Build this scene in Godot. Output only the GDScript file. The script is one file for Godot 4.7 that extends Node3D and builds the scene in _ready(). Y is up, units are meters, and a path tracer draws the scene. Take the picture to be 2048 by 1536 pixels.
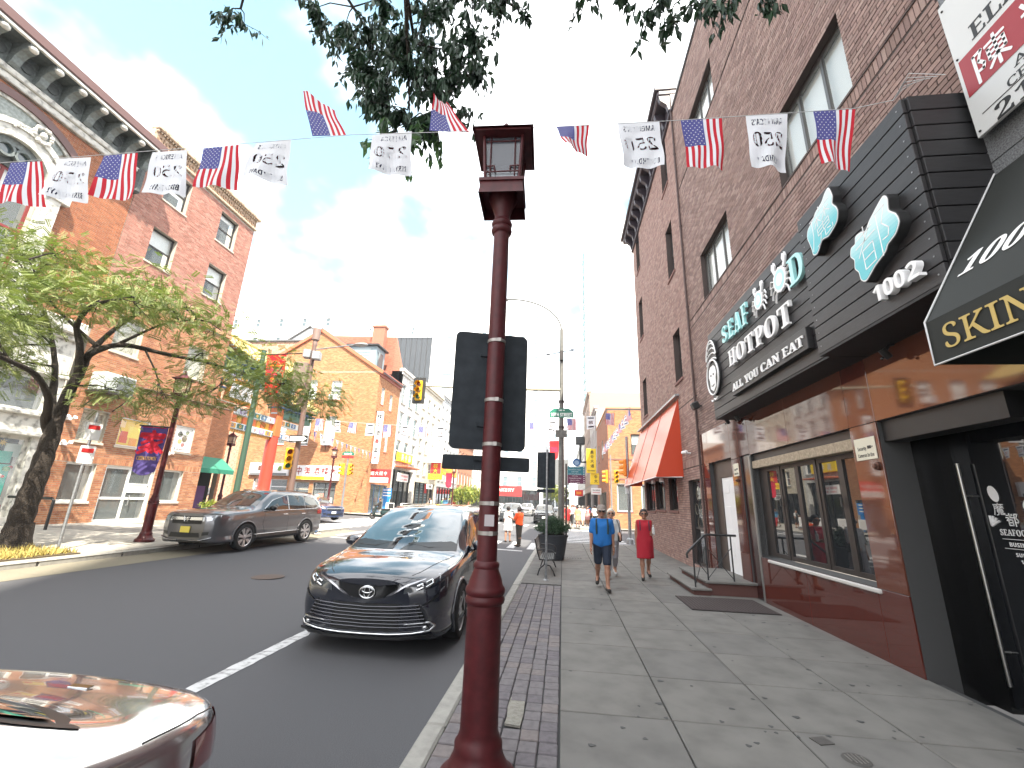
extends Node3D

var M = {}
var names = {}
var rng = RandomNumberGenerator.new()
var tex = {}
var CAM = Vector3(0,1.75,0)


class MB:
	var v = PackedVector3Array()
	var n = PackedVector3Array()
	var uv = PackedVector2Array()
	var c = PackedColorArray()
	var ix = PackedInt32Array()
	var col = Color.WHITE

	func vert(p: Vector3,nn: Vector3,t := Vector2.ZERO) -> int:
		v.append(p); n.append(nn); uv.append(t); c.append(col)
		return v.size() - 1

	func tri(a: Vector3,b: Vector3,d: Vector3) -> void:   # anticlockwise seen from outside
		var nn = (b - a).cross(d - a).normalized()
		var i = vert(a,nn); vert(b,nn); vert(d,nn)
		ix.append_array(PackedInt32Array([i,i + 2,i + 1]))

	func quad(a: Vector3,b: Vector3,d: Vector3,e: Vector3) -> void:
		var nn = (d - a).cross(e - b).normalized()
		var i = vert(a,nn,Vector2(0,1)); vert(b,nn,Vector2(1,1)); vert(d,nn,Vector2(1,0)); vert(e,nn,Vector2(0,0))
		ix.append_array(PackedInt32Array([i,i + 2,i + 1,i,i + 3,i + 2]))

	func box(ctr: Vector3,s: Vector3,b := Basis.IDENTITY,bev := 0.0) -> void:
		var h = s * 0.5
		if bev <= 0.0:
			for ax in 3:
				for sg in [-1.0,1.0]:
					var u = Vector3.ZERO; var w := Vector3.ZERO; var o := Vector3.ZERO
					o[ax] = h[ax] * sg
					u[(ax + 1) % 3] = h[(ax + 1) % 3]
					w[(ax + 2) % 3] = h[(ax + 2) % 3] * sg
					quad(ctr + b * (o - u - w),ctr + b * (o + u - w),ctr + b * (o + u + w),ctr + b * (o - u + w))
			return
		var e = minf(bev,minf(h.x,minf(h.y,h.z)) * 0.95)
		var g = h - Vector3(e,e,e)
		for ax in 3:
			for sg in [-1.0,1.0]:
				var u = Vector3.ZERO; var w := Vector3.ZERO; var o := Vector3.ZERO
				o[ax] = h[ax] * sg
				u[(ax + 1) % 3] = g[(ax + 1) % 3]
				w[(ax + 2) % 3] = g[(ax + 2) % 3] * sg
				quad(ctr + b * (o - u - w),ctr + b * (o + u - w),ctr + b * (o + u + w),ctr + b * (o - u + w))
		for ax in 3:
			var a1 = (ax + 1) % 3
			var a2 = (ax + 2) % 3
			for s1 in [-1.0,1.0]:
				for s2 in [-1.0,1.0]:
					var p = Vector3.ZERO; var q := Vector3.ZERO; var l := Vector3.ZERO
					p[a1] = h[a1] * s1; p[a2] = g[a2] * s2
					q[a1] = g[a1] * s1; q[a2] = h[a2] * s2
					l[ax] = -g[ax] * s1 * s2
					quad(ctr + b * (p - l),ctr + b * (p + l),ctr + b * (q + l),ctr + b * (q - l))
		for sx in [-1.0,1.0]:
			for sy in [-1.0,1.0]:
				for sz in [-1.0,1.0]:
					var s3 = Vector3(sx,sy,sz)
					var pa = Vector3(h.x,g.y,g.z) * s3
					var pb = Vector3(g.x,h.y,g.z) * s3
					var pc = Vector3(g.x,g.y,h.z) * s3
					if sx * sy * sz > 0: tri(ctr + b * pa,ctr + b * pb,ctr + b * pc)
					else: tri(ctr + b * pa,ctr + b * pc,ctr + b * pb)

	func bx(x0: float,x1: float,y0: float,y1: float,z0: float,z1: float,bev := 0.0) -> void:
		box(Vector3(x0 + x1,y0 + y1,z0 + z1) * 0.5,Vector3(absf(x1 - x0),absf(y1 - y0),absf(z1 - z0)),Basis.IDENTITY,bev)

	# a grid of points, smooth; rows run u, columns v; wrap closes each row
	func grid(rows: Array,wrap := false,flip := false) -> void:
		var R = rows.size()
		var K: int = rows[0].size()
		var base = v.size()
		for i in R:
			for j in K:
				var ju = (j + 1) % K if wrap else mini(j + 1,K - 1)
				var jd = (j - 1 + K) % K if wrap else maxi(j - 1,0)
				var a: Vector3 = rows[i][ju] - rows[i][jd]
				var b: Vector3 = rows[mini(i + 1,R - 1)][j] - rows[maxi(i - 1,0)][j]
				if b.length_squared() < 1e-10: b = rows[mini(i + 1,R - 1)][ju] - rows[maxi(i - 1,0)][jd]
				var nn = a.cross(b).normalized()
				if a.length_squared() < 1e-12:
					nn = b.cross(Vector3.UP).normalized()
				vert(rows[i][j],-nn if flip else nn,Vector2(float(j) / maxf(1,K - 1),float(i) / maxf(1,R - 1)))
		for i in R - 1:
			for j in (K if wrap else K - 1):
				var p = base + i * K + j
				var q = base + i * K + (j + 1) % K
				if flip: ix.append_array(PackedInt32Array([p,q,q + K,p,q + K,p + K]))
				else: ix.append_array(PackedInt32Array([p,q + K,q,p,p + K,q + K]))

	func cap(ring: Array,up: Vector3) -> void:
		var ctr = Vector3.ZERO
		for p in ring: ctr += p
		ctr /= ring.size()
		for i in ring.size():
			var a: Vector3 = ring[i]
			var b: Vector3 = ring[(i + 1) % ring.size()]
			if (a - ctr).cross(b - ctr).dot(up) < 0: tri(ctr,b,a)
			else: tri(ctr,a,b)

	func tube(pts: Array,radii,sides := 8,caps := true) -> void:
		var rows = []
		var up = Vector3.UP
		for i in pts.size():
			var d: Vector3 = (pts[mini(i + 1,pts.size() - 1)] - pts[maxi(i - 1,0)]).normalized()
			if i == 0: up = Vector3.RIGHT if absf(d.y) > 0.9 else Vector3.UP
			var x = up.cross(d).normalized()
			up = d.cross(x).normalized()
			var r: float = radii if radii is float else radii[i]
			var row = []
			for k in sides:
				var a = TAU * k / sides
				row.append(pts[i] + (x * cos(a) + up * sin(a)) * r)
			rows.append(row)
		grid(rows,true)
		if caps:
			cap(rows[0],pts[0] - pts[1])
			cap(rows[-1],pts[-1] - pts[-2])

	# profile of (radius, height) from the bottom up; sharp turns are split
	func lathe(prof: Array,sides := 24,o := Vector3.ZERO,b := Basis.IDENTITY,sharp := 0.7) -> void:
		var run = []
		var runs = []
		for i in prof.size():
			run.append(prof[i])
			if i > 0 and i < prof.size() - 1:
				var d0: Vector2 = (prof[i] - prof[i - 1]).normalized()
				var d1: Vector2 = (prof[i + 1] - prof[i]).normalized()
				if d0.dot(d1) < sharp:
					runs.append(run); run = [prof[i]]
		runs.append(run)
		for r in runs:
			var base = v.size()
			for i in r.size():
				var d: Vector2 = (r[mini(i + 1,r.size() - 1)] - r[maxi(i - 1,0)]).normalized()
				for k in sides + 1:
					var a = TAU * k / sides
					var dir = Vector3(cos(a),0,sin(a))
					vert(o + b * (dir * r[i].x + Vector3.UP * r[i].y),b * (dir * d.y - Vector3.UP * d.x).normalized(),Vector2(float(k) / sides,r[i].y))
			for i in r.size() - 1:
				for k in sides:
					var p = base + i * (sides + 1) + k
					var q = p + sides + 1
					ix.append_array(PackedInt32Array([p,p + 1,q + 1,p,q + 1,q]))

	# a flat outline pushed out along +z of the frame f
	func prism(poly: PackedVector2Array,z0: float,z1: float,f := Transform3D.IDENTITY) -> void:
		if Geometry2D.is_polygon_clockwise(poly): poly.reverse()
		var t = Geometry2D.triangulate_polygon(poly)
		for i in range(0,t.size(),3):
			var a = poly[t[i]]; var b := poly[t[i + 1]]; var d := poly[t[i + 2]]
			if (b - a).cross(d - a) < 0:
				var s = b; b = d; d = s
			tri(f * Vector3(a.x,a.y,z1),f * Vector3(b.x,b.y,z1),f * Vector3(d.x,d.y,z1))
			tri(f * Vector3(a.x,a.y,z0),f * Vector3(d.x,d.y,z0),f * Vector3(b.x,b.y,z0))
		for i in poly.size():
			var a = poly[i]; var b := poly[(i + 1) % poly.size()]
			quad(f * Vector3(a.x,a.y,z0),f * Vector3(b.x,b.y,z0),f * Vector3(b.x,b.y,z1),f * Vector3(a.x,a.y,z1))

	func ball(o: Vector3,r: Vector3,seg := 12,b := Basis.IDENTITY) -> void:
		var rows = []
		for i in seg / 2 + 1:
			var p = -PI / 2 + PI * i / (seg / 2)
			var row = []
			for k in seg:
				var a = TAU * k / seg
				row.append(o + b * (Vector3(cos(p) * cos(a),sin(p),cos(p) * sin(a)) * r))
			rows.append(row)
		var base = v.size()
		grid(rows,true,true)
		for i in range(base,v.size()):
			n[i] = (b * ((b.inverse() * (v[i] - o)) / (r * r))).normalized()

	func add(m: Mesh,f := Transform3D.IDENTITY,warp = null) -> void:
		for s in m.get_surface_count():
			var a = m.surface_get_arrays(s)
			var base = v.size()
			var pv: PackedVector3Array = a[Mesh.ARRAY_VERTEX]
			var pn: PackedVector3Array = a[Mesh.ARRAY_NORMAL]
			for i in pv.size():
				var p: Vector3 = f * pv[i]
				if warp != null: p = (warp as Callable).call(p)
				vert(p,(f.basis * pn[i]).normalized())
			var pi: PackedInt32Array = a[Mesh.ARRAY_INDEX] if a[Mesh.ARRAY_INDEX] != null else PackedInt32Array(range(pv.size()))
			var mirror = f.basis.determinant() < 0
			for i in range(0,pi.size(),3):
				ix.append(base + pi[i])
				ix.append(base + (pi[i + 2] if mirror else pi[i + 1]))
				ix.append(base + (pi[i + 1] if mirror else pi[i + 2]))

	func mesh() -> ArrayMesh:
		var a = []
		a.resize(Mesh.ARRAY_MAX)
		a[Mesh.ARRAY_VERTEX] = v; a[Mesh.ARRAY_NORMAL] = n; a[Mesh.ARRAY_TEX_UV] = uv; a[Mesh.ARRAY_COLOR] = c; a[Mesh.ARRAY_INDEX] = ix
		var m = ArrayMesh.new()
		if ix.size() > 0: m.add_surface_from_arrays(Mesh.PRIMITIVE_TRIANGLES,a)
		return m


func numbered(s: String) -> String:
	if not names.has(s):
		names[s] = 0
		return s
	names[s] += 1
	return "%s_%03d" % [s,names[s]]


func tag(o: Node3D,label: String,category := "",group := "",kind := "") -> Node3D:
	if label: o.set_meta("label",label)
	if category: o.set_meta("category",category)
	if group: o.set_meta("group",group)
	if kind: o.set_meta("kind",kind)
	return o


func thing(called: String,label: String,category: String,at := Vector3.ZERO,turn := 0.0,group := "") -> Node3D:
	var o = Node3D.new()
	o.name = numbered(called)
	add_child(o,true)
	o.position = at
	o.rotation.y = turn
	return tag(o,label,category,group)


# one named mesh under a thing, a part or the root
func put(called: String,shape,mat: Material,parent: Node3D = null,at = null,kind := "") -> MeshInstance3D:
	var o = MeshInstance3D.new()
	o.mesh = shape.mesh() if shape is MB else shape
	o.material_override = mat
	if parent == null:
		o.name = numbered(called)
		add_child(o,true)
	else:
		o.name = called
		parent.add_child(o,true)
	if at is Vector3: o.position = at
	elif at is Transform3D: o.transform = at
	if kind: o.set_meta("kind",kind)
	return o


# many numbered parts of one kind, without looking each name up
func put_n(called: String,i: int,shape: Mesh,mat: Material,parent: Node3D,f: Transform3D) -> MeshInstance3D:
	var o = MeshInstance3D.new()
	o.mesh = shape
	o.material_override = mat
	o.name = called if i == 0 else "%s_%03d" % [called,i]
	o.transform = f
	parent.add_child(o,true)
	return o


func struct(called: String,shape,mat: Material,label := "") -> MeshInstance3D:
	var o = put(called,shape,mat)
	o.set_meta("kind","structure")
	if label: o.set_meta("label",label)
	return o


func many(called: String,shape: Mesh,mat: Material,places: Array,parent: Node3D = null,cols: Array = [],kind := "stuff") -> MultiMeshInstance3D:
	var mm = MultiMesh.new()
	mm.transform_format = MultiMesh.TRANSFORM_3D
	mm.use_colors = cols.size() > 0
	mm.mesh = shape
	mm.instance_count = places.size()
	for i in places.size():
		mm.set_instance_transform(i,places[i])
		if cols.size() > 0: mm.set_instance_color(i,cols[i])
	var o = MultiMeshInstance3D.new()
	o.multimesh = mm
	o.material_override = mat
	o.name = numbered(called) if parent == null else StringName(called)
	(self if parent == null else parent).add_child(o,true)
	if kind: o.set_meta("kind",kind)
	return o


# c: real base colour (linear)
func mat(key: String,c: Color,rough := 0.8,o := {}) -> StandardMaterial3D:
	if M.has(key): return M[key]
	var m = StandardMaterial3D.new()
	m.resource_name = key
	m.albedo_color = c.linear_to_srgb()
	m.roughness = rough
	m.metallic = o.get("metal",0.0)
	m.metallic_specular = o.get("spec",0.5)
	m.cull_mode = BaseMaterial3D.CULL_DISABLED
	if o.has("tex"):
		m.albedo_texture = tex[o.tex]
		m.uv1_triplanar = true
		m.uv1_world_triplanar = o.get("world",true)
		var s: float = o.get("scale",1.0)
		m.uv1_scale = o.get("scale3",Vector3(s,s,s))
	if o.has("bump"):
		m.heightmap_enabled = true
		m.heightmap_texture = tex[o.bump]
		m.heightmap_scale = o.get("bump_cm",0.5)
		if not o.has("tex"):
			m.uv1_triplanar = true
			m.uv1_world_triplanar = o.get("world",true)
			var s2: float = o.get("scale",1.0)
			m.uv1_scale = Vector3(s2,s2,s2)
	if o.has("rtex"):
		m.roughness_texture = tex[o.rtex]
	if o.get("vcol",false): m.vertex_color_use_as_albedo = true
	if o.has("coat"):
		m.clearcoat_enabled = true; m.clearcoat = o.coat; m.clearcoat_roughness = o.get("coat_rough",0.03)
	if o.has("back"):
		m.backlight_enabled = true
		m.backlight = (o.back as Color).linear_to_srgb()
	if o.has("alpha"):
		m.transparency = BaseMaterial3D.TRANSPARENCY_ALPHA
		m.albedo_color.a = o.alpha
	if o.has("emit"):
		m.emission_enabled = true
		m.emission = (o.emit as Color).linear_to_srgb()
		m.emission_energy_multiplier = o.get("power",1.0)
	M[key] = m
	return m


func noise_tex(key: String,freq: float,lo: Color,hi: Color,size := 512,oct := 5,seed_ := 1,typ := FastNoiseLite.TYPE_SIMPLEX_SMOOTH,mid = null) -> void:
	var f = FastNoiseLite.new()
	f.noise_type = typ
	f.frequency = freq
	f.fractal_octaves = oct
	f.seed = seed_
	var t = NoiseTexture2D.new()
	t.width = size; t.height = size
	t.seamless = true
	t.noise = f
	var g = Gradient.new()
	g.set_color(0,lo); g.set_color(1,hi)
	if mid != null:
		for q in mid: g.add_point(q[0],q[1])
	t.color_ramp = g
	tex[key] = t


func grey(a: float) -> Color:
	return Color(a,a,a)


func make_textures() -> void:
	noise_tex("soft",0.012,grey(0.72),grey(1.0),512,5,3)
	noise_tex("fine",0.09,grey(0.78),grey(1.0),512,4,5)
	noise_tex("asphalt",0.16,grey(0.62),grey(1.0),512,3,7,FastNoiseLite.TYPE_SIMPLEX_SMOOTH,[[0.5,grey(0.82)]])
	noise_tex("concrete",0.006,grey(0.84),grey(1.0),1024,8,9,FastNoiseLite.TYPE_SIMPLEX_SMOOTH,[[0.42,grey(0.92)],[0.62,grey(0.96)]])
	noise_tex("granite",0.12,grey(0.45),grey(1.0),512,4,11,FastNoiseLite.TYPE_SIMPLEX_SMOOTH,[[0.5,grey(0.8)]])
	noise_tex("wood",0.02,grey(0.6),grey(1.0),512,5,13)
	noise_tex("bark",0.05,grey(0.3),grey(1.0),512,5,15)
	noise_tex("bumpy",0.05,grey(0.0),grey(1.0),512,4,17)
	noise_tex("dirt",0.008,grey(0.55),grey(1.0),512,6,19,FastNoiseLite.TYPE_SIMPLEX_SMOOTH,[[0.45,grey(0.92)]])


func font(serif := false,bold := true,italic := false) -> Font:
	var f = SystemFont.new()
	f.font_names = PackedStringArray(["Droid Serif" if serif else "Droid Sans"])
	f.font_weight = 700 if bold else 400
	return f


# lettering whose capitals are h tall, centred, facing +z
func letters(s: String,h: float,depth := 0.004,serif := false,bold := true) -> TextMesh:
	var t = TextMesh.new()
	t.text = s
	t.font = font(serif,bold)
	t.font_size = 64
	t.pixel_size = h / (0.714 * 64.0)
	t.depth = depth
	t.curve_step = 2.0
	return t


# lettering fitted to width w as well, optionally slanted
func write(mb: MB,s: String,w: float,h: float,f: Transform3D,depth := 0.004,serif := false,bold := true,slant := 0.0,warp = null) -> void:
	var t = letters(s,h,depth,serif,bold)
	var bb = t.get_aabb()
	var k = w / maxf(bb.size.x,0.001)
	var b = Basis(Vector3(k,0,0),Vector3(slant,1,0),Vector3(0,0,1))
	var ctr = bb.get_center()
	mb.add(t,f * Transform3D(b,b * Vector3(-ctr.x,-ctr.y,0)),warp)


# brushed or bold strokes in a 100 x 100 box, x right, y down; each stroke a list of points
func glyph(mb: MB,strokes: Array,size: float,f: Transform3D,wid := 9.0,depth := 0.01,warp = null) -> void:
	var k = size / 100.0
	for s in strokes:
		for i in s.size() / 2 - 1:
			var a = Vector2(s[i * 2] - 50,50 - s[i * 2 + 1]) * k
			var b = Vector2(s[i * 2 + 2] - 50,50 - s[i * 2 + 3]) * k
			var d = (b - a).normalized()
			var q = Vector2(-d.y,d.x) * wid * 0.5 * k
			var e = d * wid * 0.35 * k
			var pl = PackedVector2Array([a - e + q * 0.8,a - e - q * 0.8,a - q,b - q,b + e - q * 0.7,b + e + q * 0.7,b + q,a + q])
			if warp == null:
				mb.prism(pl,0.0,depth,f)
			else:
				var m2 = MB.new()
				m2.prism(pl,0.0,depth,f)
				mb.add(m2.mesh(),Transform3D.IDENTITY,warp)


# frame for signs on a wall: right = reading direction, out = towards the viewer
func frame(o: Vector3,right: Vector3,out: Vector3) -> Transform3D:
	var up = out.cross(right).normalized()
	return Transform3D(Basis(right.normalized(),up,out.normalized()),o)


const KX := -11.0


func road_y(x: float) -> float:
	if x > -1.1: return -0.13
	if x > KX: return lerpf(-0.13,0.12,(-1.1 - x) / (-1.1 - KX))
	if x > -19.0: return lerpf(0.12,0.27,(KX - x) / (KX + 19.0))
	return 0.28


func walk_y(x: float) -> float:
	if x > -5.0: return 0.0
	return lerpf(0.24,0.42,clampf((KX - x) / (KX + 19.0),0.0,1.0))


func make_sky() -> void:
	var W = 1536
	var H = 768
	var im = Image.create(W,H,false,Image.FORMAT_RGBF)
	var f = FastNoiseLite.new()
	f.noise_type = FastNoiseLite.TYPE_SIMPLEX_SMOOTH
	f.frequency = 1.6; f.fractal_octaves = 6; f.fractal_gain = 0.52; f.seed = 21
	# open patches of blue: direction, angular size, depth
	var open = [
		[Vector3(-0.60,0.68,-0.42),0.13,1.0],[Vector3(-0.66,0.645,-0.39),0.11,1.0],[Vector3(-0.70,0.63,-0.33),0.1,0.8],[Vector3(-0.52,0.745,-0.43),0.09,0.7],
		[Vector3(-0.475,0.50,-0.72),0.055,0.8],[Vector3(-0.44,0.475,-0.76),0.055,0.8],[Vector3(-0.396,0.448,-0.80),0.065,0.9],[Vector3(-0.25,0.45,-0.86),0.04,0.4],
		[Vector3(-0.052,0.429,-0.90),0.05,0.6],[Vector3(0.05,0.457,-0.888),0.055,0.7],[Vector3(0.5,0.75,0.45),0.35,0.9],[Vector3(-0.4,0.5,0.77),0.4,0.8],[Vector3(-0.154,0.787,-0.598),0.06,0.5]]
	for o in open: o[0] = (o[0] as Vector3).normalized()
	for y in H:
		var el = PI * 0.5 - PI * (y + 0.5) / H
		var ce = cos(el)
		for x in W:
			var az = (float(x) + 0.5) / W * TAU - PI
			var d = Vector3(sin(az) * ce,sin(el),-cos(az) * ce)
			if d.y < -0.02:
				im.set_pixel(x,y,Color(0.28,0.27,0.26))
				continue
			var q = d / (d.y + 0.35)
			var cl = 0.62 + 0.55 * f.get_noise_3d(q.x * 1.5,q.z * 1.5,3.0)
			for o in open:
				var a = d.distance_to(o[0]) / o[1]
				if a < 2.0: cl -= 0.62 * o[2] * exp(-a * a * 1.1)
			cl = smoothstep(0.22,0.55,cl + 0.28 * (1.0 - smoothstep(0.0,0.35,d.y)))
			var blue = Color(0.16,0.30,0.40).lerp(Color(0.34,0.44,0.5),pow(1.0 - clampf(d.y,0.0,1.0),2.5))
			var sh = 0.92 + 0.16 * f.get_noise_3d(q.x * 2.6 + 9.0,q.z * 2.6,8.0)
			im.set_pixel(x,y,blue.lerp(Color(1.12,1.13,1.16) * sh,cl))
	var p = PanoramaSkyMaterial.new()
	p.panorama = ImageTexture.create_from_image(im)
	var sky = Sky.new()
	sky.sky_material = p
	var e = Environment.new()
	e.background_mode = Environment.BG_SKY
	e.sky = sky
	e.background_energy_multiplier = SKY_POWER
	e.tonemap_mode = Environment.TONE_MAPPER_LINEAR
	e.tonemap_exposure = EXPOSURE
	e.fog_enabled = true
	e.fog_density = 0.0006
	e.fog_light_color = Color(0.93,0.96,1.0)
	e.sdfgi_enabled = true
	e.ssao_enabled = true
	e.ssil_enabled = true
	var w = WorldEnvironment.new()
	w.name = "world_environment"
	w.environment = e
	add_child(w)


const EXPOSURE := 3.5
const SKY_POWER := 1.0
const SUN_POWER := 1.6
const SUN_FROM := Vector3(1.2,3.5,2.3)


func _ready() -> void:
	var cam = Camera3D.new()
	cam.name = "camera"
	cam.fov = 83.83
	cam.near = 0.05
	cam.far = 900.0
	cam.position = CAM
	cam.basis = Basis(Vector3.UP,0.12186) * Basis(Vector3.RIGHT,0.27066) * Basis(Vector3.BACK,0.0344)
	add_child(cam)
	cam.current = true
	make_sky()
	var sun = DirectionalLight3D.new()
	sun.name = "sun"
	sun.light_energy = SUN_POWER
	sun.light_color = Color(1.0,0.965,0.90)
	sun.light_angular_distance = 0.5
	sun.shadow_enabled = true
	add_child(sun)
	sun.look_at_from_position(SUN_FROM * 30.0,Vector3.ZERO,Vector3.FORWARD)
	rng.seed = 4711
	make_textures()
	make_materials()
	setting()
	right_side()
	left_side()
	far_side()
	street_things()
	vehicles()
	people()
	plants()
	bunting()


func make_materials() -> void:
	mat("asphalt",Color(0.125,0.125,0.134),0.92,{"tex": "asphalt","scale": 1.3,"bump": "asphalt","bump_cm": 0.3})
	mat("asphalt_old",Color(0.15,0.14,0.125),0.92,{"tex": "asphalt","scale": 1.1})
	mat("paint_line",grey(0.62),0.7,{"tex": "dirt","scale": 1.7})
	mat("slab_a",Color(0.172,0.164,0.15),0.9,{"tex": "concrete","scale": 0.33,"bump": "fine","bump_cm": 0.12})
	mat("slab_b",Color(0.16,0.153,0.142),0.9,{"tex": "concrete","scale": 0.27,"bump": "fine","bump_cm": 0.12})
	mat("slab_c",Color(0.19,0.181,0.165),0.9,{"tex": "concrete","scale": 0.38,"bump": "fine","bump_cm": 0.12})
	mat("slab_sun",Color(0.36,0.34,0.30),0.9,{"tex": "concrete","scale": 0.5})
	mat("joint",grey(0.06),0.95)
	mat("paver_a",Color(0.165,0.15,0.155),0.88,{"tex": "concrete","scale": 1.7,"bump": "fine","bump_cm": 0.15})
	mat("paver_b",Color(0.14,0.125,0.135),0.88,{"tex": "concrete","scale": 2.3,"bump": "fine","bump_cm": 0.15})
	mat("paver_c",Color(0.19,0.165,0.16),0.88,{"tex": "concrete","scale": 1.9,"bump": "fine","bump_cm": 0.15})
	mat("kerb_stone",Color(0.33,0.32,0.29),0.85,{"tex": "concrete","scale": 0.9,"bump": "fine","bump_cm": 0.2})
	mat("brick_dark",Color(1,1,1),0.85,{"vcol": true,"tex": "fine","scale": 2.0})
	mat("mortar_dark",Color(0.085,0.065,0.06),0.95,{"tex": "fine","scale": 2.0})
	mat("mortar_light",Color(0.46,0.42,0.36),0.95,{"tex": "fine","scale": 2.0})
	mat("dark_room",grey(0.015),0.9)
	mat("black_metal",grey(0.02),0.45)
	mat("bronze",Color(0.045,0.04,0.038),0.45,{"metal": 0.4})
	mat("steel",grey(0.55),0.3,{"metal": 1.0})
	mat("galvanised",Color(0.42,0.43,0.44),0.45,{"metal": 0.7,"tex": "soft","scale": 2.0})
	mat("white_paint",grey(0.78),0.55)
	mat("cream",Color(0.66,0.6,0.47),0.7,{"tex": "soft","scale": 0.6})
	mat("glass",Color(0.75,0.85,0.85),0.02,{"alpha": 0.12})
	mat("dark_glass",Color(0.012,0.016,0.018),0.03,{"spec": 0.8})
	mat("blue_glass",Color(0.06,0.09,0.10),0.03,{"spec": 0.9})
	mat("sky_glass",Color(0.10,0.16,0.18),0.04,{"spec": 1.0})
	mat("blind",Color(0.7,0.72,0.70),0.8)
	mat("stone_grey",Color(0.27,0.28,0.29),0.6,{"tex": "granite","scale": 0.8})
	mat("granite_red",Color(0.155,0.037,0.026),0.05,{"tex": "granite","scale": 2.4,"spec": 0.75})
	mat("granite_brown",Color(0.21,0.075,0.048),0.05,{"tex": "granite","scale": 2.4,"spec": 0.75})
	mat("plank",Color(0.034,0.032,0.034),0.5,{"tex": "wood","scale3": Vector3(3.0,9.0,0.5),"bump": "wood","bump_cm": 0.15})
	mat("letter_white",grey(0.85),0.4)
	mat("letter_black",grey(0.015),0.5)
	mat("soil",Color(0.12,0.09,0.05),0.95,{"tex": "fine","scale": 1.0})


func setting() -> void:
	var g = MB.new()
	g.bx(-400,400,-1.2,-0.4,-500,160)
	struct("ground",g,mat("ground_earth",Color(0.16,0.15,0.14),0.95),"bare city ground far beyond the street")
	# the roadway of both streets
	var r = MB.new()
	for b in [[KX - 0.15,-1.0,24.0,-230.0],[-110.0,KX - 0.15,-22.6,-36.6],[-1.0,90.0,-22.6,-36.6]]:
		var xs = [b[0]]
		for xk in [-19.0,KX,-5.0,-1.1]:
			if xk > b[0] + 0.01 and xk < b[1] - 0.01: xs.append(xk)
		xs.append(b[1])
		var rows = []
		for i in 60:
			var z: float = lerpf(b[2],b[3],i / 59.0)
			var row = []
			for x in xs: row.append(Vector3(x,road_y(x),z))
			rows.append(row)
		r.grid(rows,false,false)
	struct("road",r,M.asphalt,"dark asphalt roadway of the street and its crossing")
	# the worn strip beside the far kerb, and a patch at the crossing
	var wr = MB.new()
	for i in 30:
		var za = 20.0 - i * 1.4
		var a = [Vector3(KX - 0.1,road_y(KX) + 0.005,za),Vector3(-9.9,road_y(-9.9) + 0.005,za),Vector3(-9.9,road_y(-9.9) + 0.005,za - 1.4),Vector3(KX - 0.1,road_y(KX) + 0.005,za - 1.4)]
		wr.quad(a[0],a[1],a[2],a[3])
	struct("road_gutter",wr,mat("gutter",Color(0.3,0.27,0.2),0.9,{"tex": "asphalt","scale": 1.4}),"worn pale gutter strip along the far kerb")
	var lines = MB.new()
	var rr = RandomNumberGenerator.new()
	rr.seed = 5
	var strip = func(x0: float,x1: float,z0: float,z1: float,rag := 0.0) -> void:
		var n = maxi(1,int(absf(z1 - z0) / 0.12)) if rag > 0.0 else 1
		var pa = 0.0
		var pb = 0.0
		for i in n:
			var a = lerpf(z0,z1,float(i) / n)
			var b = lerpf(z0,z1,float(i + 1) / n)
			var qa = rr.randf_range(0,rag)
			var qb = rr.randf_range(0,rag)
			if rag > 0.0 and rr.randf() < 0.05: qb = rag * 3.0
			lines.quad(Vector3(x0 + pa,road_y(x0) + 0.006,a),Vector3(x1 - pb,road_y(x1) + 0.006,a),Vector3(x1 - qb,road_y(x1) + 0.006,b),Vector3(x0 + qa,road_y(x0) + 0.006,b))
			pa = qa; pb = qb
	strip.call(-3.58,-3.405,9.0,-19.0,0.016)
	for i in 12:
		var z = -23.3 - i * 1.1
		strip.call(-0.95,3.4,z,z - 0.5)
		strip.call(-15.5,-11.5,z,z - 0.5)
	for i in 11:
		var x = -10.1 + i * 0.86
		strip.call(x,x + 0.32,-19.2,-22.3)
		strip.call(x,x + 0.32,-37.2,-40.0)
	strip.call(-9.8,-1.6,-18.2,-18.5)
	struct("road_markings",lines,M.paint_line,"white parking line and zebra bars painted on the asphalt")
	var cov = MB.new()
	for q in [[-6.4,-9.5,0.33],[-4.4,-16.4,0.33],[-8.0,-16.8,0.3],[-7.3,-17.4,0.45]]:
		var pl = PackedVector2Array()
		for k in 20: pl.append(Vector2(cos(TAU * k / 20),sin(TAU * k / 20)) * q[2])
		cov.prism(pl,0.004,0.008,Transform3D(Basis(Vector3.RIGHT,Vector3(0,0,-1),Vector3.UP),Vector3(q[0],road_y(q[0]) + 0.002,q[1])))
	struct("road_manhole_covers",cov,mat("iron",Color(0.10,0.07,0.055),0.7,{"tex": "fine","scale": 4.0}),"round iron covers set in the roadway")
	right_walk()
	left_walk()


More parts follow.
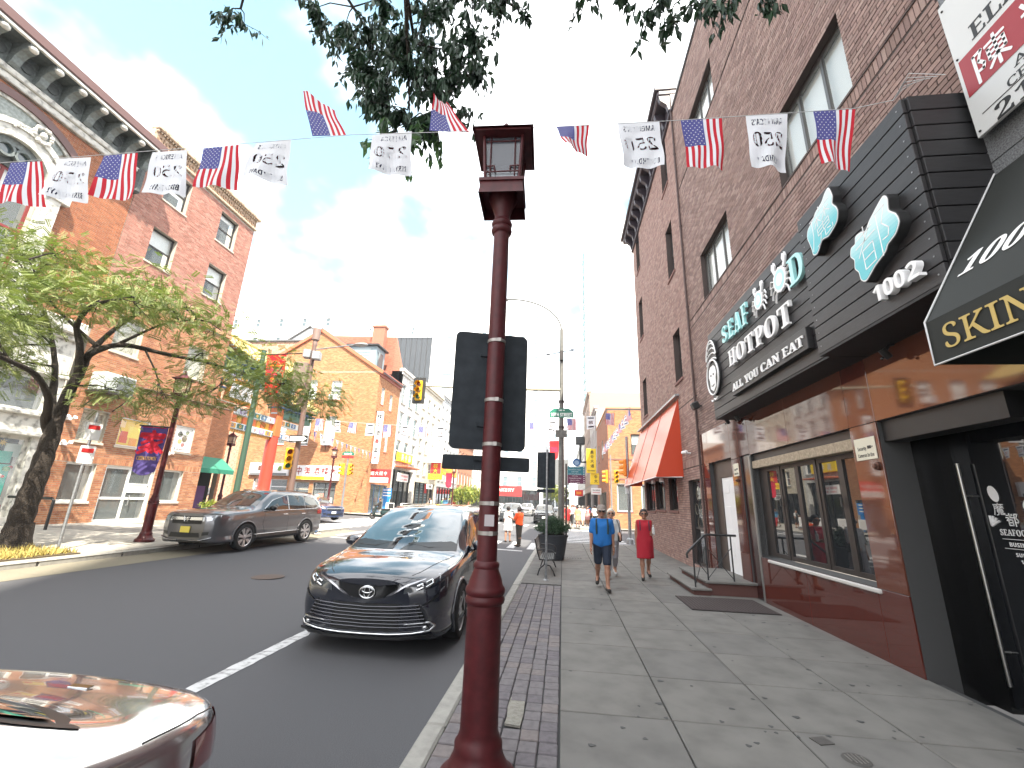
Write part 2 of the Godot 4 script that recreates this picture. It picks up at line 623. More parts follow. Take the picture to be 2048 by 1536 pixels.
func right_walk() -> void:
	var base = MB.new()
	base.bx(-0.92,4.2,-0.5,-0.035,18.0,-22.4)
	var w = struct("sidewalk",base,M.joint,"concrete slab pavement in front of the restaurant")
	var xs = [-0.02,0.94,1.90,2.86,4.07]
	var mats = [M.slab_a,M.slab_b,M.slab_c,M.slab_a]
	var cache = {}
	var n = 0
	for i in 4:
		var wd: float = xs[i + 1] - xs[i] - 0.014
		var bx_ = MB.new()
		bx_.box(Vector3.ZERO,Vector3(wd,0.04,0.966),Basis.IDENTITY,0.006)
		cache[i] = bx_.mesh()
	for k in range(-10,19):
		var z = -4.44 - 0.98 * k - 0.49
		if z < -22.0: continue
		for i in 4:
			put_n("slab",n,cache[i],mats[rng.randi() % 4] if rng.randf() < 0.5 else M.slab_a,w,Transform3D(Basis.from_euler(Vector3(rng.randfn() * 0.0012,0,rng.randfn() * 0.0015)),Vector3((xs[i] + xs[i + 1]) * 0.5,-0.0215 + rng.randfn() * 0.001,z)))
			n += 1
	# brick-sized pavers between the slabs and the kerb
	var pb = MB.new()
	pb.bx(-0.93,-0.03,-0.3,-0.03,6.0,-10.6)
	var ps = struct("paver_strip",pb,M.joint,"strip of square grey pavers along the kerb")
	var pm = MB.new()
	pm.box(Vector3.ZERO,Vector3(0.142,0.04,0.156),Basis.IDENTITY,0.007)
	var pmesh = pm.mesh()
	var pmats = [M.paver_a,M.paver_a,M.paver_b,M.paver_c]
	var rest = []
	n = 0
	for j in 100:
		for i in 6:
			var x = -0.855 + i * 0.1505
			var z = 6.0 - 0.1 - j * 0.1645
			if z > -4.62 and z < -4.1 and i == 3: continue
			var f = Transform3D(Basis.from_euler(Vector3(rng.randfn() * 0.006,rng.randfn() * 0.008,rng.randfn() * 0.008)),Vector3(x + rng.randfn() * 0.002,-0.0215 + rng.randfn() * 0.0018,z))
			if z < -2.4 and n < 300:
				put_n("paver",n,pmesh,pmats[rng.randi() % 4],ps,f)
				n += 1
			else: rest.append(f)
	many("pavers_behind",pmesh,M.paver_a,rest,ps)
	var patch = MB.new()
	var pl = PackedVector2Array()
	for q in [[-0.47,4.12],[-0.34,4.1],[-0.33,4.3],[-0.335,4.5],[-0.34,4.61],[-0.40,4.58],[-0.475,4.62],[-0.48,4.4],[-0.465,4.25]]: pl.append(Vector2(q[0],q[1]))
	patch.prism(pl,-0.02,-0.002,Transform3D(Basis(Vector3.RIGHT,Vector3(0,0,-1),Vector3.UP),Vector3.ZERO))
	var pt = struct("pavement_patch",patch,mat("mortar_patch",Color(0.4,0.38,0.33),0.95,{"tex": "concrete","scale": 3.0,"bump": "bumpy","bump_cm": 1.5}),"crumbled pale mortar patch where pavers are missing")
	# kerb stones
	var kb = MB.new()
	kb.bx(-1.08,-0.95,-0.5,-0.16,16.0,-22.4)
	var kr = struct("kerb",kb,M.joint,"stone kerb beside the brown lamp post")
	var z = 14.0
	n = 0
	while z > -22.3:
		var l = rng.randf_range(1.5,2.4)
		var m = MB.new()
		m.bx(-1.10,-0.935,-0.3,0.004 + rng.randfn() * 0.004,z - 0.006,maxf(z - l,-22.4) + 0.006,0.018)
		put_n("kerb_stone",n,m.mesh(),M.kerb_stone,kr,Transform3D.IDENTITY)
		n += 1
		z -= l
	var mid = MB.new()
	mid.bx(-0.93,-0.025,-0.3,-0.001,-10.61,-22.39)
	struct("pavement_band",mid,M.slab_b,"plain concrete band under the bench and planter")
	var far = MB.new()
	far.bx(-1.1,4.2,-0.5,-0.002,-36.8,-200)
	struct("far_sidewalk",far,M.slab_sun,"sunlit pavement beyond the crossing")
	# trodden gum and small stains
	var gm = MB.new()
	var pl2 = PackedVector2Array()
	for k in 9: pl2.append(Vector2(cos(TAU * k / 9) * (0.8 + 0.3 * sin(k * 2.3)),sin(TAU * k / 9) * (0.8 + 0.25 * cos(k * 1.7))))
	gm.prism(pl2,0.0,0.0015,Transform3D(Basis(Vector3.RIGHT,Vector3(0,0,-1),Vector3.UP),Vector3.ZERO))
	var gp = []
	for i in 150:
		var s = rng.randf_range(0.012,0.032)
		gp.append(Transform3D(Basis(Vector3.UP,rng.randf() * TAU).scaled(Vector3(s * rng.randf_range(0.7,1.5),1,s)),Vector3(rng.randf_range(0.0,4.0),0.0005,-2.8 - rng.randf() * rng.randf() * 15.0)))
	tag(many("gum_stains",gm.mesh(),mat("gum",grey(0.06),0.8),gp),"small dark gum stains on the slabs","stains")
	var mh = thing("utility_cover","small round ribbed iron cover in the pavement","cover",Vector3(2.17,0.0,-4.07))
	var c1 = MB.new()
	c1.lathe([Vector2(0,0.004),Vector2(0.088,0.004),Vector2(0.095,0.0)],24)
	put("cover_plate",c1,M.iron_cover if M.has("iron_cover") else mat("iron_cover",Color(0.07,0.065,0.06),0.6),mh)
	for k in 5:
		var rb = MB.new()
		rb.box(Vector3(-0.056 + k * 0.028,0.006,0),Vector3(0.009,0.005,0.13 if k == 2 else (0.12 if absi(k - 2) == 1 else 0.09)))
		put("rib",rb,mat("iron_rib",Color(0.16,0.15,0.14),0.5),mh)
	var mh2 = MB.new()
	mh2.box(Vector3(0,0.002,0),Vector3(0.13,0.006,0.11))
	tag(put("square_cover",mh2,M.iron_cover,null,Transform3D(Basis(Vector3.UP,0.3),Vector3(2.06,0,-4.31))),"small square dark cover behind the round ribbed one","cover")
	var mh3 = MB.new()
	mh3.lathe([Vector2(0,0.004),Vector2(0.13,0.004),Vector2(0.14,0.0)],24)
	tag(put("drain_cover",mh3,M.iron_cover,null,Vector3(1.33,0,-10.6)),"round dark cover in the pavement beside the walking man","cover")
	var gr = thing("tree_grate","rectangular iron drain grate in the pavement beyond the planter","grate",Vector3(0.36,0,-16.2))
	for k in 7:
		var b3 = MB.new()
		b3.box(Vector3(-0.27 + k * 0.09,0.004,0),Vector3(0.045,0.008,0.9))
		put("bar",b3,M.iron_cover,gr)


func left_walk() -> void:
	var t = Basis(Vector3.BACK,-atan(0.18 / 8.0))
	var base = MB.new()
	for q in [[24.0,-22.4],[-36.8,-210.0]]:
		base.quad(Vector3(-21.0,walk_y(-19.0) - 0.02,q[0]),Vector3(KX,walk_y(KX) - 0.02,q[0]),Vector3(KX,walk_y(KX) - 0.02,q[1]),Vector3(-21.0,walk_y(-19.0) - 0.02,q[1]))
	var w = struct("left_sidewalk",base,M.joint,"sunlit concrete pavement across the street")
	var sm = MB.new()
	sm.box(Vector3.ZERO,Vector3(1.69,0.03,1.485),Basis.IDENTITY,0.006)
	var mesh_ = sm.mesh()
	var n = 0
	for j in 29:
		for i in 5:
			var x = -12.12 - i * 1.7
			var z = 20.0 - j * 1.5
			if z < -22.0: continue
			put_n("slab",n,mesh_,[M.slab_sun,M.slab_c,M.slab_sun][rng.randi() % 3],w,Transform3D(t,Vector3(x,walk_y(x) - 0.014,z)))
			n += 1
	var fs = MB.new()
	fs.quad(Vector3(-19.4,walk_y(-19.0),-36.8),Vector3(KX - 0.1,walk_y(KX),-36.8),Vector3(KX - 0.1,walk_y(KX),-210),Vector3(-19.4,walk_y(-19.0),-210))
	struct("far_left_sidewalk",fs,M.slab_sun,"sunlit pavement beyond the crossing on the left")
	var kr: MeshInstance3D = null
	for q in [[22.0,-22.4],[-36.8,-120.0]]:
		var kb = MB.new()
		kb.bx(KX - 0.24,KX - 0.02,-0.4,walk_y(KX) - 0.06,q[0],q[1])
		kr = struct("left_kerb",kb,M.joint,"weathered stone kerb across the street" if q[0] > 0 else "stone kerb beyond the crossing on the left")
		var z: float = q[0]
		var k = 0
		while z > q[1] + 0.1:
			var l = rng.randf_range(1.6,2.6)
			var m = MB.new()
			m.bx(KX - 0.26,KX - 0.01,-0.3,walk_y(KX) + 0.004 + rng.randfn() * 0.006,z - 0.008,maxf(z - l,q[1]) + 0.008,0.025)
			put_n("kerb_stone",k,m.mesh(),M.kerb_stone,kr,Transform3D.IDENTITY)
			k += 1
			z -= l
	var pit = MB.new()
	var x0 = -12.9
	pit.box(Vector3(-12.45,walk_y(-12.45) + 0.012,-8.1),Vector3(2.3,0.04,3.0),t)
	struct("tree_pit",pit,M.soil,"bare tree pit in the left pavement")
	var blade = MB.new()
	blade.tri(Vector3(-0.012,0,0),Vector3(0.012,0,0),Vector3(0.02,0.12,0.03))
	blade.tri(Vector3(-0.008,0,0.01),Vector3(0.012,0,-0.01),Vector3(-0.04,0.08,-0.02))
	var gp = []
	var gc = []
	for i in 2600:
		var x = rng.randf_range(-13.5,-11.35)
		gp.append(Transform3D(Basis.from_euler(Vector3(rng.randf_range(-0.9,0.9),rng.randf() * TAU,0)).scaled(Vector3.ONE * rng.randf_range(0.6,1.4)),Vector3(x,walk_y(x) + 0.03,rng.randf_range(-9.6,-6.6))))
		gc.append(Color(0.42,0.32,0.10).lerp(Color(0.2,0.2,0.04),rng.randf() * rng.randf()))
	tag(many("dry_grass",blade.mesh(),mat("dry_grass",Color.WHITE,0.9,{"vcol": true}),gp,null,gc),"dry yellow grass and litter in the tree pit","grass")


# frames of the facades: u runs in reading direction, v up, w out of the wall
func right_frame(x: float) -> Transform3D: return frame(Vector3(x,0,0),Vector3(0,0,1),Vector3(-1,0,0))
func left_frame(x: float) -> Transform3D: return frame(Vector3(x,0,0),Vector3(0,0,-1),Vector3(1,0,0))
func front_frame(z: float) -> Transform3D: return frame(Vector3(0,0,z),Vector3(1,0,0),Vector3(0,0,1))


func fbox(mb: MB,f: Transform3D,u0: float,u1: float,v0: float,v1: float,w0: float,w1: float,bev := 0.0) -> void:
	mb.box(f * Vector3((u0 + u1) * 0.5,(v0 + v1) * 0.5,(w0 + w1) * 0.5),Vector3(absf(u1 - u0),absf(v1 - v0),absf(w1 - w0)),f.basis,bev)


# a wall with rectangular holes (u, v, width, height), thick into the building
func pierced(mb: MB,f: Transform3D,u0: float,u1: float,v0: float,v1: float,holes: Array,thick := 0.3) -> void:
	var vs = [v0,v1]
	for h in holes:
		for q in [h[1],h[1] + h[3]]:
			if q > v0 and q < v1 and not vs.has(q): vs.append(q)
	vs.sort()
	for i in vs.size() - 1:
		var mid: float = (vs[i] + vs[i + 1]) * 0.5
		for iv in free_spans(u0,u1,mid,holes):
			fbox(mb,f,iv[0],iv[1],vs[i],vs[i + 1],-thick,0.0)


func free_spans(u0: float,u1: float,v: float,holes: Array) -> Array:
	var sp = [[u0,u1]]
	for h in holes:
		if v <= h[1] or v >= h[1] + h[3]: continue
		var nx = []
		for s in sp:
			var a: float = h[0]
			var b: float = h[0] + h[2]
			if b <= s[0] or a >= s[1]: nx.append(s); continue
			if a > s[0]: nx.append([s[0],a])
			if b < s[1]: nx.append([b,s[1]])
		sp = nx
	return sp


var brick_mesh: Mesh


# running bond laid on a wall as real bricks; rows = [[u0, u1, v0, h]] of upright soldier courses
func bricks(parent: Node3D,f: Transform3D,u0: float,u1: float,v0: float,v1: float,holes: Array,cols: Array,o := {}) -> void:
	if brick_mesh == null:
		var mb = MB.new()
		var e = 0.04
		mb.quad(Vector3(-0.5,-0.5,1),Vector3(0.5,-0.5,1),Vector3(0.5,0.5,1),Vector3(-0.5,0.5,1))
		mb.quad(Vector3(-0.5,-0.5,0),Vector3(0.5,-0.5,0),Vector3(0.5,-0.5,1),Vector3(-0.5,-0.5,1))
		mb.quad(Vector3(-0.5,0.5,1),Vector3(0.5,0.5,1),Vector3(0.5,0.5,0),Vector3(-0.5,0.5,0))
		mb.quad(Vector3(-0.5,-0.5,0),Vector3(-0.5,-0.5,1),Vector3(-0.5,0.5,1),Vector3(-0.5,0.5,0))
		mb.quad(Vector3(0.5,-0.5,1),Vector3(0.5,-0.5,0),Vector3(0.5,0.5,0),Vector3(0.5,0.5,1))
		brick_mesh = mb.mesh()
	var bw: float = o.get("w",0.205)
	var bh: float = o.get("h",0.062)
	var gap: float = o.get("gap",0.011)
	var out: float = o.get("out",0.009)
	var singles: int = o.get("singles",0)
	var near: Vector3 = o.get("near",CAM)
	var soldiers: Array = o.get("soldiers",[])
	var r = RandomNumberGenerator.new()
	r.seed = int(absf(u0 * 77.0 + v0 * 13.0)) + 3
	var all = holes.duplicate()
	for s in soldiers: all.append([s[0],s[2],s[1] - s[0],s[3]])
	var pl = []
	var cl = []
	var lay = func(a: float,b: float,c: float,d: float) -> void:
		if b - a < 0.025: return
		pl.append(f * Transform3D(Basis(Vector3(b - a,0,0),Vector3(0,d - c,0),Vector3(0,0,out * r.randf_range(0.7,1.25))),Vector3((a + b) * 0.5,(c + d) * 0.5,0.0)))
		var cc: Color = cols[r.randi() % cols.size()]
		cl.append(cc * r.randf_range(0.82,1.15))
	var row = 0
	var v = v0
	while v + bh <= v1 + 0.001:
		for sp in free_spans(u0,u1,v + bh * 0.5,all):
			var off = 0.0 if row % 2 == 0 else -(bw + gap) * 0.5
			var k = floorf((sp[0] - u0 - off) / (bw + gap))
			var a: float = u0 + off + k * (bw + gap)
			while a < sp[1]:
				var a0 = maxf(a,sp[0])
				var b0 = minf(a + bw,sp[1])
				lay.call(a0,b0,v,v + bh)
				a += bw + gap
		v += bh + gap
		row += 1
	for s in soldiers:
		for sp in free_spans(s[0],s[1],s[2] + 0.05,holes):
			var a: float = sp[0]
			while a < sp[1] - 0.02:
				lay.call(a,minf(a + bh,sp[1]),s[2] + gap * 0.5,s[2] + s[3] - gap * 0.5)
				a += bh + gap
	for i in cl.size(): cl[i].a = 1.0
	if singles > 0:
		var idx = range(pl.size())
		var key = []
		for i in pl.size(): key.append((pl[i].origin as Vector3).distance_squared_to(near))
		idx.sort_custom(func(p,q): return key[p] < key[q])
		var tones = []
		for k in 8:
			var cc: Color = cols[k % cols.size()] * (0.85 + 0.04 * k)
			tones.append(mat("brick_tone_%s_%d" % [parent.name,k],cc,0.85,{"tex": "fine","scale": 2.0}))
		var rp = []
		var rc = []
		for j in idx.size():
			if j < singles: put_n("brick",j,brick_mesh,tones[r.randi() % 8],parent,pl[idx[j]])
			else: rp.append(pl[idx[j]]); rc.append(cl[idx[j]])
		pl = rp; cl = rc
	many(o.get("called","brickwork"),brick_mesh,M.brick_dark,pl,parent,cl)


# a window set back in its hole. rect [u, v, w, h]
func window(parent: Node3D,f: Transform3D,q: Array,o := {}) -> Node3D:
	var d: float = o.get("deep",0.14)
	var t: float = o.get("frame",0.055)
	var u0: float = q[0]; var u1: float = q[0] + q[2]; var v0: float = q[1]; var v1: float = q[1] + q[3]
	var m = MB.new()
	for b in [[u0,u0 + t,v0,v1],[u1 - t,u1,v0,v1],[u0 + t,u1 - t,v1 - t,v1],[u0 + t,u1 - t,v0,v0 + t]]:
		fbox(m,f,b[0],b[1],b[2],b[3],-d - 0.05,-d)
	var nx: int = o.get("cols",1)
	for i in range(1,nx):
		var u = lerpf(u0,u1,float(i) / nx)
		fbox(m,f,u - t * 0.5,u + t * 0.5,v0 + t,v1 - t,-d - 0.048,-d + 0.004)
	var rail: float = o.get("rail",0.0)
	if rail > 0.0:
		var vv = lerpf(v0,v1,rail)
		fbox(m,f,u0 + t,u1 - t,vv - t * 0.5,vv + t * 0.5,-d - 0.046,-d + 0.008)
	for i in range(1,o.get("bars",1)):
		var vb = lerpf(v0,v1,float(i) / o.bars)
		fbox(m,f,u0 + t,u1 - t,vb - 0.012,vb + 0.012,-d - 0.03,-d + 0.002)
	var fr = put(o.get("called","window"),m,o.get("mat",M.bronze),parent)
	for i in nx:
		var p = MB.new()
		var a = lerpf(u0,u1,float(i) / nx)
		var b = lerpf(u0,u1,float(i + 1) / nx)
		p.quad(f * Vector3(a,v0,-d - 0.025),f * Vector3(b,v0,-d - 0.025),f * Vector3(b,v1,-d - 0.025),f * Vector3(a,v1,-d - 0.025))
		put("pane",p,o.get("glass",M.glass),fr)
	if o.get("glass",M.glass) == M.glass:
		var bl: float = o.get("blind",0.0)
		if bl > 0.0:
			var s = MB.new()
			fbox(s,f,u0,u1,lerpf(v1,v0,bl),v1,-d - 0.12,-d - 0.11)
			put("blind",s,o.get("blind_mat",M.blind),fr)
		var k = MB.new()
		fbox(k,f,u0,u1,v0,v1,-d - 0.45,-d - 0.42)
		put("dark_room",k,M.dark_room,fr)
	if o.get("sill",true):
		var s2 = MB.new()
		fbox(s2,f,u0 - 0.06,u1 + 0.06,v0 - 0.09,v0 - 0.002,-d,0.05,0.008)
		put("sill",s2,o.get("sill_mat",M.kerb_stone),fr)
	return fr


func right_side() -> void:
	restaurant()
	corner_building()
	skincare_building()
	# the tall block behind, whose shade lies on the street
	var tb = thing("office_block","tall plain office block standing behind the viewer","building")
	var tw = MB.new()
	tw.prism(PackedVector2Array([Vector2(12.1,-34.5),Vector2(22.0,-26.0),Vector2(36.5,-46.0),Vector2(24.5,-56.0)]),-0.4,72.0,Transform3D(Basis(Vector3.RIGHT,Vector3.FORWARD,Vector3.UP),Vector3.ZERO))
	put("wall",tw,mat("office_wall",Color(0.4,0.38,0.35),0.8,{"tex": "soft","scale": 0.3}),tb)


func restaurant() -> void:
	var b = thing("restaurant_building","brown brick building with polished red granite shopfront under the seafood sign","building")
	var f = right_frame(4.05)
	var U0 = -13.1
	var U1 = -3.84
	# upper brick wall
	var wins = [[-7.2,7.56,2.04,1.42],[-11.73,7.56,2.1,1.42],[-7.2,12.56,2.04,1.32],[-11.6,12.56,2.05,1.32]]
	var holes = wins.duplicate()
	var w = MB.new()
	pierced(w,f,U0,U1,3.86,16.05,holes,0.35)
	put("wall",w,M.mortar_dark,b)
	var cols = [Color(0.34,0.225,0.19),Color(0.38,0.255,0.22),Color(0.29,0.185,0.16),Color(0.41,0.29,0.25),Color(0.32,0.21,0.185)]
	var belt = []
	for v in [7.27,12.27]: belt.append([U0,U1,v,0.21])
	bricks(b,f,U0,U1,3.87,16.0,holes,cols,{"singles": 300,"soldiers": belt,"near": Vector3(4.05,6.9,-4.4),"gap": 0.015,"h": 0.06})
	for v in [7.485,12.485]:
		var l = MB.new()
		fbox(l,f,U0,U1,v,v + 0.02,0.0,0.022)
		put("belt_course",l,M.mortar_dark,b)
	for i in 4:
		window(b,f,wins[i],{"cols": 3,"deep": 0.13,"frame": 0.06,"blind": 1.0,"blind_mat": M.blind,"sill": false,"mat": mat("window_bronze",Color(0.10,0.095,0.09),0.4,{"metal": 0.5})})
	var cop = MB.new()
	fbox(cop,f,U0,U1,16.05,16.13,-0.4,0.05)
	put("coping",cop,M.galvanised,b)
	var rf = MB.new()
	rf.bx(4.4,9.4,15.5,15.6,U0,U1)
	put("roof",rf,M.asphalt_old,b)
	var sw = MB.new()
	sw.bx(4.2,9.4,3.0,16.05,U0 + 0.005,U0 + 0.3)
	put("side_wall",sw,M.mortar_dark,b)
	# granite front
	var gh = [[-5.97,-0.2,1.99,3.12],[-9.86,0.85,3.36,2.07],[-10.43,0.0,0.55,2.95],[-12.55,0.0,1.63,2.98]]
	var gw = MB.new()
	pierced(gw,f,U0,U1,-0.25,3.86,gh,0.34)
	put("shop_wall",gw,M.joint,b)
	# polished slabs, each with its own edges
	var us = [-13.1,-12.55,-10.92,-10.43,-9.86,-8.2,-6.50,-5.97,-3.98,-3.84]
	var vs = [-0.25,0.85,2.92,3.86]
	var n = 0
	for i in us.size() - 1:
		for j in 3:
			var a: float = us[i] + 0.003
			var c: float = us[i + 1] - 0.003
			var mid_u = (a + c) * 0.5
			var mid_v: float = (vs[j] + vs[j + 1]) * 0.5
			var solid = free_spans(a,c,mid_v,gh)
			for s in solid:
				if s[1] - s[0] < 0.03: continue
				var v0: float = vs[j] + 0.003
				var v1: float = vs[j + 1] - 0.003
				if j == 2:
					for h in gh:
						if mid_u > h[0] and mid_u < h[0] + h[2]: v0 = maxf(v0,h[1] + h[3])
				var p = MB.new()
				fbox(p,f,s[0],s[1],v0,v1,0.001,0.022,0.003)
				put("granite_panel",p,M.granite_red if j == 0 or rng.randf() < 0.3 else M.granite_brown,b)
				n += 1
	var ub = MB.new()
	fbox(ub,f,-9.9,-6.0,-0.2,-0.001,0.022,0.05)
	put("plinth",ub,M.slab_b,b)
	# folding windows
	var fw = MB.new()
	fbox(fw,f,-9.84,-9.55,0.9,2.9,-0.2,-0.12)
	put("window_side_panel",fw,M.bronze,b)
	var edges = [-9.55,-8.95,-8.35,-7.72,-7.10,-6.53]
	for i in 5:
		window(b,f,[edges[i],0.9,edges[i + 1] - edges[i],1.72],{"deep": 0.12 + 0.012 * (i % 2),"frame": 0.075,"sill": false,"called": "folding_window","glass": mat("shop_glass",Color(0.02,0.022,0.024),0.015,{"spec": 1.0})})
	for u in [-8.97,-7.12]:
		var hd = MB.new()
		fbox(hd,f,u - 0.02,u + 0.02,1.85,2.0,-0.1,-0.07,0.01)
		put("window_handle",hd,M.black_metal,b)
	var sh = MB.new()
	fbox(sh,f,-9.84,-6.52,2.62,2.78,-0.14,0.0,0.01)
	put("shutter_box",sh,mat("shutter_cream",Color(0.52,0.42,0.30),0.6,{"tex": "soft","scale": 2.0}),b)
	var sh2 = MB.new()
	fbox(sh2,f,-9.84,-6.52,2.79,2.92,-0.2,-0.05)
	put("shutter_hood",sh2,M.bronze,b)
	var sl = MB.new()
	fbox(sl,f,-9.5,-6.42,0.79,0.845,-0.14,0.06,0.012)
	put("window_sill",sl,mat("sill_white",Color(0.55,0.53,0.5),0.5),b)
	# dark pier with its steel track
	var pr = MB.new()
	fbox(pr,f,-10.43,-9.92,-0.1,2.95,-0.2,-0.03)
	put("dark_pier",pr,mat("pier",Color(0.035,0.012,0.011),0.12,{"spec": 0.7}),b)
	var tr = MB.new()
	fbox(tr,f,-9.93,-9.86,0.0,2.9,-0.1,0.035,0.008)
	put("shutter_track",tr,mat("track",Color(0.25,0.25,0.24),0.4,{"metal": 0.6}),b)
	# white panelled door in its recess
	var dr = MB.new()
	fbox(dr,f,-12.06,-10.96,0.28,2.55,-0.17,-0.12)
	var door = put("white_door",dr,M.white_paint,b)
	door.set_meta("label","white six-panelled door")
	for q in [[0,0.40,0.82],[0,1.0,0.72],[0,1.85,0.42]]:
		for s in [-0.26,0.26]:
			var dp = MB.new()
			var cu: float = -11.51 + s
			fbox(dp,f,cu - 0.17,cu + 0.17,0.28 + q[1] * 1.02,0.28 + q[1] * 1.02 + q[2] * 0.75,-0.122,-0.11,0.006)
			put("door_panel",dp,M.white_paint,door)
	var kn = MB.new()
	kn.ball(f * Vector3(-11.06,1.28,-0.07),Vector3(0.03,0.03,0.035),10)
	fbox(kn,f,-11.075,-11.045,1.265,1.295,-0.12,-0.07)
	put("door_knob",kn,M.steel,door)
	var rc = MB.new()
	fbox(rc,f,-12.55,-12.06,0.0,2.98,-0.33,-0.1)
	fbox(rc,f,-10.96,-10.92,0.0,2.98,-0.33,-0.1)
	fbox(rc,f,-12.06,-10.96,2.56,2.98,-0.33,-0.1)
	put("door_frame",rc,mat("door_bronze",Color(0.06,0.045,0.038),0.4),b)
	# glazed entrance in its deep recess
	var en = MB.new()
	fbox(en,f,-5.97,-3.9,2.92,3.0,-0.7,-0.01)
	fbox(en,f,-6.02,-5.971,-0.2,2.95,-0.7,-0.005)
	fbox(en,f,-6.0,-5.78,-0.2,2.95,-0.75,-0.62)
	fbox(en,f,-6.0,-3.6,-0.2,3.0,-1.2,-1.1)
	put("entrance_lining",en,mat("black_lining",grey(0.006),0.25),b)
	var bm = MB.new()
	fbox(bm,f,-5.96,-4.36,2.66,2.915,-0.3,-0.04)
	put("entrance_beam",bm,M.letter_black,b)
	var gd = MB.new()
	gd.quad(f * Vector3(-5.80,-0.15,-0.66),f * Vector3(-3.3,-0.15,-0.66),f * Vector3(-3.3,2.9,-0.66),f * Vector3(-5.80,2.9,-0.66))
	var gdo = put("glass_door",gd,mat("door_glass",Color(0.012,0.013,0.015),0.015,{"spec": 1.0}),b)
	for u in [-5.68,-4.9]:
		var hb = MB.new()
		hb.tube([f * Vector3(u,0.08,-0.58),f * Vector3(u,2.37,-0.58)],0.019,10)
		for v in [0.4,2.0]: hb.tube([f * Vector3(u,v,-0.58),f * Vector3(u,v,-0.66)],0.012,8)
		put("door_handle",hb,mat("brushed",Color(0.45,0.44,0.42),0.35,{"metal": 1.0}),gdo)
	var dt = MB.new()
	var df = f * Transform3D(Basis.IDENTITY,Vector3(0,0,-0.655))
	var lx = -5.14
	write(dt,"SEAFOOD HOTPOT",0.62,0.062,df * Transform3D(Basis.IDENTITY,Vector3(lx,1.62,0)),0.002,true)
	write(dt,"BUSINESS HOURS",0.48,0.04,df * Transform3D(Basis.IDENTITY,Vector3(lx,1.50,0)),0.002,false)
	write(dt,"SUN. TO THUR.",0.40,0.036,df * Transform3D(Basis.IDENTITY,Vector3(lx,1.40,0)),0.002,false)
	write(dt,"12PM - 11PM",0.33,0.036,df * Transform3D(Basis.IDENTITY,Vector3(lx,1.335,0)),0.002,false)
	write(dt,"FRI. & SAT.",0.30,0.036,df * Transform3D(Basis.IDENTITY,Vector3(lx,1.255,0)),0.002,false)
	write(dt,"12PM - 12AM",0.33,0.036,df * Transform3D(Basis.IDENTITY,Vector3(lx,1.19,0)),0.002,false)
	for v in [1.55,1.455]: fbox(dt,df,lx - 0.3,lx + 0.3,v,v + 0.005,0,0.002)
	glyph(dt,MO,0.13,df * Transform3D(Basis.IDENTITY,Vector3(-5.40,1.86,0)),7.0,0.002)
	glyph(dt,DU,0.14,df * Transform3D(Basis.IDENTITY,Vector3(-5.28,1.75,0)),8.0,0.002)
	for q in [[-5.42,2.02,0.09,0.3],[-5.05,1.92,0.10,-0.9]]:
		var bun = PackedVector2Array()
		for k in 16:
			var a = TAU * k / 16
			bun.append(Vector2(cos(a) * 0.6,sin(a)).rotated(q[3]) * q[2] + Vector2(q[0],q[1]))
		dt.prism(bun,0,0.002,df)
	for k in 4:
		var aa = -0.6 + k * 0.35
		dt.tube([df * Vector3(-5.52,1.68,0.001),df * Vector3(-5.52 + 0.11 * sin(aa + 0.6),1.68 + 0.11 * cos(aa + 0.6),0.001)],0.012,6)
	put("lettering",dt,mat("decal_white",grey(0.8),0.6),gdo)
	restaurant_sign()
	# small things fixed to the front
	for q in [[-6.23,2.60,0.40,0.29,"white security notice with a black camera beside the entrance"],[-10.65,2.66,0.30,0.29,"small white security notice beside the white door"]]:
		var s = thing("security_notice",q[4],"notice",Vector3.ZERO,0.0,"security notices on the granite")
		var pl = MB.new()
		fbox(pl,f,q[0] - q[2] * 0.5,q[0] + q[2] * 0.5,q[1] - q[3] * 0.5,q[1] + q[3] * 0.5,0.024,0.034,0.003)
		put("plate",pl,mat("notice_cream",Color(0.72,0.68,0.55),0.6),s)
		var tx = MB.new()
		var k: float = q[2] / 0.40
		write(tx,"Security",0.17 * k,0.045,f * Transform3D(Basis.IDENTITY,Vector3(q[0] - 0.06 * k,q[1] + 0.0,0.0345)),0.002,false)
		write(tx,"Cameras In Use",0.31 * k,0.045,f * Transform3D(Basis.IDENTITY,Vector3(q[0],q[1] - 0.085,0.0345)),0.002,false)
		fbox(tx,f,q[0] + 0.05 * k,q[0] + 0.12 * k,q[1] - 0.005,q[1] + 0.035,0.034,0.0365)
		fbox(tx,f,q[0] + 0.13 * k,q[0] + 0.15 * k,q[1] + 0.01,q[1] + 0.025,0.034,0.0365)
		put("lettering",tx,M.letter_black,s)
	for q in [[-6.06,2.36,0.055,"round dark alarm bell under the larger security notice"],[-10.62,2.42,0.04,"small dark bell under the smaller security notice"]]:
		var bl = MB.new()
		bl.lathe([Vector2(0,0.06),Vector2(q[2] * 0.5,0.058),Vector2(q[2] * 0.6,0.035),Vector2(q[2],0.03),Vector2(q[2],0.0)],20,Vector3.ZERO,Basis(Vector3.BACK,PI / 2))
		tag(put("alarm_bell",bl,mat("bell",Color(0.12,0.06,0.045),0.35,{"metal": 0.5}),null,f * Vector3(q[0],q[1],0.024)),q[3],"bell")
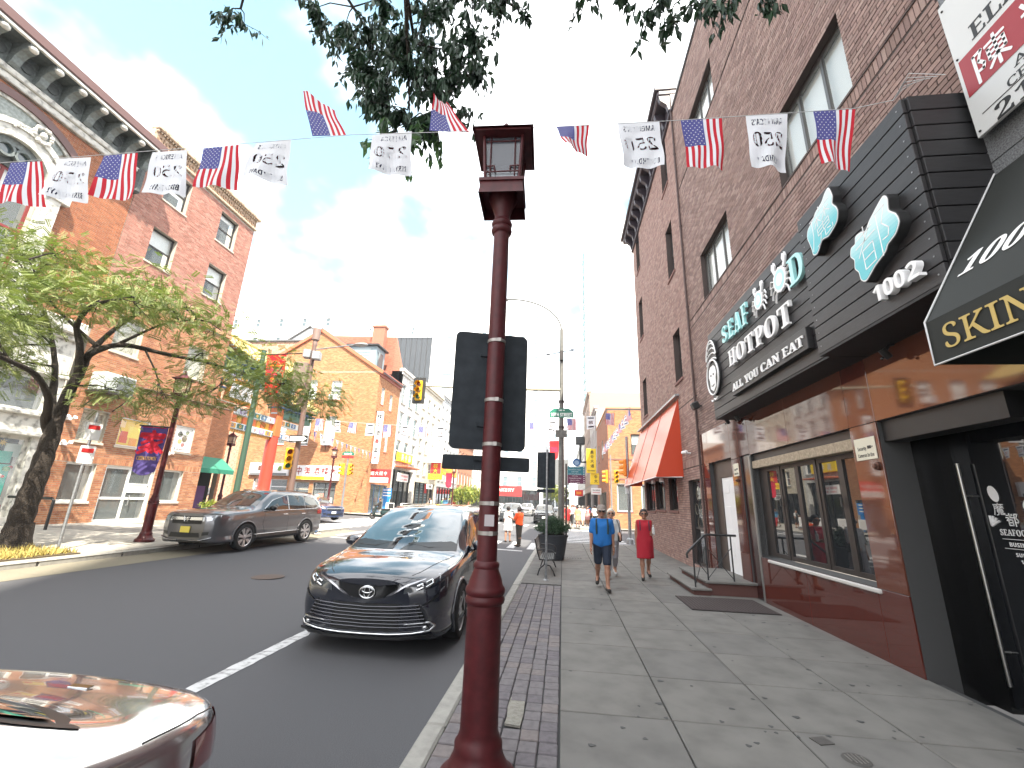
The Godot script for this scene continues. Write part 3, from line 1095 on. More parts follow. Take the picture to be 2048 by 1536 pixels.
	for q in [[Vector3(3.93,3.64,-5.36),"black bullet camera under the right half of the sign"],[Vector3(3.93,3.78,-10.5),"black bullet camera under the far end of the sign"],[Vector3(3.93,3.74,-9.9),"second black camera under the far end of the sign"]]:
		var c = thing("security_camera",q[1],"camera",q[0],0.0,"security cameras under the sign")
		var m1 = MB.new()
		m1.tube([Vector3(0.06,0.12,0),Vector3(0,0.1,0),Vector3(-0.04,0.03,0)],0.02,8)
		put("bracket",m1,M.black_metal,c)
		var m2 = MB.new()
		m2.lathe([Vector2(0,-0.07),Vector2(0.035,-0.07),Vector2(0.042,-0.05),Vector2(0.042,0.06),Vector2(0,0.065)],14,Vector3(-0.05,0,0),Basis(Vector3.BACK,0.6))
		put("housing",m2,M.black_metal,c)
		var m3 = MB.new()
		m3.ball(Vector3(-0.095,-0.062,0),Vector3(0.02,0.02,0.02),10)
		put("lens",m3,M.dark_glass,c)
	# steps, rail and mat by the white door
	var st = thing("door_steps","two stone-topped brick steps in front of the white door","steps")
	var s1 = MB.new()
	s1.bx(2.78,3.12,0.0,0.095,-12.45,-10.30)
	put("lower_riser",s1,mat("step_brick",Color(0.13,0.055,0.045),0.8,{"tex": "fine","scale": 3.0}),st)
	var s2 = MB.new()
	s2.bx(2.72,3.14,0.095,0.14,-12.5,-10.24,0.01)
	put("lower_tread",s2,M.slab_c,st)
	var s3 = MB.new()
	s3.bx(3.10,4.3,0.0,0.235,-12.5,-10.36)
	put("upper_riser",s3,M.step_brick,st)
	var s4 = MB.new()
	s4.bx(3.04,4.28,0.235,0.285,-12.55,-10.30,0.01)
	put("landing",s4,M.slab_a,st)
	var rl = thing("handrail","black iron handrail on the steps of the white door","handrail")
	for q in [["post",[Vector3(2.84,0.14,-10.37),Vector3(2.84,0.93,-10.37)],0.017],["post",[Vector3(3.13,0.285,-10.42),Vector3(3.13,1.18,-10.42)],0.017],["post",[Vector3(3.66,0.285,-10.42),Vector3(3.66,1.2,-10.42)],0.017],
		["top_rail",[Vector3(2.71,0.72,-10.36),Vector3(2.70,0.80,-10.36),Vector3(2.74,0.86,-10.36),Vector3(3.10,1.19,-10.42),Vector3(3.16,1.215,-10.42),Vector3(3.78,1.215,-10.42)],0.024],
		["brace",[Vector3(3.14,0.95,-10.42),Vector3(3.65,0.33,-10.42)],0.008],["brace",[Vector3(3.14,0.33,-10.42),Vector3(3.65,0.95,-10.42)],0.008],["brace",[Vector3(2.85,0.2,-10.38),Vector3(3.12,0.98,-10.42)],0.008],["brace",[Vector3(2.85,0.75,-10.38),Vector3(3.12,0.4,-10.42)],0.008]]:
		var m4 = MB.new()
		m4.tube(q[1],q[2],8)
		put(q[0],m4,M.black_metal,rl)
	var mt = MB.new()
	mt.box(Vector3(3.08,0.008,-9.42),Vector3(1.52,0.014,1.22),Basis.IDENTITY,0.005)
	var dm = put("door_mat",mt,mat("mat_brown",Color(0.045,0.035,0.033),0.95,{"tex": "asphalt","scale": 6.0}))
	tag(dm,"dark ribbed rubber mat on the pavement in front of the steps","mat")
	for i in 24:
		var rb = MB.new()
		rb.box(Vector3(2.36 + i * 0.0625,0.017,-9.42),Vector3(0.022,0.006,1.16))
		put("rib",rb,mat("mat_rib",Color(0.07,0.05,0.047),0.9),dm)
	# grey downpipe and lamp between the two brick buildings
	var dp2 = thing("drainpipe","thin brown drainpipe on the joint between the two brick buildings","drainpipe")
	var m5 = MB.new()
	m5.tube([Vector3(3.99,0.0,-13.16),Vector3(3.99,16.4,-13.16)],0.035,8)
	put("pipe",m5,mat("pipe_brown",Color(0.07,0.04,0.035),0.6),dp2)
	for v in [2.0,5.0,8.0,11.0,14.0]:
		var m6 = MB.new()
		m6.lathe([Vector2(0.045,0),Vector2(0.045,0.05)],10,Vector3(3.99,v,-13.16))
		put("clip",m6,M.pipe_brown,dp2)
	var fl = thing("flood_lamp","small black lamp box above the far end of the sign","lamp",Vector3(3.86,4.66,-12.75))
	var m7 = MB.new()
	m7.box(Vector3.ZERO,Vector3(0.2,0.22,0.24),Basis(Vector3.BACK,0.4),0.03)
	put("housing",m7,M.black_metal,fl)
	var m8 = MB.new()
	m8.tube([Vector3(0.19,0.0,0),Vector3(0.05,0,0)],0.025,8)
	put("bracket",m8,M.black_metal,fl)


const MO := [[8,14,92,14],[50,2,50,14],[16,14,16,60,6,96],[26,28,52,28],[38,20,38,48],[38,30,26,46],[40,30,52,44],[58,28,88,28],[72,20,72,48],[72,30,58,46],[74,30,90,44],[34,56,82,56,82,74,34,74,34,56],[58,50,58,74],[34,65,82,65],[46,76,40,96,26,98],[62,76,62,94,92,94,92,84],[72,82,84,86]]
const DU := [[10,18,54,18],[32,4,32,34],[4,34,60,34],[52,10,8,56],[20,50,50,50,50,90,20,90,20,50],[20,70,50,70],[68,8,68,96],[68,8,92,8,78,36,92,56,88,70,74,68]]
const CHEN := [[14,12,14,96],[14,12,36,12,24,36,36,54,32,66,20,64],[46,18,94,18],[70,4,70,96],[50,32,90,32,90,62,50,62,50,32],[50,47,90,47],[68,64,46,86],[72,64,96,86]]
const HUI := [[20,8,20,50],[6,18,12,34],[34,16,28,34],[2,46,40,46],[14,48,4,90],[28,48,28,84,40,84,40,72],[50,24,50,12,94,12,94,24],[54,28,90,28],[58,38,86,38,86,62,58,62,58,38],[58,50,86,50],[50,74,96,74],[72,20,72,98]]
const JIA := [[50,2,54,12],[10,28,12,16,90,16,86,30],[22,30,78,30],[52,32,18,56],[46,42,62,60,58,92,46,88],[54,54,14,78],[60,66,12,98],[60,56,94,92],[84,44,62,58]]


func blob(o: Array,k: float,c: Vector2,grow := 0.0) -> PackedVector2Array:
	var cv = Curve2D.new()
	var n = o.size() / 2
	for i in n:
		var p = Vector2(o[i * 2] - 50,50 - o[i * 2 + 1]) * k / 100.0
		var a = Vector2(o[((i - 1 + n) % n) * 2] - 50,50 - o[((i - 1 + n) % n) * 2 + 1]) * k / 100.0
		var b = Vector2(o[((i + 1) % n) * 2] - 50,50 - o[((i + 1) % n) * 2 + 1]) * k / 100.0
		cv.add_point(p + c,(a - b) / 7.0,(b - a) / 7.0)
	var p0 = Vector2(o[0] - 50,50 - o[1]) * k / 100.0
	var pa = Vector2(o[n * 2 - 2] - 50,50 - o[n * 2 - 1]) * k / 100.0
	var pb = Vector2(o[2] - 50,50 - o[3]) * k / 100.0
	cv.add_point(p0 + c,(pa - pb) / 7.0,(pb - pa) / 7.0)
	var r = cv.tessellate(3,4)
	r.remove_at(r.size() - 1)
	if grow != 0.0:
		var g = Geometry2D.offset_polygon(r,grow,Geometry2D.JOIN_ROUND)
		if g.size() > 0: r = g[0]
	return r


func restaurant_sign() -> void:
	var s = thing("restaurant_sign","long black plank sign box with white and aqua seafood hotpot letters","sign")
	var n = 0
	# dark box behind the boards
	var bx = MB.new()
	bx.bx(3.47,4.045,3.82,5.88,-5.83,-3.86)
	bx.bx(3.585,4.045,3.82,5.88,-10.28,-5.83)
	put("sign_box",bx,mat("box_black",grey(0.008),0.7),s)
	var ph = 0.188
	for i in 11:
		var v = 3.80 + i * ph
		for q in [[3.425,3.465,-5.86,-3.85],[3.545,3.582,-10.3,-5.862]]:
			var m = MB.new()
			m.bx(q[0],q[1],v + 0.006,v + ph - 0.006,q[2],q[3],0.004)
			put_n("plank",n,m.mesh(),M.plank,s,Transform3D.IDENTITY); n += 1
		var e = MB.new()
		e.bx(3.47,4.045,v + 0.006,v + ph - 0.006,-3.858,-3.82,0.004)
		put_n("plank",n,e.mesh(),mat("plank_end",Color(0.022,0.021,0.023),0.6,{"tex": "wood","scale3": Vector3(0.5,9.0,3.0)}),s,Transform3D.IDENTITY); n += 1
		var e2 = MB.new()
		e2.bx(3.472,3.54,v + 0.006,v + ph - 0.006,-5.9,-5.863,0.002)
		put_n("plank",n,e2.mesh(),M.plank_end,s,Transform3D.IDENTITY); n += 1
	var sof = MB.new()
	sof.bx(3.43,4.045,3.775,3.806,-5.86,-3.83)
	sof.bx(3.55,4.045,3.77,3.80,-10.3,-5.862)
	put("soffit",sof,M.plank_end,s)
	# screws at the board ends
	for i in 11:
		for u in [-3.92,-5.78]:
			var sc = MB.new()
			sc.lathe([Vector2(0,0.004),Vector2(0.008,0.003),Vector2(0.009,0)],8,Vector3(3.424,3.80 + (i + 0.5) * ph,u),Basis(Vector3.BACK,PI / 2))
			put("screw",sc,M.galvanised,s)
	var fr = right_frame(3.425)
	var fl = right_frame(3.545)
	var aqua = mat("sign_aqua",Color(0.17,0.62,0.66),0.35)
	var pale = mat("sign_pale",Color(0.60,0.80,0.80),0.35)
	# the two big raised characters: black case, white rim, aqua face drawn with thin white strokes
	var shapes = [[[88,0,94,22,90,36,98,50,100,62,92,78,66,88,46,84,30,96,22,100,12,96,10,82,6,66,2,50,8,36,26,28,40,18,62,12,76,2],0.66,Vector2(-5.19,5.37),MO],
		[[84,0,90,8,88,26,98,40,100,54,90,66,74,72,66,80,44,88,22,100,12,94,10,80,4,70,6,56,0,46,4,34,14,32,18,22,30,22,40,26,52,16,66,8],0.72,Vector2(-4.43,4.60),DU]]
	for q in shapes:
		var outl = blob(q[0],q[1],q[2],0.018)
		var m1 = MB.new()
		m1.prism(outl,0.0,0.10,fr)
		var ch = put("raised_character",m1,M.letter_black,s)
		var m2 = MB.new()
		m2.prism(blob(q[0],q[1],q[2],0.006),0.10,0.104,fr)
		put("rim",m2,M.letter_white,ch)
		# face in bands from pale at the top to aqua below
		var face = blob(q[0],q[1],q[2],-0.008)
		var lo = 1e9
		var hi = -1e9
		for p in face: lo = minf(lo,p.y); hi = maxf(hi,p.y)
		var mb3 = MB.new()
		for k in 16:
			var a = lerpf(lo,hi,k / 16.0)
			var bnd = PackedVector2Array([Vector2(-20,a),Vector2(20,a),Vector2(20,lerpf(lo,hi,(k + 1) / 16.0)),Vector2(-20,lerpf(lo,hi,(k + 1) / 16.0))])
			mb3.col = Color(0.09,0.52,0.58).lerp(Color(0.72,0.9,0.9),smoothstep(0.25,0.95,k / 15.0))
			for pc in Geometry2D.intersect_polygons(face,bnd): mb3.prism(pc,0.104,0.107,fr)
		put("face",mb3,mat("sign_face",Color.WHITE,0.35,{"vcol": true}),ch)
		var m4 = MB.new()
		glyph(m4,q[3],q[1] * 0.78,fr * Transform3D(Basis(Vector3(1,0.16,0),Vector3(0,1,0),Vector3(0,0,1)),Vector3(q[2].x,q[2].y,0.107)),2.2,0.002)
		put("stroke",m4,M.letter_white,ch)
	var num = MB.new()
	write(num,"1002",0.60,0.175,fr * Transform3D(Basis(Vector3.BACK,0.0),Vector3(-4.32,4.04,0.045)),0.07)
	put("house_number",num,M.letter_white,s)
	# SEAF (two crabs) D, the letters growing towards the right
	var x = -9.27
	for q in [["S",0.29,0.29,0],["E",0.27,0.32,0],["A",0.31,0.34,0],["F",0.27,0.355,0]]:
		var lt = MB.new()
		write(lt,q[0],q[1] - 0.03,q[2] + 0.06,fl * Transform3D(Basis.IDENTITY,Vector3(x + q[1] * 0.5 + 0.05,5.41 - (x + 9.27) * 0.012,0.055)),0.05,true)
		put("letter",lt,mat("letter_mint",Color(0.42,0.80,0.80),0.35),s)
		x += q[1] + 0.06
	var ld = MB.new()
	write(ld,"D",0.40,0.44,fl * Transform3D(Basis.IDENTITY,Vector3(-6.16,5.29,0.055)),0.05,true)
	put("letter",ld,M.letter_mint,s)
	for q in [[-7.44,5.40,0.21],[-6.66,5.38,0.26]]:
		var cr = MB.new()
		var c2 = Vector2(q[0],q[1])
		var body = PackedVector2Array()
		for k in 24:
			var a = TAU * k / 24
			body.append(c2 + Vector2(cos(a) * 0.95,sin(a)) * q[2] * (0.78 + (0.07 if k % 2 == 0 else 0.0)))
		cr.prism(body,0.02,0.06,fl)
		for sg in [-1.0,1.0]:
			for k in 4:
				var a = -0.9 + k * 0.38
				var d = Vector2(cos(a) * sg,sin(a))
				cr.tube([fl * Vector3(c2.x + d.x * q[2] * 0.7,c2.y + d.y * q[2] * 0.7,0.04),fl * Vector3(c2.x + d.x * q[2] * 1.15,c2.y + (d.y + 0.1) * q[2] * 1.15,0.04),fl * Vector3(c2.x + d.x * q[2] * 1.35,c2.y + (d.y - 0.25) * q[2] * 1.2,0.04)],0.016,6)
			var cl = PackedVector2Array()
			for p in [[0.45,0.7],[0.62,1.0],[0.5,1.3],[0.62,1.62],[0.74,1.32],[0.86,1.6],[0.98,1.25],[0.86,0.98],[0.66,0.62]]: cl.append(c2 + Vector2(p[0] * sg,p[1]) * q[2] * 0.92)
			cr.prism(cl,0.02,0.05,fl)
		var cm = put("crab",cr,M.letter_white,s)
		for g in [[0.66,0.061,M.letter_mint],[0.42,0.064,M.letter_white]]:
			var ring = PackedVector2Array()
			for k in 20: ring.append(c2 + Vector2(cos(TAU * k / 20) * 0.95,sin(TAU * k / 20)) * q[2] * g[0])
			var cm2 = MB.new()
			cm2.prism(ring,0.055,g[1],fl)
			put("shell",cm2,g[2],cm)
	x = -8.99
	for q in [["H",0.37],["O",0.39],["T",0.37],["P",0.34],["O",0.43],["T",0.42]]:
		var lt = MB.new()
		write(lt,q[0],q[1] - 0.03,0.33 + (x + 9) * 0.012,fl * Transform3D(Basis.IDENTITY,Vector3(x + q[1] * 0.5,4.80 - (x + 9.0) * 0.03,0.055)),0.05,true)
		put("letter",lt,M.letter_white,s)
		x += q[1] + 0.045
	var pb = MB.new()
	fbox(pb,fl,-8.95,-6.13,4.0,4.33,0.002,0.085,0.006)
	put("lower_board",pb,mat("board_black",Color(0.03,0.029,0.03),0.5),s)
	x = -8.88
	for q in [["ALL",0.50],["YOU",0.58],["CAN",0.66],["EAT",0.60]]:
		var lt = MB.new()
		write(lt,q[0],q[1],0.15,fl * Transform3D(Basis.IDENTITY,Vector3(x + q[1] * 0.5,4.15,0.095)),0.02,true)
		put("lettering",lt,M.letter_white,s)
		x += q[1] + 0.11
	# the round white emblem of a face under a stack of rings, at the far end
	var em = MB.new()
	var ec = Vector2(-10.03,4.72)
	var head = PackedVector2Array()
	for k in 24: head.append(ec + Vector2(cos(TAU * k / 24) * 0.38,sin(TAU * k / 24) * 0.42))
	em.prism(head,0.0,0.06,fl)
	var cap_ = PackedVector2Array()
	for p in [[-0.30,0.36],[-0.34,0.62],[-0.18,0.86],[0.06,0.92],[0.26,0.78],[0.34,0.5],[0.28,0.32]]: cap_.append(ec + Vector2(p[0],p[1]))
	em.prism(cap_,0.0,0.06,fl)
	var emb = put("emblem",em,M.letter_black,s)
	var ew = MB.new()
	var loop = func(cx: float,cy: float,rx: float,ry: float,a0: float,a1: float,r: float) -> void:
		var pts = []
		for k in 25:
			var a = lerpf(a0,a1,k / 24.0)
			pts.append(fl * Vector3(ec.x + cx + cos(a) * rx,ec.y + cy + sin(a) * ry,0.062))
		ew.tube(pts,r,6)
	loop.call(0,0,0.37,0.41,0,TAU,0.022)
	for k in 4: loop.call(0.0,0.34 + k * 0.13,0.32 - k * 0.045,0.10,PI * 0.05,PI * 0.95,0.018)
	loop.call(0.0,0.34,0.33,0.56,PI * 0.08,PI * 0.92,0.018)
	loop.call(-0.1,-0.5,0.08,0.05,PI,TAU,0.02)
	loop.call(0.1,-0.5,0.08,0.05,PI,TAU,0.02)
	put("emblem_outline",ew,M.letter_white,emb)
	var ef = MB.new()
	var fc = PackedVector2Array()
	for p in [[-0.2,0.2],[-0.1,0.27],[0.1,0.27],[0.2,0.2],[0.24,0.05],[0.18,-0.05],[0.17,-0.24],[0,-0.33],[-0.17,-0.24],[-0.18,-0.05],[-0.24,0.05]]: fc.append(ec + Vector2(p[0],p[1]))
	ef.prism(fc,0.06,0.07,fl)
	put("emblem_face",ef,M.letter_white,emb)
	var ee = MB.new()
	for sg in [-1.0,1.0]: ee.ball(fl * Vector3(ec.x + sg * 0.08,ec.y + 0.06,0.071),Vector3(0.012,0.03,0.03),10)
	ee.tube([fl * Vector3(ec.x - 0.09,ec.y - 0.18,0.071),fl * Vector3(ec.x,ec.y - 0.21,0.071),fl * Vector3(ec.x + 0.09,ec.y - 0.18,0.071)],0.012,6)
	put("emblem_features",ee,M.letter_black,emb)


func corner_building() -> void:
	var b = thing("corner_building","tall brown brick corner building with a dark bracketed cornice and orange awning","building")
	var f = right_frame(4.05)
	var U0 = -22.4
	var U1 = -13.1
	var wins = []
	for v in [6.05,10.1,13.95]:
		for u in [-15.32,-21.5]: wins.append([u,v,0.92,1.85 if v < 9 else 2.15])
	var gw = [[-22.0,1.6,2.0,1.3],[-19.8,1.68,1.75,1.2],[-17.4,1.68,1.25,1.2],[-14.72,0.14,1.22,2.5]]
	var holes = wins + gw
	var w = MB.new()
	pierced(w,f,U0,U1,-0.2,17.0,holes,0.35)
	fbox(w,f,U0,U0 + 0.3,-0.2,17.0,-12.0,-0.35)
	fbox(w,f,U0,U1,16.6,16.9,-12.0,-0.35)
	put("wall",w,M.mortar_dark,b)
	var cols = [Color(0.37,0.23,0.195),Color(0.41,0.26,0.22),Color(0.33,0.20,0.17),Color(0.43,0.29,0.245)]
	bricks(b,f,U0,U1,0.0,16.9,holes,cols,{"singles": 300,"near": Vector3(4.05,1.6,-13.5),"h": 0.064,"out": 0.01,"soldiers": [[U0,U1,3.02,0.21],[U0,U1,4.85,0.21]]})
	# bricks on the sunlit return along the cross street
	var f2 = frame(Vector3(0,0,-22.4),Vector3(-1,0,0),Vector3(0,0,-1))
	bricks(b,f2,-12.0,-4.05,0.0,16.9,[],cols,{"h": 0.064,"called": "side_brickwork"})
	for q in wins:
		window(b,f,q,{"rail": 0.5,"deep": 0.2,"frame": 0.05,"blind": 0.45,"sill_mat": mat("brick_sill",Color(0.2,0.1,0.085),0.85)})
	for i in 3:
		window(b,f,gw[i],{"deep": 0.12,"cols": 1 if i > 0 else 2,"sill_mat": M.brick_sill,"glass": M.shop_glass})
	window(b,f,gw[3],{"deep": 0.1,"cols": 1,"rail": 0.42,"sill": false,"called": "side_door","glass": M.shop_glass})
	var sc = MB.new()
	for q in [[0.0,0.35,0.22],[0.25,0.75,0.16],[-0.25,0.75,0.16],[0,1.2,0.2]]:
		for k in 1:
			var pts = []
			for j in 17: pts.append(f * Vector3(-14.11 + q[0] + cos(TAU * j / 16) * q[2],1.0 + q[1] + sin(TAU * j / 16) * q[2],-0.1))
			sc.tube(pts,0.006,5,false)
	put("door_scrollwork",sc,mat("scroll",Color(0.3,0.27,0.2),0.4,{"metal": 0.6}),b)
	# cornice on brackets
	var c = MB.new()
	fbox(c,f,U0 - 0.5,U1 + 0.02,16.95,17.12,-0.3,0.62,0.03)
	fbox(c,f,U0 - 0.42,U1,16.72,16.95,-0.3,0.5,0.05)
	fbox(c,f,U0 - 0.12,U1,15.95,16.1,-0.2,0.1,0.02)
	fbox(c,f,U0 - 0.05,U1,16.1,16.72,-0.2,0.05)
	var cor = put("cornice",c,mat("cornice_black",Color(0.045,0.035,0.045),0.5),b)
	for i in 12:
		var u = U0 + 0.15 + i * 0.82
		var m = MB.new()
		var pl = PackedVector2Array([Vector2(0.05,16.1),Vector2(0.14,16.05),Vector2(0.2,16.3),Vector2(0.42,16.5),Vector2(0.46,16.72),Vector2(0.05,16.72)])
		m.prism(pl,-0.09,0.09,f * Transform3D(Basis(Vector3(0,0,1),Vector3(0,1,0),Vector3(-1,0,0)),Vector3(u,0,0)))
		put("bracket",m,M.cornice_black,cor)
	var rl = MB.new()
	fbox(rl,f,U0 - 0.3,U1,17.12,17.9,-0.6,-0.4)
	put("parapet",rl,mat("parapet_pale",Color(0.6,0.57,0.5),0.7),b)
	# orange awning
	var a = thing("orange_awning","sloping orange canvas awning over the corner building's windows","awning")
	var z0 = -22.9
	var z1 = -15.2
	var om = mat("awning_orange",Color(0.72,0.10,0.018),0.28,{"spec": 0.9,"back": Color(0.5,0.08,0.01)})
	var e = [-22.9,-20.4,-17.75,-15.2]
	for i in 3:
		var p = MB.new()
		p.box(Vector3(3.61,4.12,(e[i] + e[i + 1]) * 0.5),Vector3(2.92,0.03,e[i + 1] - e[i] - 0.03),Basis(Vector3.BACK,atan2(2.75,0.92)))
		put("canvas_panel",p,om,a)
		if i > 0:
			var sm = MB.new()
			sm.box(Vector3(3.605,4.125,e[i]),Vector3(2.93,0.04,0.045),Basis(Vector3.BACK,atan2(2.75,0.92)))
			put("seam",sm,mat("awning_seam",Color(0.35,0.03,0.01),0.6),a)
	for z in [z0,z1]:
		var t = MB.new()
		t.prism(PackedVector2Array([Vector2(4.04,5.48),Vector2(3.15,2.75),Vector2(4.04,2.78)]),-0.012,0.012,Transform3D(Basis.IDENTITY,Vector3(0,0,z)))
		put("end_panel",t,mat("awning_end",Color(0.52,0.05,0.012),0.5),a)
	var hem = MB.new()
	hem.tube([Vector3(4.0,2.77,z1),Vector3(3.15,2.75,z1),Vector3(3.15,2.75,z0)],0.02,6)
	put("hem_bar",hem,M.white_paint,a)
	var tb = MB.new()
	tb.bx(3.9,4.04,5.52,5.6,z0,z1 + 0.2)
	put("top_bar",tb,M.galvanised,a)
	for z in [-15.6,-17.0]:
		var c2 = thing("dome_camera","white dome camera under the near end of the orange awning" if z > -16 else "white dome camera further along under the orange awning","camera",Vector3(3.4,2.62,z),0.0,"dome cameras under the awning")
		var m2 = MB.new()
		m2.lathe([Vector2(0.05,0.12),Vector2(0.07,0.1),Vector2(0.08,0.0),Vector2(0.075,-0.01)],14)
		put("housing",m2,M.white_paint,c2)
		var m3 = MB.new()
		m3.ball(Vector3(0,-0.01,0),Vector3(0.065,0.065,0.065),12)
		put("dome",m3,M.dark_glass,c2)
	var wl = thing("wall_camera","small white camera on the bricks right of the orange awning","camera",Vector3(4.0,3.45,-14.2))
	var m9 = MB.new()
	m9.tube([Vector3(0.05,0,0),Vector3(-0.12,0,0.02)],0.025,8)
	put("bracket",m9,M.white_paint,wl)
	var m10 = MB.new()
	m10.box(Vector3(-0.16,0.02,0.05),Vector3(0.09,0.09,0.26),Basis(Vector3.UP,0.3),0.02)
	put("housing",m10,M.white_paint,wl)


func skincare_building() -> void:
	var b = thing("skincare_building","grey stone building with a black awning at the right edge","building")
	var f = right_frame(4.05)
	var w = MB.new()
	pierced(w,f,-3.84,14.0,3.0,15.0,[],0.4)
	fbox(w,f,-3.84,-3.6,-0.2,3.0,-0.9,-0.02)
	put("wall",w,M.joint,b)
	var n = 0
	for j in 12:
		for i in 9:
			var p = MB.new()
			var u0 = -3.835 + i * 1.3
			fbox(p,f,u0,u0 + 1.292,3.0 + j * 1.0,3.0 + j * 1.0 + 0.992,0.001,0.02,0.003)
			put("stone_panel",p,M.stone_grey,b)
	var lo = MB.new()
	fbox(lo,f,-3.6,14.0,-0.3,3.0,-0.7,-0.3)
	put("shopfront",lo,M.dark_glass,b)
	var a = thing("black_awning","black canvas awning with gold skincare lettering at the right edge","awning")
	var m = MB.new()
	var blk = mat("awning_black",Color(0.014,0.017,0.014),0.75,{"tex": "fine","scale": 4.0})
	var z0 = -3.815
	var z1 = 1.5
	m.prism(PackedVector2Array([Vector2(4.03,4.86),Vector2(3.13,3.37),Vector2(3.13,2.99),Vector2(3.15,2.99),Vector2(3.15,3.36),Vector2(4.03,4.82)]),z0,z1)
	put("canvas",m,blk,a)
	var sd = MB.new()
	sd.prism(PackedVector2Array([Vector2(4.03,4.84),Vector2(3.14,3.37),Vector2(3.14,2.99),Vector2(4.03,2.99)]),-0.006,0.006,Transform3D(Basis.IDENTITY,Vector3(0,0,z0 + 0.01)))
	put("side_panel",sd,blk,a)
	var ed = MB.new()
	ed.tube([Vector3(4.02,4.87,z0),Vector3(3.125,3.375,z0),Vector3(3.125,2.985,z0),Vector3(3.125,2.985,z1)],0.008,6)
	put("white_edging",ed,mat("edging",grey(0.55),0.6),a)
	# lettering on the slope and on the hanging front
	var sl = frame(Vector3(3.13,3.37,0),Vector3(0,0,1),Vector3(-1.49,0.90,0).normalized())
	var t1 = MB.new()
	write(t1,"1004 - 1006",1.75,0.22,sl * Transform3D(Basis.IDENTITY,Vector3(-2.78,0.52,0.006)),0.004,true,true,0.25)
	put("house_number",t1,M.letter_white,a)
	var t2 = MB.new()
	write(t2,"SKINCARE & SPA",2.5,0.2,right_frame(3.126) * Transform3D(Basis.IDENTITY,Vector3(-2.42,3.18,0.003)),0.004,true,false)
	put("lettering",t2,mat("gold",Color(0.52,0.38,0.11),0.5),a)
	var s = thing("attorney_sign","white and red attorney sign with two white characters on grey stone","sign")
	var fs = right_frame(3.95)
	var p1 = MB.new()
	fbox(p1,fs,-3.76,0.2,5.23,6.9,0.0,0.03,0.004)
	put("board",p1,mat("sign_white",Color(0.62,0.63,0.62),0.45),s)
	var p2 = MB.new()
	fbox(p2,fs,-3.72,0.1,5.68,6.12,0.031,0.034)
	put("red_band",p2,mat("sign_red",Color(0.33,0.022,0.03),0.45),s)
	var p3 = MB.new()
	glyph(p3,CHEN,0.36,fs * Transform3D(Basis.IDENTITY,Vector3(-3.46,5.88,0.035)),8.0,0.003)
	glyph(p3,HUI,0.36,fs * Transform3D(Basis.IDENTITY,Vector3(-2.98,5.90,0.035)),8.0,0.003)
	put("characters",p3,M.letter_white,s)
	var p4 = MB.new()
	write(p4,"ELANOR",1.0,0.17,fs * Transform3D(Basis.IDENTITY,Vector3(-3.05,6.27,0.032)),0.003,true)
	write(p4,"ATTORNEY",0.95,0.085,fs * Transform3D(Basis.IDENTITY,Vector3(-2.85,5.6,0.032)),0.003,true,false)
	write(p4,"CERTIFIED",0.78,0.08,fs * Transform3D(Basis.IDENTITY,Vector3(-3.02,5.47,0.032)),0.003,true,false)
	write(p4,"215-",0.62,0.15,fs * Transform3D(Basis.IDENTITY,Vector3(-3.25,5.31,0.032)),0.003,true)
	fbox(p4,fs,-3.66,0.1,5.415,5.422,0.031,0.034)
	put("lettering",p4,M.letter_black,s)
	for q in [[-3.72,6.82],[-3.72,5.28],[-3.72,6.16]]:
		var bo = MB.new()
		bo.ball(fs * Vector3(q[0],q[1],0.033),Vector3(0.012,0.012,0.012),8)
		put("bolt",bo,M.letter_black,s)


# part of a ring seen face on, from angle a0 to a1, pushed out from w0 to w1
func arc_band(mb: MB,f: Transform3D,cu: float,cv: float,r0: float,r1: float,a0: float,a1: float,w0: float,w1: float,n := 24) -> void:
	for i in n:
		var a = lerpf(a0,a1,float(i) / n)
		var b = lerpf(a0,a1,float(i + 1) / n)
		var pl = PackedVector2Array([Vector2(cu + cos(a) * r0,cv + sin(a) * r0),Vector2(cu + cos(a) * r1,cv + sin(a) * r1),Vector2(cu + cos(b) * r1,cv + sin(b) * r1),Vector2(cu + cos(b) * r0,cv + sin(b) * r0)])
		mb.prism(pl,w0,w1,f)


func left_side() -> void:
	ornate_building()
	brick_office()
	corner_shop()
	friendship_gate()
	gable_house()


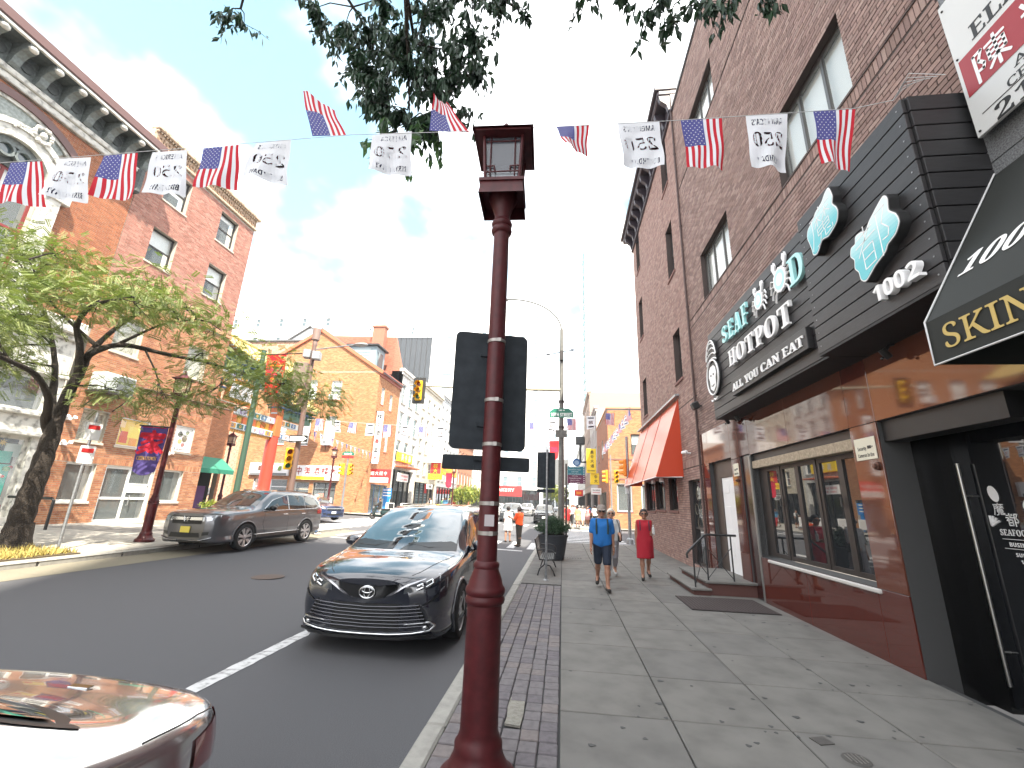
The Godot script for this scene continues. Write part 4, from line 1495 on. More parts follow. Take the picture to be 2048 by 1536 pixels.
func ornate_building() -> void:
	var b = thing("ornate_building","ornate old brick building with a heavy bracketed cornice and white arched window","building")
	var f = left_frame(-18.9)
	var U1 = 14.0
	var U0 = -9.0
	var wht = mat("stucco_white",Color(0.66,0.65,0.60),0.75,{"tex": "dirt","scale": 0.7})
	var gry = mat("cornice_grey",Color(0.20,0.23,0.225),0.7,{"tex": "soft","scale": 1.2})
	var dkg = mat("cornice_dark",Color(0.10,0.115,0.115),0.7,{"tex": "soft","scale": 1.2})
	var brn = mat("gutter_brown",Color(0.13,0.07,0.065),0.6)
	var arches = [10.1,4.3,-1.5,-7.3]
	var holes = []
	for a in arches: holes.append([a - 1.0,7.9,2.0,5.4])
	var w = MB.new()
	pierced(w,f,U0,U1,7.6,16.4,holes,0.4)
	fbox(w,f,U1 - 0.3,U1,0.0,16.4,-10.0,-0.4)
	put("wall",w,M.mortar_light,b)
	var big = []
	for a in arches: big.append([a - 1.6,7.6,3.2,6.3])
	bricks(b,f,U0,U1,7.95,15.0,big,[Color(0.42,0.155,0.07),Color(0.46,0.18,0.085),Color(0.38,0.135,0.065)],{"h": 0.058,"gap": 0.014,"called": "brickwork","singles": 300,"near": Vector3(-18.9,10.5,-13.2)})
	var k = 0
	for a in arches:
		var sr = MB.new()
		arc_band(sr,f,a,12.35,0.98,1.5,0.0,PI,0.0,0.20,28)
		arc_band(sr,f,a,12.35,1.36,1.56,0.0,PI,0.20,0.26,28)
		for s in [-1.0,1.0]:
			fbox(sr,f,a + s * 1.01,a + s * 1.55,7.9,12.35,0.0,0.2,0.02)
			fbox(sr,f,a + s * 0.98,a + s * 1.78,12.0,12.4,0.0,0.27,0.03)
		var su = put("arch_surround",sr,wht,b)
		var ir = MB.new()
		arc_band(ir,f,a,12.35,0.72,0.98,0.0,PI,-0.12,0.03,24)
		put("inner_moulding",ir,gry,su)
		for s in [-0.22,0.22]:
			var oc = MB.new()
			arc_band(oc,f,a + s * 1.15,12.85,0.19,0.27,0,TAU,-0.1,0.06,20)
			put("oculus_ring",oc,gry,su)
			var og = MB.new()
			og.lathe([Vector2(0,0.0),Vector2(0.2,0.0)],20,f * Vector3(a + s * 1.15,12.85,-0.06),f.basis * Basis(Vector3.RIGHT,PI / 2))
			put("oculus_pane",og,M.blue_glass,su)
		# tympanum and window below it
		var ty = MB.new()
		arc_band(ty,f,a,12.35,0.0,0.99,0,PI,-0.3,-0.13,20)
		put("tympanum",ty,dkg,su)
		window(b,f,[a - 1.0,7.9,2.0,4.45],{"cols": 2,"rail": 0.55,"deep": 0.2,"frame": 0.09,"mat": mat("frame_red",Color(0.2,0.03,0.03),0.6),"blind": 0.2,"sill_mat": wht})
		# wide relieving arch over it
		var sp = MB.new()
		arc_band(sp,f,a - 0.4 if k == 0 else a,11.7,2.05,2.86,0.95,PI - 0.95,0.0,0.06,20)
		put("spandrel_panel",sp,mat("panel_green",Color(0.36,0.40,0.38),0.7,{"tex": "soft","scale": 1.0}),su)
		var ba = MB.new()
		arc_band(ba,f,a - 0.4 if k == 0 else a,11.7,2.86,3.14,0.9,PI - 0.9,0.0,0.2,24)
		put("brown_arch_moulding",ba,brn,su)
		var wl = MB.new()
		arc_band(wl,f,a - 0.4 if k == 0 else a,11.7,2.74,2.86,0.9,PI - 0.9,0.0,0.13,24)
		put("pale_arch_fillet",wl,wht,su)
		# carved wreath
		var wr = MB.new()
		var wc = Vector2(a + 0.38,13.95)
		for q in 16:
			var an = TAU * q / 16
			wr.ball(f * Vector3(wc.x + cos(an) * 0.26,wc.y + sin(an) * 0.28,0.24),Vector3(0.085,0.09,0.085) * (0.85 + 0.3 * sin(q * 2.4)),8)
		wr.ball(f * Vector3(wc.x,wc.y,0.25),Vector3(0.10,0.15,0.12),10)
		for q in 6: wr.ball(f * Vector3(wc.x - 0.35 - q * 0.08,wc.y - 0.06 - 0.01 * q * q,0.22),Vector3(0.06,0.06,0.05),8)
		put("carved_wreath",wr,wht,su)
		k += 1
	# cornice
	var c = MB.new()
	fbox(c,f,U0,U1 + 0.1,16.42,16.86,-0.3,1.0,0.06)
	var cor = put("cornice",c,brn,b)
	var fz = MB.new()
	fbox(fz,f,U0,U1,15.02,15.28,0.0,0.16,0.03)
	fbox(fz,f,U0,U1,15.28,15.5,0.0,0.24,0.03)
	put("frieze",fz,wht,cor)
	var fb = MB.new()
	fbox(fb,f,U0,U1,15.5,16.42,0.0,0.12)
	put("frieze_back",fb,gry,cor)
	var so = MB.new()
	fbox(so,f,U0,U1 + 0.05,16.36,16.43,0.1,0.97)
	put("soffit",so,dkg,cor)
	var fil = MB.new()
	fbox(fil,f,U0,U1 + 0.1,16.30,16.42,0.86,0.97,0.02)
	put("fillet",fil,wht,cor)
	for i in 28:
		var u = 13.85 - i * 0.79
		var br = MB.new()
		var pl = PackedVector2Array()
		for p in [[0.12,15.55],[0.26,15.5],[0.36,15.62],[0.42,15.85],[0.6,16.02],[0.82,16.08],[0.9,16.2],[0.88,16.36],[0.12,16.36]]: pl.append(Vector2(p[0],p[1]))
		br.prism(pl,-0.13,0.13,f * Transform3D(Basis(Vector3(0,0,1),Vector3(0,1,0),Vector3(-1,0,0)),Vector3(u,0,0)))
		var bo = put("bracket",br,gry,cor)
		var sc = MB.new()
		sc.ball(f * Vector3(u,16.16,0.86),Vector3(0.11,0.11,0.15),8)
		put("scroll",sc,wht,bo)
		var md = MB.new()
		arc_band(md,f,u - 0.395,15.93,0.0,0.2,0,TAU,0.12,0.17,16)
		put("medallion",md,dkg,cor)
	for s in [13.85]:
		var cs = MB.new()
		fbox(cs,f,s - 0.16,s + 0.14,14.3,15.5,0.0,0.36,0.08)
		put("end_console",cs,dkg,cor)
	# painted timber shop front below
	var sh = [[-8.5,4.35,9.5,1.3],[1.8,4.35,11.55,1.3],[1.8,0.7,11.5,2.75],[-8.5,0.7,9.5,2.75]]
	var sw = MB.new()
	pierced(sw,f,U0,U1 - 0.3,0.0,7.6,sh,0.35)
	fbox(sw,f,U0,U1 - 0.25,7.42,7.95,0.0,0.3,0.05)
	fbox(sw,f,U0,U1 - 0.25,7.2,7.42,0.0,0.15,0.03)
	fbox(sw,f,U0,U1 - 0.25,5.7,5.85,0.0,0.12,0.03)
	fbox(sw,f,U0,U1 - 0.25,4.18,4.33,0.0,0.14,0.03)
	fbox(sw,f,U0,U1 - 0.25,3.46,3.6,0.0,0.16,0.03)
	put("painted_shopfront",sw,wht,b)
	for i in 2:
		window(b,f,sh[i],{"cols": 6,"deep": 0.12,"frame": 0.07,"mat": wht,"sill": false,"blind": 0.1})
	window(b,f,sh[3],{"cols": 4,"deep": 0.12,"frame": 0.1,"mat": wht,"sill": false})
	var dw = window(b,f,sh[2],{"cols": 4,"deep": 0.12,"frame": 0.13,"mat": wht,"sill": false,"called": "display_window"})
	var bk = MB.new()
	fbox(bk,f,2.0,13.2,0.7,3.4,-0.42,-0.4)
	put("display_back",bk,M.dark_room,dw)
	for q in [[12.55,1.9,1.2,1.1,Color(0.02,0.40,0.33)],[12.55,2.7,1.1,0.4,Color(0.03,0.33,0.26)],[12.6,1.1,0.9,0.6,Color(0.10,0.45,0.40)],[13.1,2.95,0.5,0.45,Color(0.55,0.62,0.6)],[12.3,2.1,0.3,0.25,Color(0.7,0.75,0.72)]]:
		var cl = MB.new()
		fbox(cl,f,q[0] - q[2] * 0.5,q[0] + q[2] * 0.5,q[1] - q[3] * 0.5,q[1] + q[3] * 0.5,-0.39 + q[2] * 0.03,-0.37 + q[2] * 0.03)
		put("display_cloth",cl,mat("cloth_%d" % int(q[1] * 100 + q[0]),q[4],0.8),dw)
	var rl = RandomNumberGenerator.new()
	rl.seed = 9
	for i in 22:
		var fl = MB.new()
		var fu = rl.randf_range(12.5,13.2)
		var fv = rl.randf_range(0.9,2.5)
		fl.ball(f * Vector3(fu,fv,-0.3),Vector3(0.05,0.07,0.09) * rl.randf_range(0.7,1.4),6)
		put("display_flower",fl,[mat("flower_red",Color(0.5,0.05,0.06),0.7),mat("flower_leaf",Color(0.05,0.22,0.06),0.7),mat("flower_pale",Color(0.65,0.55,0.5),0.7)][i % 3],dw)
	var star = MB.new()
	var sp2 = PackedVector2Array()
	for i in 16: sp2.append(Vector2(12.75,3.18) + Vector2(cos(TAU * i / 16),sin(TAU * i / 16)) * (0.13 if i % 2 == 0 else 0.05))
	star.prism(sp2,-0.36,-0.35,f)
	put("display_star",star,mat("star_gold",Color(0.6,0.4,0.05),0.5),dw)
	var rf = MB.new()
	rf.bx(-29.0,-19.3,15.8,15.9,-14.0,9.0)
	put("roof",rf,M.asphalt_old,b)


func brick_office() -> void:
	var b = thing("brick_office","four-storey orange brick building with an ornamental parapet and posters in its windows","building")
	var f = left_frame(-18.9)
	var U0 = 14.02
	var U1 = 20.9
	var al = mat("aluminium",Color(0.72,0.73,0.72),0.4,{"metal": 0.2})
	var wins = [[15.2,11.88,1.28,1.75],[18.45,11.88,1.25,1.78],[15.2,15.14,1.28,1.78],[18.45,15.14,1.28,1.8]]
	var low = [[14.6,1.24,1.12,1.45],[16.12,0.42,2.24,2.27],[18.8,1.26,1.1,1.45],[14.62,3.55,1.02,1.25],[16.2,3.55,1.36,1.22],[18.88,3.62,1.12,1.28],[14.9,7.4,1.2,1.6],[18.5,7.4,1.2,1.6]]
	var holes = wins + low
	var w = MB.new()
	pierced(w,f,U0,U1,0.2,17.35,holes,0.35)
	fbox(w,f,U1 - 0.3,U1 - 0.002,0.2,17.35,-12.0,-0.35)
	put("wall",w,M.mortar_light,b)
	var up = [Color(0.44,0.20,0.15),Color(0.48,0.23,0.17),Color(0.40,0.17,0.125),Color(0.50,0.26,0.20)]
	var lowc = [Color(0.43,0.185,0.09),Color(0.48,0.22,0.11),Color(0.39,0.155,0.08),Color(0.52,0.26,0.14)]
	bricks(b,f,U0,U1,10.42,17.3,wins,up,{"gap": 0.014,"called": "upper_brickwork"})
	bricks(b,f,U0,U1,0.42,10.2,low,lowc,{"gap": 0.015,"h": 0.064,"singles": 300,"near": Vector3(-18.9,1.4,-14.6),"soldiers": [[U0,U1,2.72,0.24],[U0,U1,5.3,0.24]],"called": "lower_brickwork"})
	var f2 = frame(Vector3(0,0,-20.9),Vector3(-1,0,0),Vector3(0,0,-1))
	bricks(b,f2,18.9,30.6,0.42,17.3,[],up,{"gap": 0.014,"called": "side_brickwork"})
	var be = MB.new()
	fbox(be,f,U0,U1 + 0.06,10.2,10.4,0.0,0.1,0.02)
	put("belt_course",be,mat("terracotta",Color(0.45,0.22,0.13),0.75),b)
	for i in 4: window(b,f,wins[i],{"rail": 0.5,"deep": 0.2,"frame": 0.07,"blind": [0.45,0.5,0.6,0.15][i],"mat": M.bronze,"sill_mat": mat("limestone",Color(0.5,0.44,0.36),0.8)})
	for i in [0,2]: window(b,f,low[i],{"deep": 0.1,"frame": 0.06,"mat": al,"sill_mat": mat("sill_pale",Color(0.62,0.6,0.55),0.7)})
	for i in [3,6,7]: window(b,f,low[i],{"deep": 0.12,"frame": 0.1,"mat": M.cream,"sill_mat": M.limestone,"blind": 1.0,"blind_mat": mat("board_beige",Color(0.42,0.40,0.30),0.7,{"tex": "dirt","scale": 2.0})})
	# glazed double door in pale aluminium
	var d = window(b,f,low[1],{"cols": 2,"rail": 0.42,"deep": 0.08,"frame": 0.1,"mat": al,"sill": false,"called": "glazed_door"})
	var tr = MB.new()
	fbox(tr,f,17.3,18.3,1.95,2.02,-0.12,-0.06)
	put("transom",tr,al,d)
	var nt = MB.new()
	fbox(nt,f,17.32,18.2,1.62,1.94,-0.09,-0.075)
	put("door_notice",nt,M.letter_white,d)
	var hn = MB.new()
	hn.tube([f * Vector3(17.42,1.1,-0.08),f * Vector3(17.42,1.1,0.0),f * Vector3(17.42,1.5,0.0),f * Vector3(17.42,1.5,-0.08)],0.018,6)
	put("door_handle",hn,M.steel,d)
	var th = MB.new()
	fbox(th,f,16.0,18.5,0.3,0.43,-0.1,0.5,0.01)
	put("threshold",th,M.slab_sun,b)
	# printed posters behind the upper panes
	var p1 = window(b,f,low[4],{"deep": 0.04,"frame": 0.05,"mat": al,"sill_mat": M.limestone,"called": "poster_window","cols": 1})
	var yl = MB.new()
	fbox(yl,f,16.24,17.52,3.58,4.74,-0.11,-0.10)
	put("poster",yl,mat("poster_yellow",Color(0.75,0.5,0.06),0.6),p1)
	for q in [[16.55,3.95,0.36,0.5,Color(0.6,0.06,0.02)],[16.95,4.2,0.5,0.5,Color(0.8,0.65,0.1)],[17.0,3.8,0.34,0.36,Color(0.75,0.3,0.03)],[17.38,4.1,0.24,1.0,Color(0.75,0.74,0.7)],[17.38,3.72,0.22,0.2,Color(0.15,0.45,0.06)],[16.4,4.5,0.22,0.3,Color(0.8,0.6,0.35)]]:
		var pb = MB.new()
		fbox(pb,f,q[0] - q[2] * 0.5,q[0] + q[2] * 0.5,q[1] - q[3] * 0.5,q[1] + q[3] * 0.5,-0.099,-0.096 + q[2] * 0.004)
		put("poster_print",pb,mat("print_%d" % int(q[0] * 100 + q[1] * 10),q[4],0.6),p1)
	var p2 = window(b,f,low[5],{"deep": 0.04,"frame": 0.05,"mat": al,"sill_mat": M.limestone,"called": "poster_window","cols": 1})
	var wp = MB.new()
	fbox(wp,f,18.92,19.96,3.66,4.86,-0.11,-0.10)
	put("poster",wp,M.letter_white,p2)
	for q in [[19.3,4.5,0.14,Color(0.08,0.07,0.06)],[19.6,4.3,0.16,Color(0.10,0.12,0.05)],[19.35,4.15,0.12,Color(0.45,0.35,0.08)],[19.7,4.62,0.1,Color(0.2,0.22,0.1)],[19.55,4.0,0.1,Color(0.3,0.1,0.08)]]:
		var pb = MB.new()
		arc_band(pb,f,q[0],q[1],0.0,q[2],0,TAU,-0.1,-0.095,14)
		put("poster_print",pb,mat("printb_%d" % int(q[0] * 100),q[3],0.6),p2)
	var pt = MB.new()
	write(pt,"Sushi",0.6,0.12,f * Transform3D(Basis.IDENTITY,Vector3(19.4,3.78,-0.095)),0.003,false)
	put("poster_lettering",pt,M.letter_black,p2)
	# parapet with carved frieze
	var pa = MB.new()
	fbox(pa,f,U0,U1 + 0.1,17.36,17.5,-0.3,0.14,0.03)
	fbox(pa,f,U0,U1 + 0.05,17.5,18.06,-0.3,0.03)
	fbox(pa,f,U0,U1 + 0.2,18.06,18.27,-0.3,0.24,0.04)
	var par = put("parapet",pa,mat("cream_stone",Color(0.60,0.47,0.34),0.8,{"tex": "dirt","scale": 1.0}),b)
	for i in 46:
		var de = MB.new()
		fbox(de,f,U0 + 0.04 + i * 0.15,U0 + 0.12 + i * 0.15,17.96,18.06,0.03,0.15)
		put("dentil",de,M.cream_stone,par)
	for i in 15:
		var or_ = MB.new()
		var u = U0 + 0.3 + i * 0.45
		arc_band(or_,f,u,17.72,0.06,0.15,0,TAU,0.03,0.08,10)
		fbox(or_,f,u + 0.19,u + 0.25,17.55,17.9,0.03,0.08)
		put("carved_scroll",or_,mat("carving",Color(0.30,0.2,0.13),0.8),par)
	# iron awning frame with brackets
	var aw = thing("awning_frame","bare brown awning frame fixed over the posters","awning frame")
	for q in [["rail",[f * Vector3(15.95,5.98,0.9),f * Vector3(21.0,6.1,0.9)],0.05],["rail",[f * Vector3(15.95,6.15,0.05),f * Vector3(21.0,6.25,0.05)],0.04],["arm",[f * Vector3(15.95,6.15,0.0),f * Vector3(15.95,5.98,0.9)],0.06],["arm",[f * Vector3(18.3,6.2,0.0),f * Vector3(18.3,6.04,0.9)],0.05],["arm",[f * Vector3(20.9,6.25,0.0),f * Vector3(20.9,6.1,0.9)],0.05]]:
		var m = MB.new()
		m.tube(q[1],q[2],6)
		put(q[0],m,mat("awning_iron",Color(0.12,0.07,0.05),0.6),aw)
	# air conditioner on its shelf
	var ac = thing("air_conditioner","grey louvred air conditioner hung on the orange brick building","air conditioner")
	var bd = MB.new()
	fbox(bd,f,14.5,15.75,5.55,6.3,0.02,0.75,0.03)
	put("case",bd,mat("ac_grey",Color(0.42,0.45,0.44),0.5),ac)
	for i in 11:
		var lv = MB.new()
		lv.box(f * Vector3(15.33,5.64 + i * 0.058,0.76),Vector3(0.72,0.03,0.03),f.basis * Basis(Vector3.RIGHT,0.5))
		put("louvre",lv,mat("ac_louvre",Color(0.25,0.28,0.28),0.5),ac)
	var shf = MB.new()
	fbox(shf,f,14.45,15.8,5.46,5.54,0.0,0.8)
	shf.tube([f * Vector3(14.55,5.48,0.75),f * Vector3(14.55,4.9,0.02)],0.025,6)
	shf.tube([f * Vector3(15.7,5.48,0.75),f * Vector3(15.7,4.9,0.02)],0.025,6)
	put("shelf",shf,M.bronze,ac)
	for q in [[14.15,4.3],[14.25,3.35],[18.7,3.45]]:
		var sl = thing("spot_lamp",["white double spot lamp left of the beige board","white spot lamp low on the orange brick wall","white lamp below the sushi poster"][[14.15,14.25,18.7].find(q[0])],"lamp",f * Vector3(q[0],q[1],0.0),0.0,"spot lamps on the orange brick wall")
		var m = MB.new()
		m.box(Vector3(0.06,0,0),Vector3(0.1,0.1,0.16))
		put("box",m,M.white_paint,sl)
		for s in [-0.12,0.12]:
			var hd = MB.new()
			hd.lathe([Vector2(0.03,-0.08),Vector2(0.05,0.0),Vector2(0.075,0.06),Vector2(0.0,0.05)],10,Vector3(0.16,0.05,s),Basis(Vector3.BACK,-1.0))
			put("head",hd,M.white_paint,sl)
	var rl = thing("handrail","dark bent pipe railing beside the orange brick building","handrail")
	var rm = MB.new()
	rm.tube([Vector3(-17.0,0.37,-13.1),Vector3(-17.0,1.3,-13.1),Vector3(-17.1,1.38,-13.1),Vector3(-18.8,1.38,-13.1)],0.045,8)
	put("rail",rm,M.black_metal,rl)
	var rp = MB.new()
	rp.tube([Vector3(-18.1,0.4,-13.1),Vector3(-18.1,1.38,-13.1)],0.04,8)
	put("post",rp,M.black_metal,rl)


func hip_roof(mb: MB,tiles: MB,x0: float,x1: float,z0: float,z1: float,y: float,h: float) -> void:
	# a concave tiled roof running along z, with upturned corners
	var prof = func(t: float) -> float: return y + h * (1.0 - pow(1.0 - t,1.8)) if false else y + h * pow(t,1.35)
	for sd in [0,1]:
		var rows = []
		for i in 9:
			var t = i / 8.0
			var x = lerpf(x0,(x0 + x1) * 0.5,t) if sd == 0 else lerpf(x1,(x0 + x1) * 0.5,t)
			var row = []
			for k in 21:
				var s = k / 20.0
				var z = lerpf(z0,z1,s)
				var up = pow(absf(s - 0.5) * 2.0,5.0) * 0.35 * (1.0 - t)
				row.append(Vector3(x,prof.call(t) + up,z))
			rows.append(row)
		mb.grid(rows,false,sd == 0)
		var n = int(absf(z1 - z0) / 0.16)
		for k in n:
			var s = (k + 0.5) / n
			var pts = []
			for i in 7:
				var t = i / 6.0
				var x = lerpf(x0,(x0 + x1) * 0.5,t) if sd == 0 else lerpf(x1,(x0 + x1) * 0.5,t)
				pts.append(Vector3(x,prof.call(t) + pow(absf(s - 0.5) * 2.0,5.0) * 0.35 * (1.0 - t) + 0.02,lerpf(z0,z1,s)))
			tiles.tube(pts,0.045,6)


func friendship_gate() -> void:
	var g = thing("ceremonial_gate","painted ceremonial gate with red columns and tiled roofs over the side street","gate")
	var X = -23.0
	var f = left_frame(X)
	var red = mat("gate_red",Color(0.50,0.045,0.022),0.5)
	var org = mat("gate_orange",Color(0.56,0.13,0.035),0.55)
	var gold = mat("gate_gold",Color(0.56,0.30,0.045),0.4,{"metal": 0.3})
	var grn = mat("gate_green",Color(0.045,0.14,0.11),0.55)
	var blu = mat("gate_blue",Color(0.06,0.13,0.26),0.55)
	var pal = mat("gate_pale",Color(0.55,0.62,0.62),0.6)
	var til = mat("gate_tile",Color(0.46,0.36,0.17),0.5)
	for z in [-25.0,-31.7]:
		var m = MB.new()
		m.bx(X - 0.42,X + 0.42,0.3,1.55,z - 0.75,z + 0.75,0.06)
		m.bx(X - 0.6,X + 0.6,1.55,2.05,z - 1.0,z + 1.0,0.1)
		m.bx(X - 0.5,X + 0.5,0.3,0.6,z - 0.95,z + 0.95,0.05)
		put("plinth",m,mat("marble",Color(0.68,0.66,0.62),0.6,{"tex": "soft","scale": 0.6}),g)
		var c = MB.new()
		c.lathe([Vector2(0.46,2.04),Vector2(0.44,2.3),Vector2(0.42,6.2)],20,Vector3(X,0,z))
		put("column",c,red,g)
		var c2 = MB.new()
		c2.bx(X - 0.36,X + 0.36,6.2,9.2,z - 0.36,z + 0.36,0.03)
		put("upper_column",c2,org,g)
	# beams with painted panels
	var k = 0
	for q in [[24.2,34.5,6.1,6.55],[24.2,34.5,7.15,7.62],[25.2,31.6,9.5,9.9]]:
		var m = MB.new()
		fbox(m,f,q[0],q[1],q[2],q[3],-0.22,0.22,0.02)
		var bm = put("beam",m,pal,g)
		var u: float = q[0] + 0.25
		while u < q[1] - 0.5:
			var p = MB.new()
			fbox(p,f,u,u + 0.62,q[2] + 0.06,q[3] - 0.06,0.22,0.232)
			put("painted_panel",p,[blu,pal,mat("gate_violet",Color(0.32,0.25,0.42),0.6),gold,grn][k % 5],bm)
			var sc = MB.new()
			arc_band(sc,f,u + 0.31,(q[2] + q[3]) * 0.5,0.05,0.11,0,TAU,0.232,0.24,10)
			put("painted_scroll",sc,[pal,red,pal,blu,gold][k % 5],bm)
			u += 0.75; k += 1
	for i in 14:
		var m = MB.new()
		fbox(m,f,24.6 + i * 0.5,24.95 + i * 0.5,6.6,7.1,-0.06,0.06)
		put("lattice_panel",m,[gold,org][i % 2],g)
	for i in 26:
		var m = MB.new()
		fbox(m,f,25.4 + i * 0.24,25.52 + i * 0.24,5.9,6.1,-0.04,0.04)
		put("fringe",m,gold,g)
	# the plaque
	var pf = left_frame(X + 0.55)
	var tilt = pf * Transform3D(Basis(Vector3.RIGHT,0.12),Vector3(26.9,8.55,0))
	var fr = MB.new()
	fr.box(tilt * Vector3(0,0,0),Vector3(3.0,1.62,0.1),tilt.basis,0.03)
	var pq = put("plaque",fr,org,g)
	var g1 = MB.new()
	g1.box(tilt * Vector3(0,0,0.055),Vector3(2.8,1.44,0.03),tilt.basis,0.01)
	put("gilt_frame",g1,gold,pq)
	var rg = RandomNumberGenerator.new()
	rg.seed = 3
	for i in 60:
		var s = i / 60.0 * 8.0
		var p = Vector2.ZERO
		if s < 2.8: p = Vector2(-1.4 + s,0.62)
		elif s < 4.0: p = Vector2(1.3,0.62 - (s - 2.8))
		elif s < 6.8: p = Vector2(1.4 - (s - 4.0),-0.62)
		else: p = Vector2(-1.3,-0.62 + (s - 6.8))
		var bl = MB.new()
		bl.ball(tilt * Vector3(p.x,p.y,0.08),Vector3(0.07,0.06,0.05) * rg.randf_range(0.7,1.3),6)
		put("carving",bl,mat("gilt_dark",Color(0.36,0.2,0.04),0.45,{"metal": 0.3}) if i % 3 == 0 else gold,pq)
	var g2 = MB.new()
	g2.box(tilt * Vector3(0,0,0.075),Vector3(2.35,0.98,0.02),tilt.basis)
	put("white_field",g2,M.letter_white,pq)
	var ch = [[[10,50,90,50],[50,10,50,95],[25,25,35,40],[75,25,65,40]],[[50,5,50,35],[15,35,85,35],[50,35,20,90],[50,35,85,90],[30,65,70,65]],[[20,15,80,15,80,50,20,50,20,15],[50,50,50,95],[15,75,85,75]],[[15,30,85,30],[50,8,50,92],[25,55,75,55],[10,90,90,90]]]
	var gm = MB.new()
	for i in 4: glyph(gm,ch[i],0.42,tilt * Transform3D(Basis.IDENTITY,Vector3(0.84 - i * 0.56,0,0.086)),9.0,0.006)
	put("characters",gm,gold,pq)
	# roofs on bracket sets
	var roofs = [[X - 1.4,X + 1.4,-24.0,-32.8,11.0,1.3],[X - 1.1,X + 1.1,-31.2,-36.2,8.95,0.9],[X - 1.1,X + 1.1,-20.98,-25.6,8.95,0.9]]
	for r in roofs:
		var ms = MB.new()
		var mt = MB.new()
		hip_roof(ms,mt,r[0],r[1],r[2],r[3],r[4],r[5])
		var ro = put("roof",ms,til,g)
		put("tile_ridges",mt,mat("gate_ridge",Color(0.55,0.42,0.16),0.45),ro,null,"stuff")
		var rd = MB.new()
		rd.tube([Vector3(X,r[4] + r[5] + 0.08,r[2] + 0.2),Vector3(X,r[4] + r[5] + 0.05,(r[2] + r[3]) * 0.5),Vector3(X,r[4] + r[5] + 0.08,r[3] - 0.2)],0.14,8)
		for e in [r[2],r[3]]: rd.ball(Vector3(X,r[4] + r[5] + 0.25,e),Vector3(0.14,0.25,0.2),8)
		put("ridge",rd,M.gate_ridge,ro)
		var n = int((r[2] - r[3]) / 0.17)
		for i in n:
			var ef = MB.new()
			var zz: float = r[2] - (i + 0.5) * 0.17
			var s = absf((i + 0.5) / n - 0.5) * 2.0
			ef.tube([Vector3(r[1] - 0.25,r[4] - 0.02 + pow(s,5.0) * 0.3,zz),Vector3(r[1] + 0.02,r[4] - 0.06 + pow(s,5.0) * 0.35,zz)],0.05,6)
			put("rafter_end",ef,pal if i % 2 else gold,ro)
		# stepped bracket sets below the eaves
		for i in int((r[2] - r[3]) / 0.55):
			var zz: float = r[2] - 0.3 - i * 0.55
			for s in 4:
				var bk = MB.new()
				bk.box(Vector3(X,r[4] - 0.18 - s * 0.24,zz),Vector3(1.7 - s * 0.38,0.11,0.2 + (s % 2) * 0.2),Basis.IDENTITY,0.02)
				put("bracket",bk,[grn,blu,grn,pal][s],ro)
		var bb = MB.new()
		bb.bx(X - 0.3,X + 0.3,r[4] - 1.15,r[4] + 0.05,r[3] + 0.2,r[2] - 0.2)
		put("eave_beam",bb,grn,ro)


